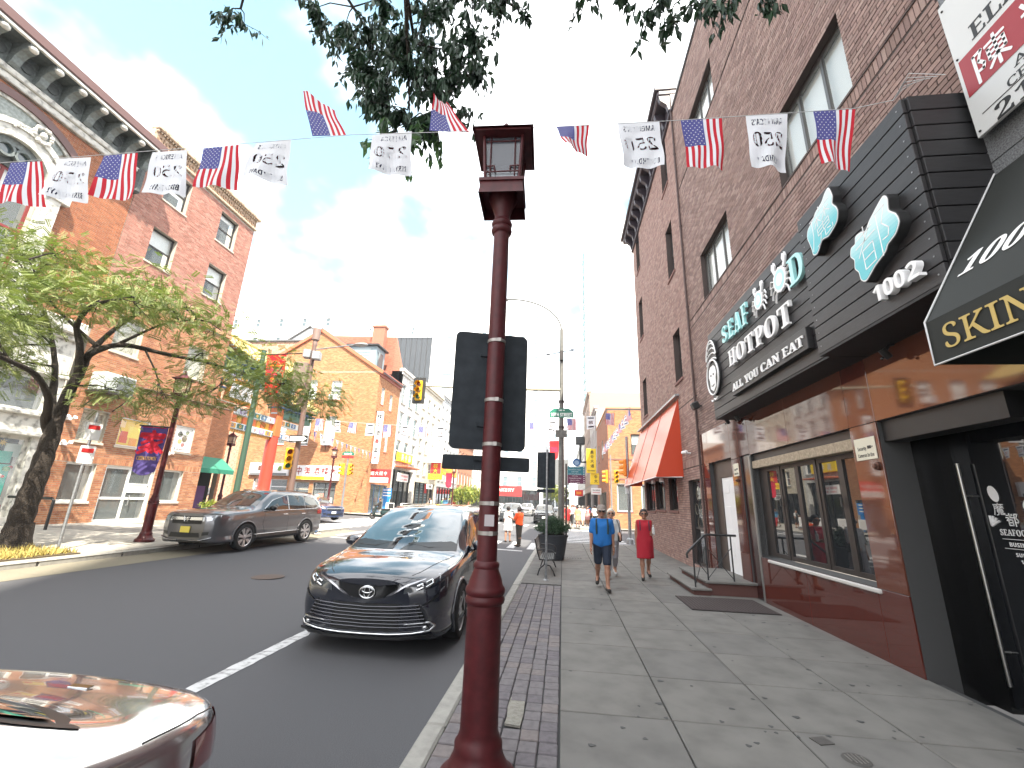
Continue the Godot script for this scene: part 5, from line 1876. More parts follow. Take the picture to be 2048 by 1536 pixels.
func gable_house() -> void:
	var b = thing("gable_house","orange brick corner house with a street-facing gable and tall chimney","building")
	var f = front_frame(-38.0)
	var XR = -17.6
	var XL = -30.8
	var wins = [[-22.36,10.75,1.05,1.95],[-24.95,10.75,1.1,2.0],[-27.2,10.75,1.1,2.0],[-22.45,6.3,1.1,2.85],[-25.0,6.3,1.1,2.6],[-27.3,6.35,1.0,2.2]]
	var shop = [[-24.7,0.45,1.6,2.5],[-22.7,0.45,2.2,2.5],[-28.7,0.45,3.4,2.7]]
	var w = MB.new()
	pierced(w,f,XL,XR,0.2,13.7,wins + shop,0.3)
	w.prism(PackedVector2Array([Vector2(XL,13.7),Vector2(XR,13.7),Vector2(-24.2,18.0)]),-0.3,0.0,f)
	var fs = left_frame(XR)
	var sw = [[38.9,10.6,0.7,1.7],[41.0,10.4,0.7,1.7],[40.9,6.2,0.7,2.2],[38.8,6.3,0.7,2.2]]
	pierced(w,fs,38.3,43.5,0.2,13.7,sw + [[38.9,0.42,3.9,2.6]],0.3)
	put("wall",w,M.mortar_light,b)
	var cols = [Color(0.50,0.21,0.085),Color(0.55,0.25,0.11),Color(0.46,0.18,0.075),Color(0.58,0.28,0.13)]
	bricks(b,f,XL,XR,0.45,13.6,wins + shop,cols,{"h": 0.066,"w": 0.22,"called": "front_brickwork"})
	var gb = []
	for j in 58:
		var v = 13.62 + j * 0.0745
		var hw = 6.6 * (1.0 - (v - 13.6) / 4.45)
		gb.append([XL - 1.0,v,6.6 - maxf(hw,0.0) + 1.0,0.0745])
		gb.append([-24.2 + maxf(hw,0.0),v,9.0,0.0745])
	bricks(b,f,XL,XR,13.62,17.95,gb,cols,{"h": 0.066,"w": 0.22,"called": "gable_brickwork"})
	bricks(b,fs,38.0,43.5,0.45,13.6,sw + [[38.9,0.42,3.9,2.6]],cols,{"h": 0.066,"w": 0.22,"called": "side_brickwork"})
	for i in wins.size():
		window(b,f,wins[i],{"rail": 0.5,"deep": 0.12,"frame": 0.08,"mat": M.white_paint,"blind": [0.3,0.9,0.35,0.9,0.9,0.4][i],"sill_mat": mat("sill_red",Color(0.4,0.12,0.06),0.8)})
	for q in sw: window(b,fs,q,{"rail": 0.5,"deep": 0.12,"frame": 0.07,"mat": M.white_paint,"blind": 0.4,"sill_mat": M.sill_red})
	for i in [0,1,2]: window(b,f,shop[i],{"cols": 2 if i else 1,"rail": 0.75,"deep": 0.15,"frame": 0.07,"mat": [M.cream,M.bronze,M.white_paint][i],"sill": false,"called": "shop_window"})
	window(b,fs,[38.9,0.42,3.9,2.6],{"cols": 3,"deep": 0.2,"frame": 0.08,"mat": mat("blue_frame",Color(0.05,0.12,0.25),0.5),"sill": false,"called": "shop_window"})
	for q in [[-24.2,1.5,0.8,0.7,Color(0.7,0.55,0.1)],[-21.9,1.7,0.6,0.6,Color(0.6,0.12,0.05)],[-23.9,0.9,0.9,0.4,Color(0.7,0.6,0.1)],[-21.0,1.4,0.4,0.5,Color(0.7,0.68,0.6)]]:
		var pp = MB.new()
		fbox(pp,f,q[0] - q[2] * 0.5,q[0] + q[2] * 0.5,q[1] - q[3] * 0.5,q[1] + q[3] * 0.5,-0.2,-0.19)
		put("window_poster",pp,mat("wposter_%d" % int(-q[0] * 10),q[4],0.6),b)
	# roof, verges, eaves
	var rf = MB.new()
	for s in [-1.0,1.0]:
		var e = Vector3(-24.2 + s * 7.0,13.45,-40.7)
		rf.box((Vector3(-24.2,18.12,-40.7) + e) * 0.5 + Vector3(0,0.06,0),Vector3(8.42,0.14,5.7),Basis(Vector3.BACK,-s * atan2(4.67,7.0)))
	put("roof",rf,mat("slate",Color(0.16,0.17,0.19),0.7,{"tex": "fine","scale": 2.0}),b)
	var vg = MB.new()
	for s in [-1.0,1.0]:
		vg.box(Vector3(-24.2 + s * 3.5,15.72,-37.9),Vector3(8.3,0.3,0.2),Basis(Vector3.BACK,-s * atan2(4.5,7.0)))
	put("verge_board",vg,mat("verge_red",Color(0.45,0.13,0.06),0.6),b)
	var ev = MB.new()
	fbox(ev,fs,37.9,43.5,13.45,13.8,0.0,0.3,0.04)
	fbox(ev,fs,37.95,43.5,13.2,13.45,0.0,0.14,0.03)
	put("eaves_cornice",ev,mat("eaves_brown",Color(0.32,0.09,0.06),0.6),b)
	var pw = MB.new()
	pw.prism(PackedVector2Array([Vector2(-27.2,13.0),Vector2(XR,13.0),Vector2(XR,15.4),Vector2(-18.7,19.4),Vector2(-27.2,19.7)]),-0.4,0.0,front_frame(-43.5))
	var pwo = put("party_wall",pw,mat("old_brick",Color(0.42,0.16,0.10),0.85,{"tex": "dirt","scale": 1.4}),b)
	bricks(b,front_frame(-43.5),-27.1,-18.75,15.0,19.4,[],[Color(0.42,0.15,0.09),Color(0.46,0.18,0.11),Color(0.38,0.13,0.085)],{"h": 0.066,"w": 0.22,"called": "party_brickwork"})
	var chm = MB.new()
	chm.bx(-21.2,-19.8,14.5,20.5,-43.49,-42.7)
	chm.bx(-21.3,-19.7,20.3,20.55,-43.6,-42.6,0.03)
	put("chimney",chm,M.old_brick,b)
	var dm = MB.new()
	dm.bx(-22.3,-19.3,14.2,17.1,-42.4,-40.2)
	var dmo = put("dormer",dm,mat("slate_blue",Color(0.22,0.28,0.31),0.6),b)
	for i in 9:
		var sl = MB.new()
		sl.bx(-22.32,-19.9,14.3 + i * 0.3,14.52 + i * 0.3,-40.2,-40.16)
		put("slate_course",sl,mat("slate_pale",Color(0.3,0.36,0.38),0.6),dmo)
	var dw = MB.new()
	dw.bx(-19.3,-19.24,15.0,16.6,-41.9,-40.7)
	put("dormer_window",dw,M.blue_glass,dmo)
	var dr = MB.new()
	dr.bx(-22.6,-19.0,17.1,17.3,-42.7,-39.9,0.03)
	put("dormer_roof",dr,M.bronze,dmo)
	for q in [[-21.85,10.72],[-21.9,6.35]]:
		var ac = thing("window_air_conditioner","white air conditioner in the upper gable house window" if q[1] > 8 else "white air conditioner in the lower gable house window","air conditioner",Vector3(q[0],q[1],-37.85),0.0,"air conditioners in the gable house windows")
		var m = MB.new()
		m.bx(-0.42,0.42,0.0,0.52,-0.3,0.3,0.02)
		put("case",m,M.white_paint,ac)
		var m2 = MB.new()
		m2.bx(-0.3,0.05,0.1,0.42,0.3,0.31)
		put("grille",m2,M.galvanised,ac)
		var m3 = MB.new()
		m3.tube([Vector3(0,0.0,0.25),Vector3(-0.1,-0.45,-0.1)],0.03,6)
		put("bracket",m3,M.bronze,ac)


func corner_shop() -> void:
	var b = thing("corner_shop","small orange brick shop with a green awning between the brick office and the gate","shop")
	var f = left_frame(-20.6)
	var w = MB.new()
	pierced(w,f,20.95,24.3,0.3,7.2,[[21.2,0.5,2.9,2.5]],0.3)
	put("wall",w,M.mortar_light,b)
	bricks(b,f,20.95,24.3,0.45,7.15,[[21.2,0.5,2.9,2.5]],[Color(0.46,0.18,0.08),Color(0.5,0.2,0.09)],{"h": 0.066,"w": 0.22})
	var d = MB.new()
	fbox(d,f,21.2,24.1,0.45,3.0,-0.5,-0.4)
	put("dark_opening",d,M.dark_room,b)
	for q in [[21.7,1.3,0.7,1.1,Color(0.6,0.55,0.5)],[22.5,2.3,0.6,0.6,Color(0.75,0.5,0.03)],[23.5,1.4,0.6,1.4,Color(0.10,0.04,0.12)],[22.6,1.2,0.5,0.7,Color(0.5,0.08,0.04)]]:
		var p = MB.new()
		fbox(p,f,q[0] - q[2] * 0.5,q[0] + q[2] * 0.5,q[1] - q[3] * 0.5,q[1] + q[3] * 0.5,-0.38,-0.36)
		put("poster",p,mat("cs_%d" % int(q[0] * 10),q[4],0.7),b)
	var a = MB.new()
	a.prism(PackedVector2Array([Vector2(0.0,3.75),Vector2(0.95,3.05),Vector2(0.95,2.8),Vector2(0.92,2.8),Vector2(0.92,3.03),Vector2(0.0,3.7)]),-24.2,-21.0,Transform3D(Basis.IDENTITY,Vector3(-20.6,0,0)))
	put("green_awning",a,mat("awning_green",Color(0.03,0.2,0.13),0.7,{"back": Color(0.05,0.25,0.15)}),b)
	var v = thing("vertical_banner","tall white banner with food pictures beside the green awning","banner")
	var vm = MB.new()
	fbox(vm,f,21.15,22.1,3.9,6.6,0.05,0.1)
	put("panel",vm,M.letter_white,v)
	for q in [[21.6,5.0,0.36,Color(0.25,0.13,0.05)],[21.62,4.3,0.38,Color(0.6,0.3,0.03)],[21.6,6.0,0.2,Color(0.5,0.4,0.6)]]:
		var p = MB.new()
		arc_band(p,f,q[0],q[1],0.0,q[2],0,TAU,0.1,0.11,16)
		put("food_picture",p,mat("vb_%d" % int(q[1] * 10),q[3],0.6),v)


# a plain house front with rows of windows; body reaches `deep` behind the frame
func house(called: String,label: String,f: Transform3D,u0: float,u1: float,h: float,m: Material,cols: int,rows: int,o := {}) -> Node3D:
	var b = thing(called,label,"building",Vector3.ZERO,0.0,o.get("group",""))
	var base: float = o.get("base",3.4)
	var wins = []
	var fh: float = (h - base - 0.8) / maxi(1,rows)
	var ww: float = o.get("ww",(u1 - u0) / cols * 0.45)
	var wh: float = o.get("wh",fh * 0.6)
	for r in rows:
		for c in cols:
			wins.append([lerpf(u0,u1,(c + 0.5) / cols) - ww * 0.5,base + 0.3 + r * fh,ww,wh])
	var w = MB.new()
	var holes = wins.duplicate()
	if base > 1.0: holes.append([u0 + 0.4,0.42,u1 - u0 - 0.8,base - 1.0])
	pierced(w,f,u0,u1,0.0,h,holes,0.3)
	var dp: float = o.get("deep",12.0)
	fbox(w,f,u0,u1,h - 0.4,h - 0.2,-dp,-0.3)
	fbox(w,f,u0,u0 + 0.25,0.0,h - 0.4,-dp,-0.3)
	fbox(w,f,u1 - 0.25,u1,0.0,h - 0.4,-dp,-0.3)
	put("wall",w,m,b)
	for q in wins:
		var k = MB.new()
		var t = 0.07
		for e in [[q[0],q[0] + t,q[1],q[1] + q[3]],[q[0] + q[2] - t,q[0] + q[2],q[1],q[1] + q[3]],[q[0] + t,q[0] + q[2] - t,q[1],q[1] + t],[q[0] + t,q[0] + q[2] - t,q[1] + q[3] - t,q[1] + q[3]],[q[0] + t,q[0] + q[2] - t,q[1] + q[3] * 0.5 - 0.03,q[1] + q[3] * 0.5 + 0.03]]: fbox(k,f,e[0],e[1],e[2],e[3],-0.2,-0.12)
		var fr = put("window",k,o.get("frame",M.white_paint),b)
		var p = MB.new()
		p.quad(f * Vector3(q[0],q[1],-0.16),f * Vector3(q[0] + q[2],q[1],-0.16),f * Vector3(q[0] + q[2],q[1] + q[3],-0.16),f * Vector3(q[0],q[1] + q[3],-0.16))
		put("pane",p,o.get("glass",M.blue_glass),fr)
		if o.get("sills",true):
			var s = MB.new()
			fbox(s,f,q[0] - 0.08,q[0] + q[2] + 0.08,q[1] - 0.14,q[1] - 0.01,-0.1,0.08)
			put("sill",s,o.get("trim",M.kerb_stone),fr)
	if base > 1.0:
		var sp = MB.new()
		fbox(sp,f,u0 + 0.4,u1 - 0.4,0.42,base - 0.58,-0.7,-0.5)
		put("shopfront",sp,M.dark_glass,b)
		var n = maxi(2,int((u1 - u0) / 1.6))
		for i in n + 1:
			var mu = MB.new()
			var u = lerpf(u0 + 0.45,u1 - 0.45,float(i) / n)
			fbox(mu,f,u - 0.05,u + 0.05,0.42,base - 0.58,-0.5,-0.4)
			put("mullion",mu,o.get("shop",M.bronze),b)
	var c2 = MB.new()
	fbox(c2,f,u0 - 0.05,u1 + 0.05,h - 0.25,h + 0.12,-0.3,o.get("ledge",0.3),0.04)
	fbox(c2,f,u0,u1,h - 0.55,h - 0.25,0.0,o.get("ledge",0.3) * 0.5,0.03)
	put("cornice",c2,o.get("trim",m),b)
	return b


# a sign board on a frame: q = [u, v, width, height, proud], lines = [[kind, text or strokes, du, dv, width or size, height, material]]
func board(called: String,label: String,f: Transform3D,q: Array,bg: Material,lines: Array,group := "",cat := "sign") -> Node3D:
	var s = thing(called,label,cat,Vector3.ZERO,0.0,group)
	var m = MB.new()
	fbox(m,f,q[0] - q[2] * 0.5,q[0] + q[2] * 0.5,q[1] - q[3] * 0.5,q[1] + q[3] * 0.5,0.02,0.02 + q[4],minf(0.02,q[4] * 0.3))
	put("panel",m,bg,s)
	for l in lines:
		var t = MB.new()
		var at = f * Transform3D(Basis.IDENTITY,Vector3(q[0] + l[2],q[1] + l[3],0.022 + q[4]))
		if l[0] == "text": write(t,l[1],l[4],l[5],at,0.01,false)
		elif l[0] == "bar": fbox(t,f,q[0] + l[2] - l[4] * 0.5,q[0] + l[2] + l[4] * 0.5,q[1] + l[3] - l[5] * 0.5,q[1] + l[3] + l[5] * 0.5,0.021 + q[4],0.027 + q[4])
		else: glyph(t,l[1],l[4],at * Transform3D(Basis.IDENTITY,Vector3(0,0,0.006)),l[5],0.01)
		put("lettering" if l[0] != "bar" else "band",t,l[6],s)
	return s


const ZHONG := [[20,25,80,25,80,62,20,62,20,25],[50,4,50,98]]
const GUO := [[12,10,88,10,88,92,12,92,12,10],[28,30,72,30],[28,52,72,52],[24,76,76,76],[50,30,50,76]]
const DA := [[10,35,90,35],[50,5,48,45,12,95],[52,45,90,95]]
const JIU := [[10,25,26,32],[6,48,22,55],[10,92,28,68],[34,16,94,16],[40,34,88,34,88,92,40,92,40,34],[56,16,54,52],[72,16,74,52],[40,70,88,70]]
const LOU := [[22,4,22,96],[4,30,40,30],[22,36,6,66],[24,40,38,58],[48,14,92,14],[70,4,70,46],[46,32,94,32],[44,62,96,62],[62,48,56,74,90,94],[84,64,50,96]]
const MEI := [[32,4,40,14],[68,4,60,14],[14,20,86,20],[50,20,50,52],[20,36,80,36],[10,52,90,52],[12,70,90,70],[50,54,46,76,12,96],[54,72,88,96]]


func far_side() -> void:
	var red = mat("letter_red",Color(0.5,0.03,0.03),0.5)
	var yel = mat("board_yellow",Color(0.80,0.58,0.02),0.5)
	var wht = mat("board_white",grey(0.74),0.5)
	var rbd = mat("board_red",Color(0.55,0.03,0.03),0.5)
	var ora = mat("board_orange",Color(0.75,0.25,0.02),0.5)
	var blk = M.letter_black
	var pal = mat("paint_pale",Color(0.74,0.73,0.70),0.75,{"tex": "soft","scale": 0.4})
	var crm = mat("paint_cream",Color(0.72,0.66,0.54),0.75,{"tex": "soft","scale": 0.4})
	var gry = mat("paint_grey",Color(0.60,0.62,0.63),0.75,{"tex": "soft","scale": 0.4})
	var brk = mat("far_brick",Color(0.46,0.2,0.11),0.85,{"tex": "fine","scale": 1.2})
	var fl = left_frame(-17.6)
	# the row beyond the gable house on the left
	house("white_shop_house","white painted house with a yellow sign next to the gable house",fl,43.5,50.6,15.6,pal,3,3,{"ww": 1.3,"wh": 2.2,"base": 5.4})
	house("cream_shop_house","cream rendered house with small windows beyond the white shop house",fl,50.6,60.0,16.2,crm,4,4,{"ww": 0.95,"base": 4.4})
	house("grey_shop_house","pale grey house with many windows halfway down the left row",fl,60.0,72.0,17.0,gry,6,4,{"ww": 0.9,"base": 4.2})
	house("brick_shop_house","low brick house near the far end of the left row",fl,72.0,84.0,12.0,brk,5,2,{"ww": 1.0,"base": 4.2})
	house("long_white_house","long pale house closing the left row",fl,84.0,118.0,14.0,pal,12,3,{"ww": 1.1,"base": 4.2})
	# signs of the gable house and the row
	var ff = front_frame(-38.0)
	var cs = [ZHONG,MEI,JIU,LOU,DA]
	var ln = []
	for i in 5: ln.append(["glyph",cs[i],-1.7 + i * 0.85,0.18,0.72,10.0,mat("letter_crimson",Color(0.30,0.03,0.025),0.5)])
	ln.append(["bar","",-0.6,-0.47,3.0,0.30,yel])
	board("restaurant_board","white signboard with dark red characters above a yellow strip on the gable house",ff,[-22.45,3.80,4.4,1.3,0.25],wht,ln)
	board("food_picture_board","grey signboard with food pictures on the gable house left of the white one",ff,[-27.2,4.02,3.9,1.1,0.25],wht,[["bar","",0,-0.42,3.7,0.2,M.stone_grey],["glyph",[[50,50,51,50]],-0.9,0.1,0.8,60.0,mat("food_a",Color(0.12,0.05,0.03),0.6)],["glyph",[[50,50,51,50]],0.1,0.1,0.8,60.0,mat("food_b",Color(0.5,0.35,0.06),0.6)],["glyph",[[50,50,51,50]],1.1,0.1,0.8,60.0,mat("food_c",Color(0.2,0.3,0.08),0.6)]])
	ln = []
	for i in 6: ln.append(["glyph",[LOU,ZHONG,JIU,MEI,GUO,DA][i],0.0,1.95 - i * 0.78,0.46,10.0,M.letter_crimson if i % 2 else blk])
	var vs = board("vertical_sign","tall narrow white sign with dark characters at the corner of the gable house",front_frame(-38.35),[-17.15,7.25,0.62,4.9,0.2],wht,ln)
	var br = MB.new()
	br.tube([Vector3(-18.2,9.7,-38.2),Vector3(-16.8,9.7,-38.2)],0.05,6)
	br.tube([Vector3(-18.2,4.9,-38.2),Vector3(-16.8,4.9,-38.2)],0.05,6)
	put("bracket",br,M.bronze,vs)
	ln = []
	for i in 4: ln.append(["glyph",[JIU,DA,LOU,ZHONG][i],-0.62 + i * 0.42,0.24,0.36,11.0,wht])
	ln.append(["bar","",0,-0.36,1.9,0.44,wht])
	ln.append(["text","215-925",0,-0.36,1.5,0.26,red])
	board("red_shop_sign","red sign with white characters over a phone number at the gable house's corner",front_frame(-38.9),[-16.8,3.72,2.1,1.25,0.3],rbd,ln)
	ln = []
	for i in 3: ln.append(["glyph",[MEI,ZHONG,GUO][i],-1.1 + i * 1.1,0,0.7,10.0,wht])
	board("yellow_shop_sign","yellow sign with white characters on the white shop house",left_frame(-17.5),[46.2,6.1,4.2,0.95,0.3],yel,ln)
	var ca = MB.new()
	ca.bx(-17.55,-16.3,5.0,5.14,-44.0,-48.6,0.03)
	tag(put("tiled_canopy",ca,mat("canopy_red",Color(0.5,0.13,0.06),0.7)),"narrow red tiled canopy under the yellow shop sign","canopy")
	board("white_shop_sign","white sign with red lettering under the red tiled canopy",left_frame(-17.1),[45.3,3.95,3.0,0.85,0.15],wht,[["text","LUCKY GARDEN",0,0.15,2.5,0.2,red],["text","LUNCH - DINNER",0,-0.2,2.3,0.16,red]])
	ln = []
	for i in 7: ln.append(["text","CUISINE"[i],-0.45,1.35 - i * 0.45,0.3,0.3,blk])
	for i in 4: ln.append(["text","EYES"[i],0.5,1.2 - i * 0.5,0.3,0.3,blk])
	board("cuisine_sign","tall white vertical sign with black lettering far down the left row",front_frame(-55.5),[-16.6,8.2,2.0,3.4,0.25],wht,ln)
	board("red_vertical_sign","small red upright sign beside the orange shop board",front_frame(-56.0),[-16.6,5.8,1.3,1.5,0.2],rbd,[["glyph",LOU,0,0.3,0.6,10.0,yel],["glyph",DA,0,-0.35,0.6,10.0,yel]])
	board("orange_shop_board","long orange shop board far down the left row",left_frame(-16.6),[62.3,5.9,8.0,1.5,0.3],ora,[["text","SHANGHAI",0,0.2,5.0,0.5,yel],["bar","",0,-0.5,7.0,0.2,yel]])
	board("yellow_low_board","short yellow board below the red upright sign",front_frame(-55.0),[-16.3,4.65,1.9,0.7,0.2],yel,[["text","OPEN",0,0,1.2,0.3,red]])
	board("red_canopy_board","red shop canopy near the end of the street",front_frame(-88.0),[-11.5,4.0,7.0,2.0,0.6],rbd,[["text","BAKERY",0,0.2,4.0,0.6,wht]])
	board("bank_sign","small white lettered sign over the dark doorway of the far left row",left_frame(-17.2),[55.5,3.4,2.4,0.6,0.1],wht,[["text","FABRIC",0,0,1.7,0.3,blk]])
	# buildings seen above and behind the gable house
	var ft = front_frame(-75.0)
	house("white_tower","broad white apartment block above the gable house roof",ft,-75.0,-44.5,39.4,mat("tower_white",grey(0.80),0.7),6,2,{"base": 30.5,"ww": 0.95,"wh": 1.7,"deep": 20.0,"ledge": 0.1})
	var fb = front_frame(-110.0)
	house("far_white_block","wide plain white block far behind the chimney",fb,-62.0,-36.2,55.8,M.tower_white,2,1,{"base": 47.0,"ww": 0.8,"wh": 2.0,"deep": 12.0,"ledge": 0.1})
	var tw = house("window_tower","narrow white tower with a column of blue windows right of the chimney",fb,-36.1,-27.4,51.5,M.tower_white,1,9,{"base": 18.0,"ww": 2.6,"wh": 2.6,"deep": 12.0,"ledge": 0.1,"glass": mat("pale_glass",Color(0.16,0.22,0.25),0.08,{"spec": 0.8})})
	house("pale_tower","plain pale tower behind the near sign panel",front_frame(-126.0),-27.0,-6.0,62.0,M.tower_white,5,12,{"base": 6.0,"ww": 1.4,"deep": 14.0,"ledge": 0.1,"glass": M.pale_glass})
	var gh = thing("gabled_loft","white gabled loft house with a thin dark roof behind the brick parapets","building")
	var gm = MB.new()
	gm.prism(PackedVector2Array([Vector2(-36.6,14.0),Vector2(-30.6,14.0),Vector2(-30.6,21.6),Vector2(-33.6,23.6),Vector2(-36.6,21.6)]),-9.0,0.0,front_frame(-50.0))
	put("wall",gm,M.tower_white,gh)
	for s in [-1.0,1.0]:
		var rm = MB.new()
		rm.box(Vector3(-33.6 + s * 1.6,22.62,-54.4),Vector3(3.9,0.14,9.4),Basis(Vector3.BACK,-s * atan2(2.0,3.0)))
		put("roof",rm,mat("roof_dark",grey(0.10),0.7),gh)
	var pb = thing("parapet_block","low brick block with a dark coping left of the gable house","building")
	var pm = MB.new()
	pm.bx(-44.0,-31.0,0.2,20.0,-58.0,-46.0)
	put("wall",pm,mat("parapet_brick",Color(0.5,0.3,0.2),0.85,{"tex": "dirt","scale": 0.8}),pb)
	var pc = MB.new()
	pc.bx(-44.1,-30.9,20.0,20.2,-58.1,-45.8)
	put("coping",pc,M.roof_dark,pb)
	# across the crossing on the right
	var fr = right_frame(3.95)
	var b = thing("right_corner_house","two-storey orange brick corner house beyond the crossing on the right","building")
	var fz = front_frame(-38.0)
	var wz = [[5.9,6.1,1.4,1.75],[9.0,6.1,1.4,1.75],[4.6,1.35,1.25,2.25],[6.6,1.35,1.6,2.25]]
	var wx = [[-44.0,6.2,1.3,1.8],[-48.0,6.2,1.3,1.8],[-47.5,0.4,7.0,2.6]]
	var w = MB.new()
	pierced(w,fz,3.95,16.0,-0.1,10.1,wz,0.3)
	pierced(w,fr,-50.0,-38.3,-0.1,10.1,wx,0.3)
	put("wall",w,M.mortar_light,b)
	var oc = [Color(0.52,0.235,0.10),Color(0.57,0.275,0.125),Color(0.48,0.2,0.09)]
	bricks(b,fz,3.95,16.0,0.0,10.0,wz,oc,{"h": 0.07,"w": 0.22,"called": "front_brickwork"})
	bricks(b,fr,-50.0,-38.0,0.0,10.0,wx,[Color(0.36,0.15,0.09),Color(0.4,0.17,0.1)],{"h": 0.07,"w": 0.22,"called": "side_brickwork"})
	for q in wz: window(b,fz,q,{"deep": 0.12,"frame": 0.09,"mat": M.white_paint if q[1] < 2 else M.bronze,"sill_mat": M.brick_sill,"blind": 0.5 if q[1] > 2 else 0.0})
	for i in 2: window(b,fr,wx[i],{"deep": 0.12,"frame": 0.09,"sill_mat": M.brick_sill})
	var cp = MB.new()
	cp.bx(3.85,16.0,10.1,10.25,-50.0,-37.9)
	put("coping",cp,M.terracotta,b)
	for v in [3.95,5.6]:
		var bc = MB.new()
		fbox(bc,fz,3.95,16.0,v,v + 0.1,0.0,0.05)
		put("belt_course",bc,M.brick_sill,b)
	var wb = MB.new()
	fbox(wb,fr,-47.5,-40.5,0.4,3.0,-0.5,-0.4)
	put("shopfront",wb,M.dark_glass,b)
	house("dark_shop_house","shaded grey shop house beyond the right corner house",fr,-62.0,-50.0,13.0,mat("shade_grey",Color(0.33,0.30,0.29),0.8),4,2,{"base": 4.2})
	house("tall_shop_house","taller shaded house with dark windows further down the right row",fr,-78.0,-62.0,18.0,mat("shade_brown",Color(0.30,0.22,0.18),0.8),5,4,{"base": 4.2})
	house("end_shop_house","pale house at the far end of the right row",fr,-118.0,-78.0,14.0,pal,12,3,{"base": 4.2})
	var lamp = MB.new()
	lamp.box(Vector3(2.7,11.2,-66.0),Vector3(1.4,1.2,1.2),Basis.IDENTITY,0.1)
	lamp.tube([Vector3(2.7,10.6,-66),Vector3(2.7,8.0,-66),Vector3(3.9,8.0,-66)],0.2,6)
	tag(put("clock_bracket",lamp,blk),"dark box on a bracket high on the far right row","bracket")
	# glass tower
	var gt = thing("glass_tower","very tall pale tower with a strip of green glass floors beyond the right corner","building")
	var gw = MB.new()
	gw.bx(8.0,34.0,0.0,90.0,-150.0,-120.0)
	put("wall",gw,mat("tower_pale",Color(0.76,0.79,0.80),0.5),gt)
	var gs = MB.new()
	gs.bx(6.8,10.4,0.0,86.0,-148.0,-119.5)
	put("glass_shaft",gs,mat("tower_glass",Color(0.30,0.46,0.48),0.12,{"spec": 0.8}),gt)
	var fl2 = MB.new()
	for i in 110: fl2.bx(6.72,10.3,1.5 + i * 0.77,1.75 + i * 0.77,-148.1,-119.42)
	put("floor_bands",fl2,M.tower_pale,gt,null,"stuff")
	var ba = MB.new()
	for i in 30: ba.bx(6.2,6.8,3.0 + i * 2.6,4.0 + i * 2.6,-124.0 - (i % 2) * 2.0,-121.0)
	put("balconies",ba,M.tower_glass,gt,null,"stuff")
	var ms = MB.new()
	ms.tube([Vector3(21.0,90.0,-130),Vector3(21.0,95.0,-130)],0.3,6)
	put("mast",ms,M.galvanised,gt)
	# signs of the right row
	ln = []
	for i in 4: ln.append(["glyph",[MEI,ZHONG,DA,JIU][i],0.08,0.85 - i * 0.45,0.36,10.0,blk])
	ln.append(["text","FOOD MARKET",0,-0.98,0.75,0.14,blk])
	board("yellow_vertical_sign","tall yellow sign with black characters hanging on the right row",front_frame(-44.0),[2.87,6.05,0.95,2.4,0.2],yel,ln)
	board("yellow_box_sign","small yellow box sign below the tall yellow one",front_frame(-44.5),[3.2,4.3,0.85,1.1,0.5],yel,[["glyph",ZHONG,0.1,0.2,0.36,11.0,blk],["glyph",DA,0.1,-0.22,0.36,11.0,blk]])
	board("white_box_sign","white rectangular sign under the yellow box sign",front_frame(-44.2),[3.32,3.1,0.98,0.62,0.25],wht,[["text","TEA HOUSE",0,0.1,0.75,0.12,blk],["bar","",0,-0.12,0.7,0.05,red]])
	board("red_far_sign","small red sign far down the right row",front_frame(-52.0),[1.9,3.1,1.0,0.7,0.2],rbd,[["bar","",0,0,0.6,0.3,ora]])
	board("grey_banner","dark grey hanging banner behind the wayfinding sign",front_frame(-60.0),[-0.6,6.0,3.0,3.4,0.2],M.stone_grey,[])
	# end of the street
	house("end_block","pale block with red lettering closing the view down the street",front_frame(-190.0),-19.0,-3.0,26.0,M.tower_white,7,6,{"base": 4.0,"ww": 1.0,"glass": M.pale_glass})
	house("end_tower","pale high-rise beyond the end of the street",front_frame(-215.0),-20.0,4.0,46.0,M.tower_white,8,10,{"base": 5.0,"ww": 1.2,"glass": M.pale_glass})


func rrect(w: float,h: float,r: float) -> PackedVector2Array:
	var p = PackedVector2Array()
	for q in [[1,1,0.0],[-1,1,PI / 2],[-1,-1,PI],[1,-1,PI * 1.5]]:
		for k in 6:
			var a: float = q[2] + PI / 2 * k / 5.0
			p.append(Vector2(q[0] * (w * 0.5 - r) + cos(a) * r,q[1] * (h * 0.5 - r) + sin(a) * r))
	return p


func hip(mb: MB,y0: float,y1: float,r0: float,r1: float) -> void:
	var rows = []
	for i in 7:
		var t = i / 6.0
		var r = lerpf(r0,r1,t)
		var y = y0 + (y1 - y0) * pow(t,1.5)
		rows.append([Vector3(r,y,r),Vector3(r,y,-r),Vector3(-r,y,-r),Vector3(-r,y,r)])
	for i in 6:
		for k in 4: mb.quad(rows[i][k],rows[i][(k + 1) % 4],rows[i + 1][(k + 1) % 4],rows[i + 1][k])


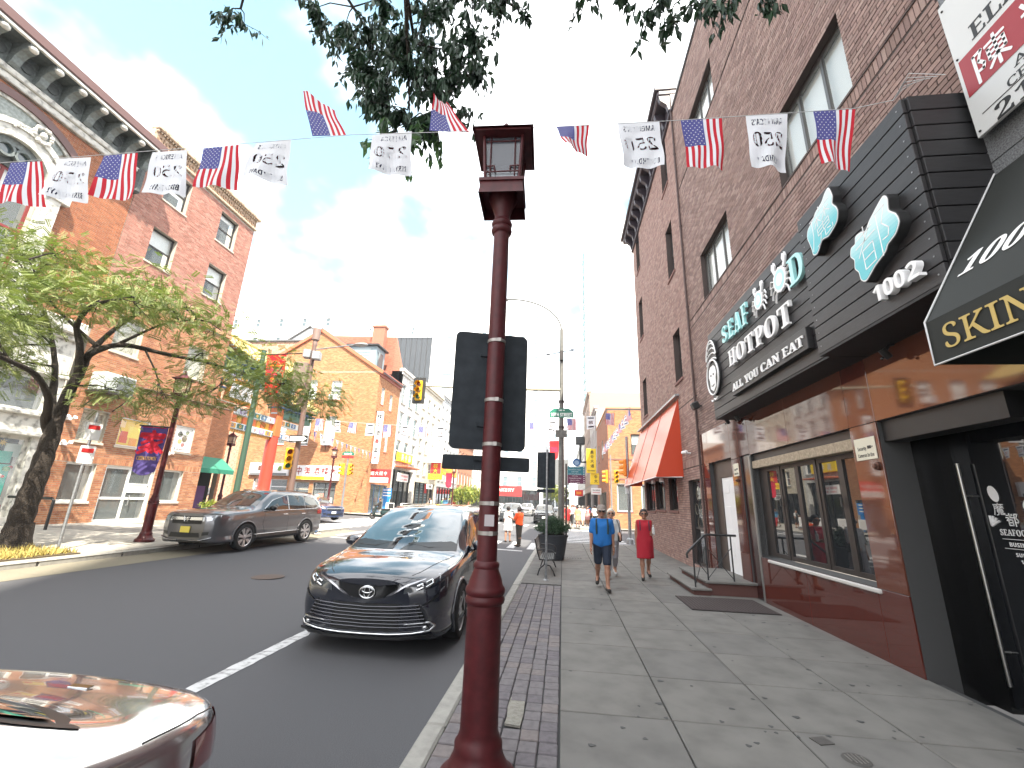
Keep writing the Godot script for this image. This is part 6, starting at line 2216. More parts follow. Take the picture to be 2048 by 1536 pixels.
# the street's red lantern posts, 5.3 m tall
func lantern_post(label: String,at: Vector3,turn: float,pane_mat: Material = null) -> Node3D:
	var t = thing("lantern_post",label,"street lamp",at,turn,"red lantern posts along both pavements")
	var red = mat("post_red",Color(0.095,0.014,0.017),0.45,{"tex": "soft","scale": 1.5,"world": false,"spec": 0.4})
	var b = MB.new()
	b.lathe([Vector2(0.25,0.0),Vector2(0.25,0.06),Vector2(0.2,0.1),Vector2(0.165,0.17),Vector2(0.158,0.2),Vector2(0.158,0.235),Vector2(0.14,0.26),Vector2(0.127,0.3),Vector2(0.124,0.62),Vector2(0.122,1.04),Vector2(0.122,1.055),Vector2(0.136,1.065),Vector2(0.142,1.085),Vector2(0.136,1.105),Vector2(0.128,1.115),Vector2(0.138,1.125),Vector2(0.144,1.145),Vector2(0.138,1.165),Vector2(0.124,1.18),Vector2(0.115,1.22),Vector2(0.093,1.275),Vector2(0.088,1.29),Vector2(0.094,1.30),Vector2(0.094,1.32),Vector2(0.082,1.335),Vector2(0.075,1.34)],32)
	put("base",b,red,t)
	var p = MB.new()
	p.lathe([Vector2(0.075,1.33),Vector2(0.068,4.1)],24)
	put("pole",p,red,t)
	var c = MB.new()
	c.lathe([Vector2(0.068,4.06),Vector2(0.086,4.07),Vector2(0.093,4.095),Vector2(0.086,4.12),Vector2(0.078,4.13),Vector2(0.088,4.14),Vector2(0.094,4.165),Vector2(0.084,4.19),Vector2(0.065,4.21),Vector2(0.07,4.26),Vector2(0.1,4.35),Vector2(0.13,4.42),Vector2(0.13,4.46)],24)
	put("collar",c,red,t)
	var ln = MB.new()
	hip(ln,4.36,4.50,0.20,0.185)
	ln.box(Vector3(0,4.5,0),Vector3(0.40,0.03,0.40))
	put("tray",ln,red,t)
	var fr = MB.new()
	for sx in [-1.0,1.0]:
		for sz in [-1.0,1.0]: fr.tube([Vector3(sx * 0.15,4.5,sz * 0.15),Vector3(sx * 0.175,4.98,sz * 0.175)],0.016,6)
	for k in 4:
		var bs = Basis(Vector3.UP,PI / 2 * k)
		for q in [[-0.15,4.60,0.15,4.60],[-0.15,4.93,0.15,4.93],[-0.11,4.56,-0.11,4.96],[0.11,4.56,0.11,4.96],[-0.15,4.66,-0.07,4.66],[0.07,4.66,0.15,4.66],[-0.07,4.6,-0.07,4.66],[0.07,4.6,0.07,4.66]]:
			fr.tube([bs * Vector3(q[0],q[1],0.162),bs * Vector3(q[2],q[3],0.168)],0.007,5)
	put("lantern_frame",fr,red,t)
	for k in 4:
		var bs = Basis(Vector3.UP,PI / 2 * k)
		var pn = MB.new()
		pn.quad(bs * Vector3(-0.14,4.53,0.145),bs * Vector3(0.14,4.53,0.145),bs * Vector3(0.16,4.97,0.165),bs * Vector3(-0.16,4.97,0.165))
		put("pane",pn,pane_mat if pane_mat else mat("frosted",Color(0.62,0.5,0.36),0.6,{"back": Color(0.5,0.45,0.4)}),t)
	var rf = MB.new()
	rf.box(Vector3(0,4.99,0),Vector3(0.50,0.022,0.50))
	hip(rf,5.0,5.2,0.275,0.05)
	rf.lathe([Vector2(0.05,5.19),Vector2(0.06,5.21),Vector2(0.03,5.24),Vector2(0.035,5.27),Vector2(0.0,5.32)],12)
	put("roof",rf,red,t)
	return t


func banner(t: Node3D,arm0: Vector3,arm1: Vector3,o: Vector3,right: Vector3,w: float,h: float,m: Material,deco: Array,curve := 0.0) -> void:
	var a = MB.new()
	a.tube([arm0,arm1],0.025,6)
	put("banner_arm",a,M.black_metal,t)
	var out = right.cross(Vector3.UP).normalized()
	var place = func(p: Vector3) -> Vector3: return o + right * p.x + Vector3.UP * p.y + out * (p.z + 0.06 * sin(p.y * 3.0) * sin(p.x * 2.5 + 1.0) + curve * absf(p.y) * 0.25)
	var rows = []
	for i in 15:
		var row = []
		for j in 9:
			var u = j / 8.0
			var v = i / 14.0
			var drop = h * v
			if v > 0.8: drop = h * 0.8 + (v - 0.8) * h * (0.55 + 0.45 * sin(PI * u)) / 1.0
			row.append(place.call(Vector3((u - 0.5) * w * (1.0 - 0.18 * v),-drop,0)))
		rows.append(row)
	var c = MB.new()
	c.grid(rows)
	var cl = put("banner_cloth",c,m,t)
	for d in deco:
		var x = MB.new()
		for s in [-1.0,1.0]:
			var f = Transform3D(Basis(Vector3.RIGHT,Vector3.UP,Vector3.BACK),Vector3(d[2],d[3],0.004)) if s > 0 else Transform3D(Basis(Vector3.LEFT,Vector3.UP,Vector3.FORWARD),Vector3(d[2],d[3],-0.004))
			if d[0] == "text": write(x,d[1],d[4],d[5],f,0.002,true,true,0.0,place)
			elif d[0] == "bar": x.add(bar_mesh(d[4],d[5]),f,place)
			else: glyph(x,d[1],d[4],f,d[5],0.002,place)
		put("banner_print",x,d[6],cl)


func bar_mesh(w: float,h: float) -> Mesh:
	var m = MB.new()
	for i in 6: m.bx(-w * 0.5 + w * i / 6.0,-w * 0.5 + w * (i + 1) / 6.0,-h * 0.5,h * 0.5,-0.001,0.001)
	return m.mesh()


func signal_head(t: Node3D,at: Vector3,turn: float,back: Material,plate := false,s := 1.0) -> void:
	var b = Transform3D(Basis(Vector3.UP,turn).scaled(Vector3(s,s,s)),at)
	var m = MB.new()
	m.box(Vector3.ZERO,Vector3(0.34,1.06,0.2),Basis.IDENTITY,0.04)
	var h = put("signal_housing",m,back,t,b)
	if plate:
		var p = MB.new()
		p.prism(rrect(0.66,1.4,0.06),-0.02,0.0)
		put("backplate",p,M.black_metal,h)
	for k in 3:
		var l = MB.new()
		l.lathe([Vector2(0,0.012),Vector2(0.08,0.01),Vector2(0.12,0.0)],18,Vector3(0,0.34 - k * 0.34,0.1),Basis(Vector3.RIGHT,PI / 2))
		put("lens",l,[mat("lens_red",Color(0.12,0.01,0.01),0.2),mat("lens_amber",Color(0.2,0.1,0.01),0.2),mat("lens_green",Color(0.01,0.1,0.05),0.2)][k],h)
		var v = MB.new()
		var rows = []
		for i in 2:
			var row = []
			for j in 15:
				var a = -0.45 + (PI + 0.9) * j / 14.0
				row.append(Vector3(cos(a) * 0.15,0.34 - k * 0.34 + sin(a) * 0.15 - i * 0.02,0.1 + i * 0.26))
			rows.append(row)
		v.grid(rows)
		put("visor",v,back,h)


func street_things() -> void:
	var yel = mat("signal_yellow",Color(0.72,0.42,0.01),0.5)
	var ora = mat("signal_orange",Color(0.72,0.24,0.01),0.5)
	var wht = M.letter_white
	var near = lantern_post("dark red lantern post standing closest on the kerb pavers",Vector3(-0.545,0.0,-3.3),0.04,mat("smoked",Color(0.10,0.11,0.13),0.1,{"alpha": 0.75}))
	for y in [3.03,2.53,2.18,1.74,1.53]:
		var s = MB.new()
		s.lathe([Vector2(0.073,-0.014),Vector2(0.0765,-0.013),Vector2(0.0765,0.013),Vector2(0.073,0.014)],24,Vector3(0,y,0))
		s.box(Vector3(0.03,y,0.07),Vector3(0.03,0.03,0.015))
		put("steel_strap",s,mat("strap",Color(0.3,0.28,0.26),0.45,{"metal": 0.7}),near)
	var stk = MB.new()
	stk.bx(-0.02,0.05,1.58,1.66,0.071,0.076)
	put("sticker",stk,mat("sticker_grey",Color(0.4,0.36,0.37),0.7),near)
	for q in [[2.65,1.0,0.62,"large blank dark sign panel seen from behind on the near post",0.05],[2.045,0.115,0.70,"narrow blank dark sign panel below the large one on the near post",0.015]]:
		var s = thing("road_sign",q[3],"sign",Vector3(-0.60,q[0],-3.405),0.28,"sign panels seen from behind")
		var m = MB.new()
		m.prism(rrect(q[2],q[1],q[4]),-0.004,0.0)
		put("panel",m,mat("sign_back",Color(0.035,0.042,0.05),0.55,{"tex": "soft","scale": 1.0,"spec": 0.3}),s)
		for y in [-0.3,0.3]:
			var c = MB.new()
			c.box(Vector3(0,y * q[1],0.012),Vector3(q[2] * 0.3,0.03,0.02))
			put("clip",c,M.sign_back,s)
	# the second post with its sign, seen from behind
	var p2 = thing("sign_post","thin grey post with a tall dark sign panel seen from behind","sign post",Vector3(-0.385,0,-11.1))
	var m2 = MB.new()
	m2.tube([Vector3(0,0,0),Vector3(0,3.1,0)],0.03,10)
	m2.lathe([Vector2(0.07,0.0),Vector2(0.06,0.02),Vector2(0.03,0.03)],12)
	put("post",m2,M.galvanised,p2)
	for q in [[2.585,0.9,0.46],[2.065,0.085,0.45]]:
		var m3 = MB.new()
		m3.prism(rrect(q[2],q[1],0.02),-0.04,-0.034,Transform3D(Basis(Vector3.UP,0.1),Vector3(-0.02,q[0],0)))
		put("panel",m3,M.sign_back,p2)
	bench()
	# mast arm pole with street name sign and lamp arm
	var mp = thing("mast_arm_pole","tall grey pole with a long signal arm and curved lamp arm at the corner","traffic light",Vector3(-0.05,0,-21.0))
	var gm = mat("pole_grey",Color(0.17,0.17,0.155),0.55,{"tex": "soft","scale": 1.0})
	var a1 = MB.new()
	a1.lathe([Vector2(0.22,0),Vector2(0.22,0.25),Vector2(0.15,0.35),Vector2(0.135,4.0),Vector2(0.10,7.6),Vector2(0.085,10.6),Vector2(0,10.62)],16)
	put("pole",a1,gm,mp)
	var pts = []
	for i in 14:
		var t = i / 13.0
		pts.append(Vector3(-2.9 * (1.0 - cos(t * PI / 2)) ,10.5 + 1.9 * sin(t * PI / 2),0))
	var a2 = MB.new()
	a2.tube(pts,0.045,8)
	put("lamp_arm",a2,gm,mp)
	var a3 = MB.new()
	a3.box(Vector3(-3.2,12.38,0),Vector3(0.62,0.12,0.26),Basis.IDENTITY,0.04)
	put("luminaire",a3,M.galvanised,mp)
	var a4 = MB.new()
	a4.tube([Vector3(0,7.32,0),Vector3(-4.0,7.38,0),Vector3(-7.95,7.55,0)],[0.09,0.07,0.045],10)
	put("signal_arm",a4,mat("arm_cream",Color(0.42,0.40,0.3),0.5),mp)
	signal_head(mp,Vector3(-7.35,7.2,0.2),0.0,yel,true)
	var a5 = MB.new()
	a5.tube([Vector3(-0.7,9.2,0),Vector3(0.55,9.45,0)],0.02,6)
	a5.box(Vector3(0,9.1,0.1),Vector3(0.2,0.5,0.2))
	for q in [[-0.7,9.2],[0.55,9.45]]: a5.lathe([Vector2(0,-0.06),Vector2(0.12,0),Vector2(0,0.05)],10,Vector3(q[0],q[1],0))
	put("antenna",a5,M.bronze,mp)
	for y in [6.7,5.4]:
		var cl = MB.new()
		cl.lathe([Vector2(0.125,-0.05),Vector2(0.15,-0.05),Vector2(0.15,0.05),Vector2(0.125,0.05)],12,Vector3(0,y,0))
		put("clamp",cl,M.bronze,mp)
	var ns = thing("street_name_sign","green street name sign with white lettering high on the mast arm pole","sign",Vector3(-0.05,6.06,-20.84))
	var np = MB.new()
	np.prism(PackedVector2Array([Vector2(-0.58,-0.2),Vector2(0.58,-0.2),Vector2(0.58,0.1),Vector2(0.36,0.26),Vector2(-0.36,0.26),Vector2(-0.58,0.1)]),-0.01,0.01)
	put("panel",np,mat("street_green",Color(0.01,0.16,0.10),0.45),ns)
	var nt = MB.new()
	write(nt,"10TH STREET",1.04,0.17,Transform3D(Basis.IDENTITY,Vector3(0,-0.05,0.012)),0.004)
	write(nt,"100 N",0.3,0.07,Transform3D(Basis.IDENTITY,Vector3(0,0.17,0.012)),0.004)
	put("lettering",nt,wht,ns)
	var sb = MB.new()
	sb.prism(rrect(0.55,0.37,0.02),0,0.01,Transform3D(Basis.IDENTITY,Vector3(-0.05,5.06,-20.82)))
	tag(put("small_sign_panel",sb,gm),"small blank grey sign panel on the mast arm pole under the street name","sign")
	# wayfinding sign
	var wf = thing("wayfinding_sign","teal and maroon wayfinding sign topped by a round blue emblem","sign",Vector3(0.76,3.32,-24.0))
	var w1 = MB.new()
	w1.bx(-0.48,0.48,0.0,0.46,-0.03,0.0)
	put("teal_panel",w1,mat("teal",Color(0.02,0.17,0.22),0.5),wf)
	var w2 = MB.new()
	w2.bx(-0.48,0.48,-0.46,-0.002,-0.03,0.0)
	put("maroon_panel",w2,mat("maroon",Color(0.13,0.03,0.075),0.5),wf)
	var w3 = MB.new()
	for i in 8:
		write(w3,["Reading Terminal","Convention Center","City Hall","Arch Street Museum","Old City","Independence Mall","Liberty Center","Penns Landing"][i],[0.55,0.66,0.35,0.68,0.3,0.66,0.5,0.52][i],0.045,Transform3D(Basis.IDENTITY,Vector3(-0.08,0.4 - i * 0.115,0.002)),0.003,false,false)
		w3.bx(0.38,0.43,0.38 - i * 0.115,0.42 - i * 0.115,0.0,0.004)
	put("lettering",w3,wht,wf)
	var w4 = MB.new()
	w4.lathe([Vector2(0,0.02),Vector2(0.21,0.02),Vector2(0.21,-0.02)],24,Vector3(0.02,0.68,-0.02),Basis(Vector3.RIGHT,PI / 2))
	put("emblem",w4,mat("emblem_blue",Color(0.02,0.10,0.27),0.5),wf)
	var w5 = MB.new()
	w5.lathe([Vector2(0,0.004),Vector2(0.13,0.004),Vector2(0.13,0)],20,Vector3(0.02,0.66,0.002),Basis(Vector3.RIGHT,PI / 2))
	put("emblem_bell",w5,mat("emblem_pale",Color(0.25,0.38,0.55),0.5),wf)
	var w6 = MB.new()
	w6.tube([Vector3(-0.55,-3.32,-0.08),Vector3(-0.55,0.6,-0.08)],0.05,8)
	w6.tube([Vector3(-0.55,0.3,-0.06),Vector3(-0.3,0.3,-0.04)],0.025,6)
	put("post",w6,M.bronze,wf)
	# right corner signal
	var rs = thing("corner_signal","grey corner post with an orange signal seen from the side by the awning","traffic light",Vector3(3.3,0,-22.65))
	var r1 = MB.new()
	r1.lathe([Vector2(0.2,0),Vector2(0.18,0.22),Vector2(0.08,0.3),Vector2(0.07,5.25),Vector2(0,5.27)],12)
	put("post",r1,M.galvanised,rs)
	signal_head(rs,Vector3(-0.12,3.66,0.0),-1.9,ora,false,0.8)
	var r2 = MB.new()
	r2.bx(-0.16,0.02,2.38,3.06,0.08,0.1)
	put("notice",r2,M.white_paint,rs)
	var r3 = thing("far_corner_signal","small yellow signal on a post across the side street","traffic light",Vector3(4.0,0,-36.9))
	var r4 = MB.new()
	r4.lathe([Vector2(0.16,0),Vector2(0.07,0.3),Vector2(0.06,5.9),Vector2(0,5.9)],10)
	put("post",r4,M.galvanised,r3)
	signal_head(r3,Vector3(0.42,4.1,0.1),0.2,yel)
	signal_head(r3,Vector3(-0.35,4.1,0.0),-1.6,ora)
	# left side
	lantern_post("sunlit red lantern post with a banner in front of the orange brick office",Vector3(-12.35,0.28,-12.2),0.5)
	var lp = get_child(get_child_count() - 1)
	var nav = mat("banner_navy",Color(0.045,0.03,0.14),0.8,{"back": Color(0.05,0.03,0.12)})
	var crim = mat("banner_crimson",Color(0.55,0.012,0.04),0.75,{"back": Color(0.4,0.01,0.03)})
	var rx = Vector3(0.9,0,-0.44).rotated(Vector3.UP,-0.5)
	banner(lp,Vector3(0,3.42,0),-rx * 0.85 + Vector3(0,3.42,0),-rx * 0.45 + Vector3(0,3.4,0),rx,0.72,1.5,nav,[["bar","",0.0,-0.02,0.6,0.02,crim],["glyph",JIA,0.0,-0.48,0.72,13.0,crim],["text","CHINATOWN",-0.02,-0.98,0.5,0.11,mat("banner_gold",Color(0.62,0.35,0.03),0.6)]])
	lantern_post("red lantern post in front of the gable house",Vector3(-18.3,0.41,-33.0),0.3)
	lantern_post("red lantern post beside the ceremonial gate",Vector3(-21.9,0.42,-26.2),0.2)
	lantern_post("small distant red lantern post with a red banner far down the left pavement",Vector3(-11.6,0.28,-46.0),0.2)
	var lf = get_child(get_child_count() - 1)
	banner(lf,Vector3(0,4.3,0),Vector3(-0.9,4.3,0),Vector3(-0.5,4.28,0),Vector3.RIGHT,0.7,1.5,crim,[])
	# green pole with the red celebration banner
	var gp = thing("green_pole","tall dark green pole carrying a red celebration banner","pole",Vector3(-13.6,0.3,-17.1))
	var g1 = MB.new()
	g1.lathe([Vector2(0.2,0),Vector2(0.2,0.3),Vector2(0.13,0.4),Vector2(0.10,7.75),Vector2(0.12,7.8),Vector2(0.0,7.86)],16)
	put("pole",g1,mat("pole_green",Color(0.035,0.075,0.05),0.5),gp)
	var redb = mat("banner_red",Color(0.75,0.018,0.025),0.7,{"back": Color(0.7,0.02,0.02)})
	var vio = mat("banner_violet",Color(0.16,0.015,0.11),0.7)
	banner(gp,Vector3(0,7.6,0),Vector3(1.95,7.62,0.1),Vector3(0.68,7.58,0.03),Vector3(1,0,0.05).normalized(),0.98,1.85,redb,[["bar","",-0.02,-0.48,0.8,0.03,mat("banner_yellow",Color(0.7,0.4,0.02),0.6)],["text","CHINATOWN",-0.02,-0.68,0.76,0.17,vio],["text","250",-0.02,-0.93,0.72,0.19,vio],["bar","",-0.02,-1.12,0.76,0.03,M.banner_yellow]],-0.35)
	# brown signal pole
	var bp = thing("brown_signal_pole","brown signal pole with a cabinet and lamp arm beside the gate","traffic light",Vector3(-13.4,0.3,-20.5))
	var bm = mat("pole_brown",Color(0.13,0.08,0.065),0.55)
	var b1 = MB.new()
	b1.lathe([Vector2(0.22,0),Vector2(0.2,0.3),Vector2(0.15,0.4),Vector2(0.11,9.2),Vector2(0.09,9.5)],14)
	put("pole",b1,bm,bp)
	var b2 = MB.new()
	b2.lathe([Vector2(0.1,9.3),Vector2(0.13,9.4),Vector2(0.12,9.6),Vector2(0.2,9.65),Vector2(0.2,10.3),Vector2(0,10.32)],14)
	put("cell_antenna",b2,mat("antenna_brown",Color(0.2,0.14,0.12),0.6),bp)
	var b3 = MB.new()
	b3.box(Vector3(-0.55,7.65,0),Vector3(0.72,1.35,0.55),Basis(Vector3.UP,0.4),0.03)
	put("cabinet",b3,mat("cabinet_brown",Color(0.15,0.105,0.085),0.6),bp)
	for q in [[-0.25,8.8,0.4],[0.28,8.7,0.42],[-0.2,6.2,0.3]]:
		var b4 = MB.new()
		b4.box(Vector3(q[0],q[1],0.1),Vector3(q[2],0.45,0.4),Basis(Vector3.UP,0.3),0.03)
		put("equipment_box",b4,M.galvanised if q[1] > 7 else bm,bp)
	var b5 = MB.new()
	b5.tube([Vector3(0,9.1,0),Vector3(2.3,9.35,0)],0.04,8)
	put("lamp_arm",b5,M.galvanised,bp)
	var b6 = MB.new()
	b6.ball(Vector3(2.65,9.36,0),Vector3(0.4,0.1,0.17),12)
	put("luminaire",b6,M.galvanised,bp)
	signal_head(bp,Vector3(-0.16,3.2,0.35),0.75,yel)
	var ow = thing("one_way_sign","black and white one way sign on the brown signal pole","sign",Vector3(-13.25,4.52,-20.2))
	var o1 = MB.new()
	o1.prism(rrect(0.98,0.34,0.03),-0.01,0.0)
	put("panel",o1,M.letter_black,ow)
	var o2 = MB.new()
	var arrow = PackedVector2Array()
	for q in [[-0.45,-0.11],[0.22,-0.11],[0.22,-0.15],[0.46,0],[0.22,0.15],[0.22,0.11],[-0.45,0.11]]: arrow.append(Vector2(q[0],q[1]))
	o2.prism(arrow,0.0,0.004)
	put("arrow",o2,wht,ow)
	var o3 = MB.new()
	write(o3,"ONE WAY",0.52,0.11,Transform3D(Basis.IDENTITY,Vector3(-0.1,0,0.005)),0.003)
	put("lettering",o3,M.letter_black,ow)
	# left crossing street name and signal
	var ls = thing("left_corner_signal","grey post with a green and red street sign and yellow signals by the gable house","traffic light",Vector3(-17.87,0.41,-34.5))
	var l1 = MB.new()
	l1.lathe([Vector2(0.2,0),Vector2(0.18,0.25),Vector2(0.09,0.35),Vector2(0.07,5.0)],12)
	put("post",l1,M.galvanised,ls)
	signal_head(ls,Vector3(0.3,3.55,0.1),1.2,yel,false,0.9)
	signal_head(ls,Vector3(-0.35,3.55,0.0),-0.6,yel,false,0.9)
	var l2 = MB.new()
	l2.prism(PackedVector2Array([Vector2(-0.52,-0.14),Vector2(0.52,-0.14),Vector2(0.52,0.06),Vector2(0.3,0.2),Vector2(-0.3,0.2),Vector2(-0.52,0.06)]),0.08,0.1,Transform3D(Basis.IDENTITY,Vector3(0,4.85,0)))
	put("street_panel",l2,M.street_green,ls)
	var l3 = MB.new()
	l3.bx(-0.52,0.52,4.48,4.69,0.08,0.1)
	put("red_panel",l3,M.board_red,ls)
	var l4 = MB.new()
	write(l4,"ARCH ST",0.7,0.14,Transform3D(Basis.IDENTITY,Vector3(0,4.84,0.102)),0.004)
	put("lettering",l4,wht,ls)
	var tp = thing("parking_sign_pole","thin leaning grey pole with parking signs beside the left tree","sign post",Vector3(-12.2,0.28,-9.8),1.25)
	var t1 = MB.new()
	t1.tube([Vector3(0,0,0),Vector3(0.0,3.4,0)],0.035,8)
	put("post",t1,M.galvanised,tp)
	for q in [[2.9,0.45],[2.3,0.45]]:
		var t2 = MB.new()
		t2.prism(rrect(0.32,q[1],0.03),0.036,0.042,Transform3D(Basis.IDENTITY,Vector3(0,q[0],0)))
		var pn = put("panel",t2,M.white_paint,tp)
		var t3 = MB.new()
		t3.bx(-0.12,0.12,q[0] + 0.05,q[0] + 0.16,0.042,0.045)
		put("red_block",t3,M.board_red,pn)
	# things down the street
	var bl = thing("blue_board","blue and white information board by the far left kerb","sign",Vector3(-16.4,0.42,-40.0))
	var bb = MB.new()
	bb.bx(-0.42,0.42,1.3,2.25,-0.05,0.05)
	bb.bx(-0.3,0.3,0,1.3,-0.03,0.03)
	put("board",bb,mat("board_blue",Color(0.02,0.2,0.55),0.5),bl)
	var b8 = MB.new()
	for y in [1.55,1.8,2.05]: b8.bx(-0.36,0.36,y,y + 0.09,0.05,0.056)
	put("lettering",b8,wht,bl)
	for i in 4:
		var ba = thing("white_barrier",["first","second","third","fourth"][i] + " white crowd barrier counted from the scooter along the far left kerb","barrier",Vector3(-15.6 + i * 1.1,0.35,-39.0 - i * 0.8),-0.5,"white barriers by the far left kerb")
		var m = MB.new()
		m.box(Vector3(0,0.62,0),Vector3(1.15,0.8,0.06),Basis.IDENTITY,0.03)
		put("panel",m,M.white_paint,ba)
		var m4 = MB.new()
		for x in [-0.45,0.45]: m4.box(Vector3(x,0.12,0),Vector3(0.06,0.24,0.4))
		put("foot",m4,M.galvanised,ba)
	var rb = thing("banner_post","distant post with a red celebration banner down the right pavement","pole",Vector3(-0.1,0,-38.4))
	var rp = MB.new()
	rp.tube([Vector3(0,0,0),Vector3(0,7.6,0)],0.07,8)
	put("pole",rp,M.pole_grey,rb)
	banner(rb,Vector3(0,7.2,0),Vector3(-1.65,7.22,0),Vector3(-0.62,7.18,0),Vector3.RIGHT,0.85,1.65,redb,[["text","CHINATOWN",0,-0.62,0.6,0.16,vio],["text","250",0,-0.85,0.6,0.2,vio]])


func bench() -> void:
	var t = thing("bench","black slatted metal bench on the pavement beside the thin sign post","bench",Vector3(-0.45,0,-11.75))
	for z in [0.0,-1.6]:
		var e = MB.new()
		e.tube([Vector3(-0.17,0.0,z),Vector3(-0.12,0.16,z),Vector3(0.0,0.27,z),Vector3(0.14,0.24,z),Vector3(0.22,0.12,z),Vector3(0.27,0.0,z)],0.018,8)
		e.tube([Vector3(0.27,0.40,z),Vector3(0.05,0.37,z),Vector3(-0.12,0.38,z),Vector3(-0.18,0.55,z),Vector3(-0.25,0.87,z)],0.018,8)
		e.tube([Vector3(0.0,0.27,z),Vector3(0.02,0.37,z)],0.02,8)
		e.tube([Vector3(-0.19,0.6,z),Vector3(0.0,0.63,z),Vector3(0.2,0.6,z),Vector3(0.27,0.52,z),Vector3(0.26,0.40,z)],0.016,8)
		put("end_frame",e,M.black_metal,t)
	for i in 8:
		var s = MB.new()
		s.box(Vector3(0.25 - i * 0.05,0.395 - 0.02 * sin(i * 0.45),-0.8),Vector3(0.036,0.012,1.6))
		put("seat_slat",s,M.black_metal,t)
	for i in 8:
		var s = MB.new()
		s.box(Vector3(-0.135 - i * 0.0155,0.44 + i * 0.058,-0.8),Vector3(0.012,0.04,1.6),Basis(Vector3.BACK,0.22))
		put("back_slat",s,M.black_metal,t)


# a car body lofted through cross-sections; local +z is the front, y up
class Car:
	var zs = []
	var rings = []

	# st: [z, x0,y0, x1,y1, ... x8,y8] from the front to the rear
	func _init(st: Array,per := 7) -> void:
		for i in st.size() - 1:
			for k in per:
				if k == 0 and i > 0 or k > 0 or i == 0: _ring(st,i,float(k) / per)
		_ring(st,st.size() - 2,1.0)

	func _herm(a: float,b: float,c: float,d: float,za: float,zb: float,zc: float,zd: float,t: float) -> float:
		var h = zc - zb
		var m0 = (c - a) / (zc - za) if zc != za else (c - b) / h
		var m1 = (d - b) / (zd - zb) if zd != zb else (c - b) / h
		var s = (c - b) / h
		if s == 0.0: m0 = 0.0; m1 = 0.0
		else:
			m0 = clampf(m0 / s,0.0,2.5) * s
			m1 = clampf(m1 / s,0.0,2.5) * s
		var t2 = t * t
		var t3 = t2 * t
		return b * (2 * t3 - 3 * t2 + 1) + m0 * h * (t3 - 2 * t2 + t) + c * (-2 * t3 + 3 * t2) + m1 * h * (t3 - t2)

	func _ring(st: Array,i: int,t: float) -> void:
		var a: Array = st[maxi(i - 1,0)]
		var b: Array = st[i]
		var c: Array = st[i + 1]
		var d: Array = st[mini(i + 2,st.size() - 1)]
		var cp = []
		for k in range(1,b.size(),2):
			cp.append(Vector2(_herm(a[k],b[k],c[k],d[k],a[0],b[0],c[0],d[0],t),_herm(a[k + 1],b[k + 1],c[k + 1],d[k + 1],a[0],b[0],c[0],d[0],t)))
		var pts = [cp[0]]
		for k in cp.size() - 1:
			var p0: Vector2 = cp[maxi(k - 1,0)]
			var p3: Vector2 = cp[mini(k + 2,cp.size() - 1)] if k + 2 < cp.size() else Vector2(-cp[cp.size() - 2].x,cp[cp.size() - 2].y)
			for s in range(1,6):
				var u = s / 5.0
				var q: Vector2
				if k == 0: q = cp[0].lerp(cp[1],u)
				else: q = cp[k].cubic_interpolate(cp[k + 1],p0,p3,u)
				pts.append(q)
		zs.append(lerpf(b[0],c[0],t))
		rings.append(pts)

	func ring_at(z: float) -> Array:
		if z >= zs[0]: return rings[0]
		for i in zs.size() - 1:
			if z <= zs[i] and z >= zs[i + 1]:
				var t: float = (zs[i] - z) / maxf(zs[i] - zs[i + 1],1e-6)
				var o = []
				for k in rings[i].size(): o.append(rings[i][k].lerp(rings[i + 1][k],t))
				return o
		return rings[-1]

	func wide(r: Array,y: float) -> float:
		for k in range(5,r.size() - 1):
			if r[k].y <= y and y <= r[k + 1].y: return lerpf(r[k].x,r[k + 1].x,(y - r[k].y) / maxf(r[k + 1].y - r[k].y,1e-6))
		return 0.0 if y > r[-1].y else r[5].x

	func side(z: float,y: float) -> float: return wide(ring_at(z),y)

	func top(z: float,x: float) -> float:
		var r = ring_at(z)
		var ax = absf(x)
		for k in range(r.size() - 1,0,-1):
			if r[k - 1].x >= ax and ax >= r[k].x: return lerpf(r[k].y,r[k - 1].y,(ax - r[k].x) / maxf(r[k - 1].x - r[k].x,1e-6))
		return r[10].y

	func nose(x: float,y: float,rear := false) -> float:
		var ax = absf(x)
		var n = zs.size()
		var pw = -1.0
		for j in n:
			var i = n - 1 - j if rear else j
			var w = wide(rings[i],y)
			if w >= ax:
				if j == 0: return zs[i]
				var ip = i + 1 if rear else i - 1
				if pw < 0.0: return zs[i]
				return lerpf(zs[ip],zs[i],(ax - pw) / maxf(w - pw,1e-6))
			pw = w
		return zs[n / 2]

	func body() -> MB:
		var m = MB.new()
		var rows = []
		for i in zs.size():
			var row = []
			var r: Array = rings[i]
			for k in r.size(): row.append(Vector3(r[k].x,r[k].y,zs[i]))
			for k in range(r.size() - 2,-1,-1): row.append(Vector3(-r[k].x,r[k].y,zs[i]))
			rows.append(row)
		m.grid(rows,false,false)
		m.cap(rows[0],Vector3(0,0,1))
		m.cap(rows[-1],Vector3(0,0,-1))
		return m


# a sheet through rows of points, facing outward
func sheet(mb: MB,rows: Array,outward: Vector3) -> void:
	var n: Vector3 = (rows[0][-1] - rows[0][0]).cross(rows[-1][0] - rows[0][0])
	mb.grid(rows,false,n.dot(outward) < 0.0)


# quad-like patch between two edges drawn in front view, laid on the nose (or tail)
func face_patch(c: Car,ea: Array,eb: Array,off: float,n := 8,rear := false,mirror := false) -> MB:
	var m = MB.new()
	var rows = []
	for i in ea.size():
		var row = []
		for k in n + 1:
			var p: Vector2 = ea[i].lerp(eb[i],float(k) / n)
			if mirror: p.x = -p.x
			row.append(Vector3(p.x,p.y,c.nose(p.x,p.y,rear) + (-off if rear else off)))
		rows.append(row)
	sheet(m,rows,Vector3(0,0.3,-1.0 if rear else 1.0))
	return m


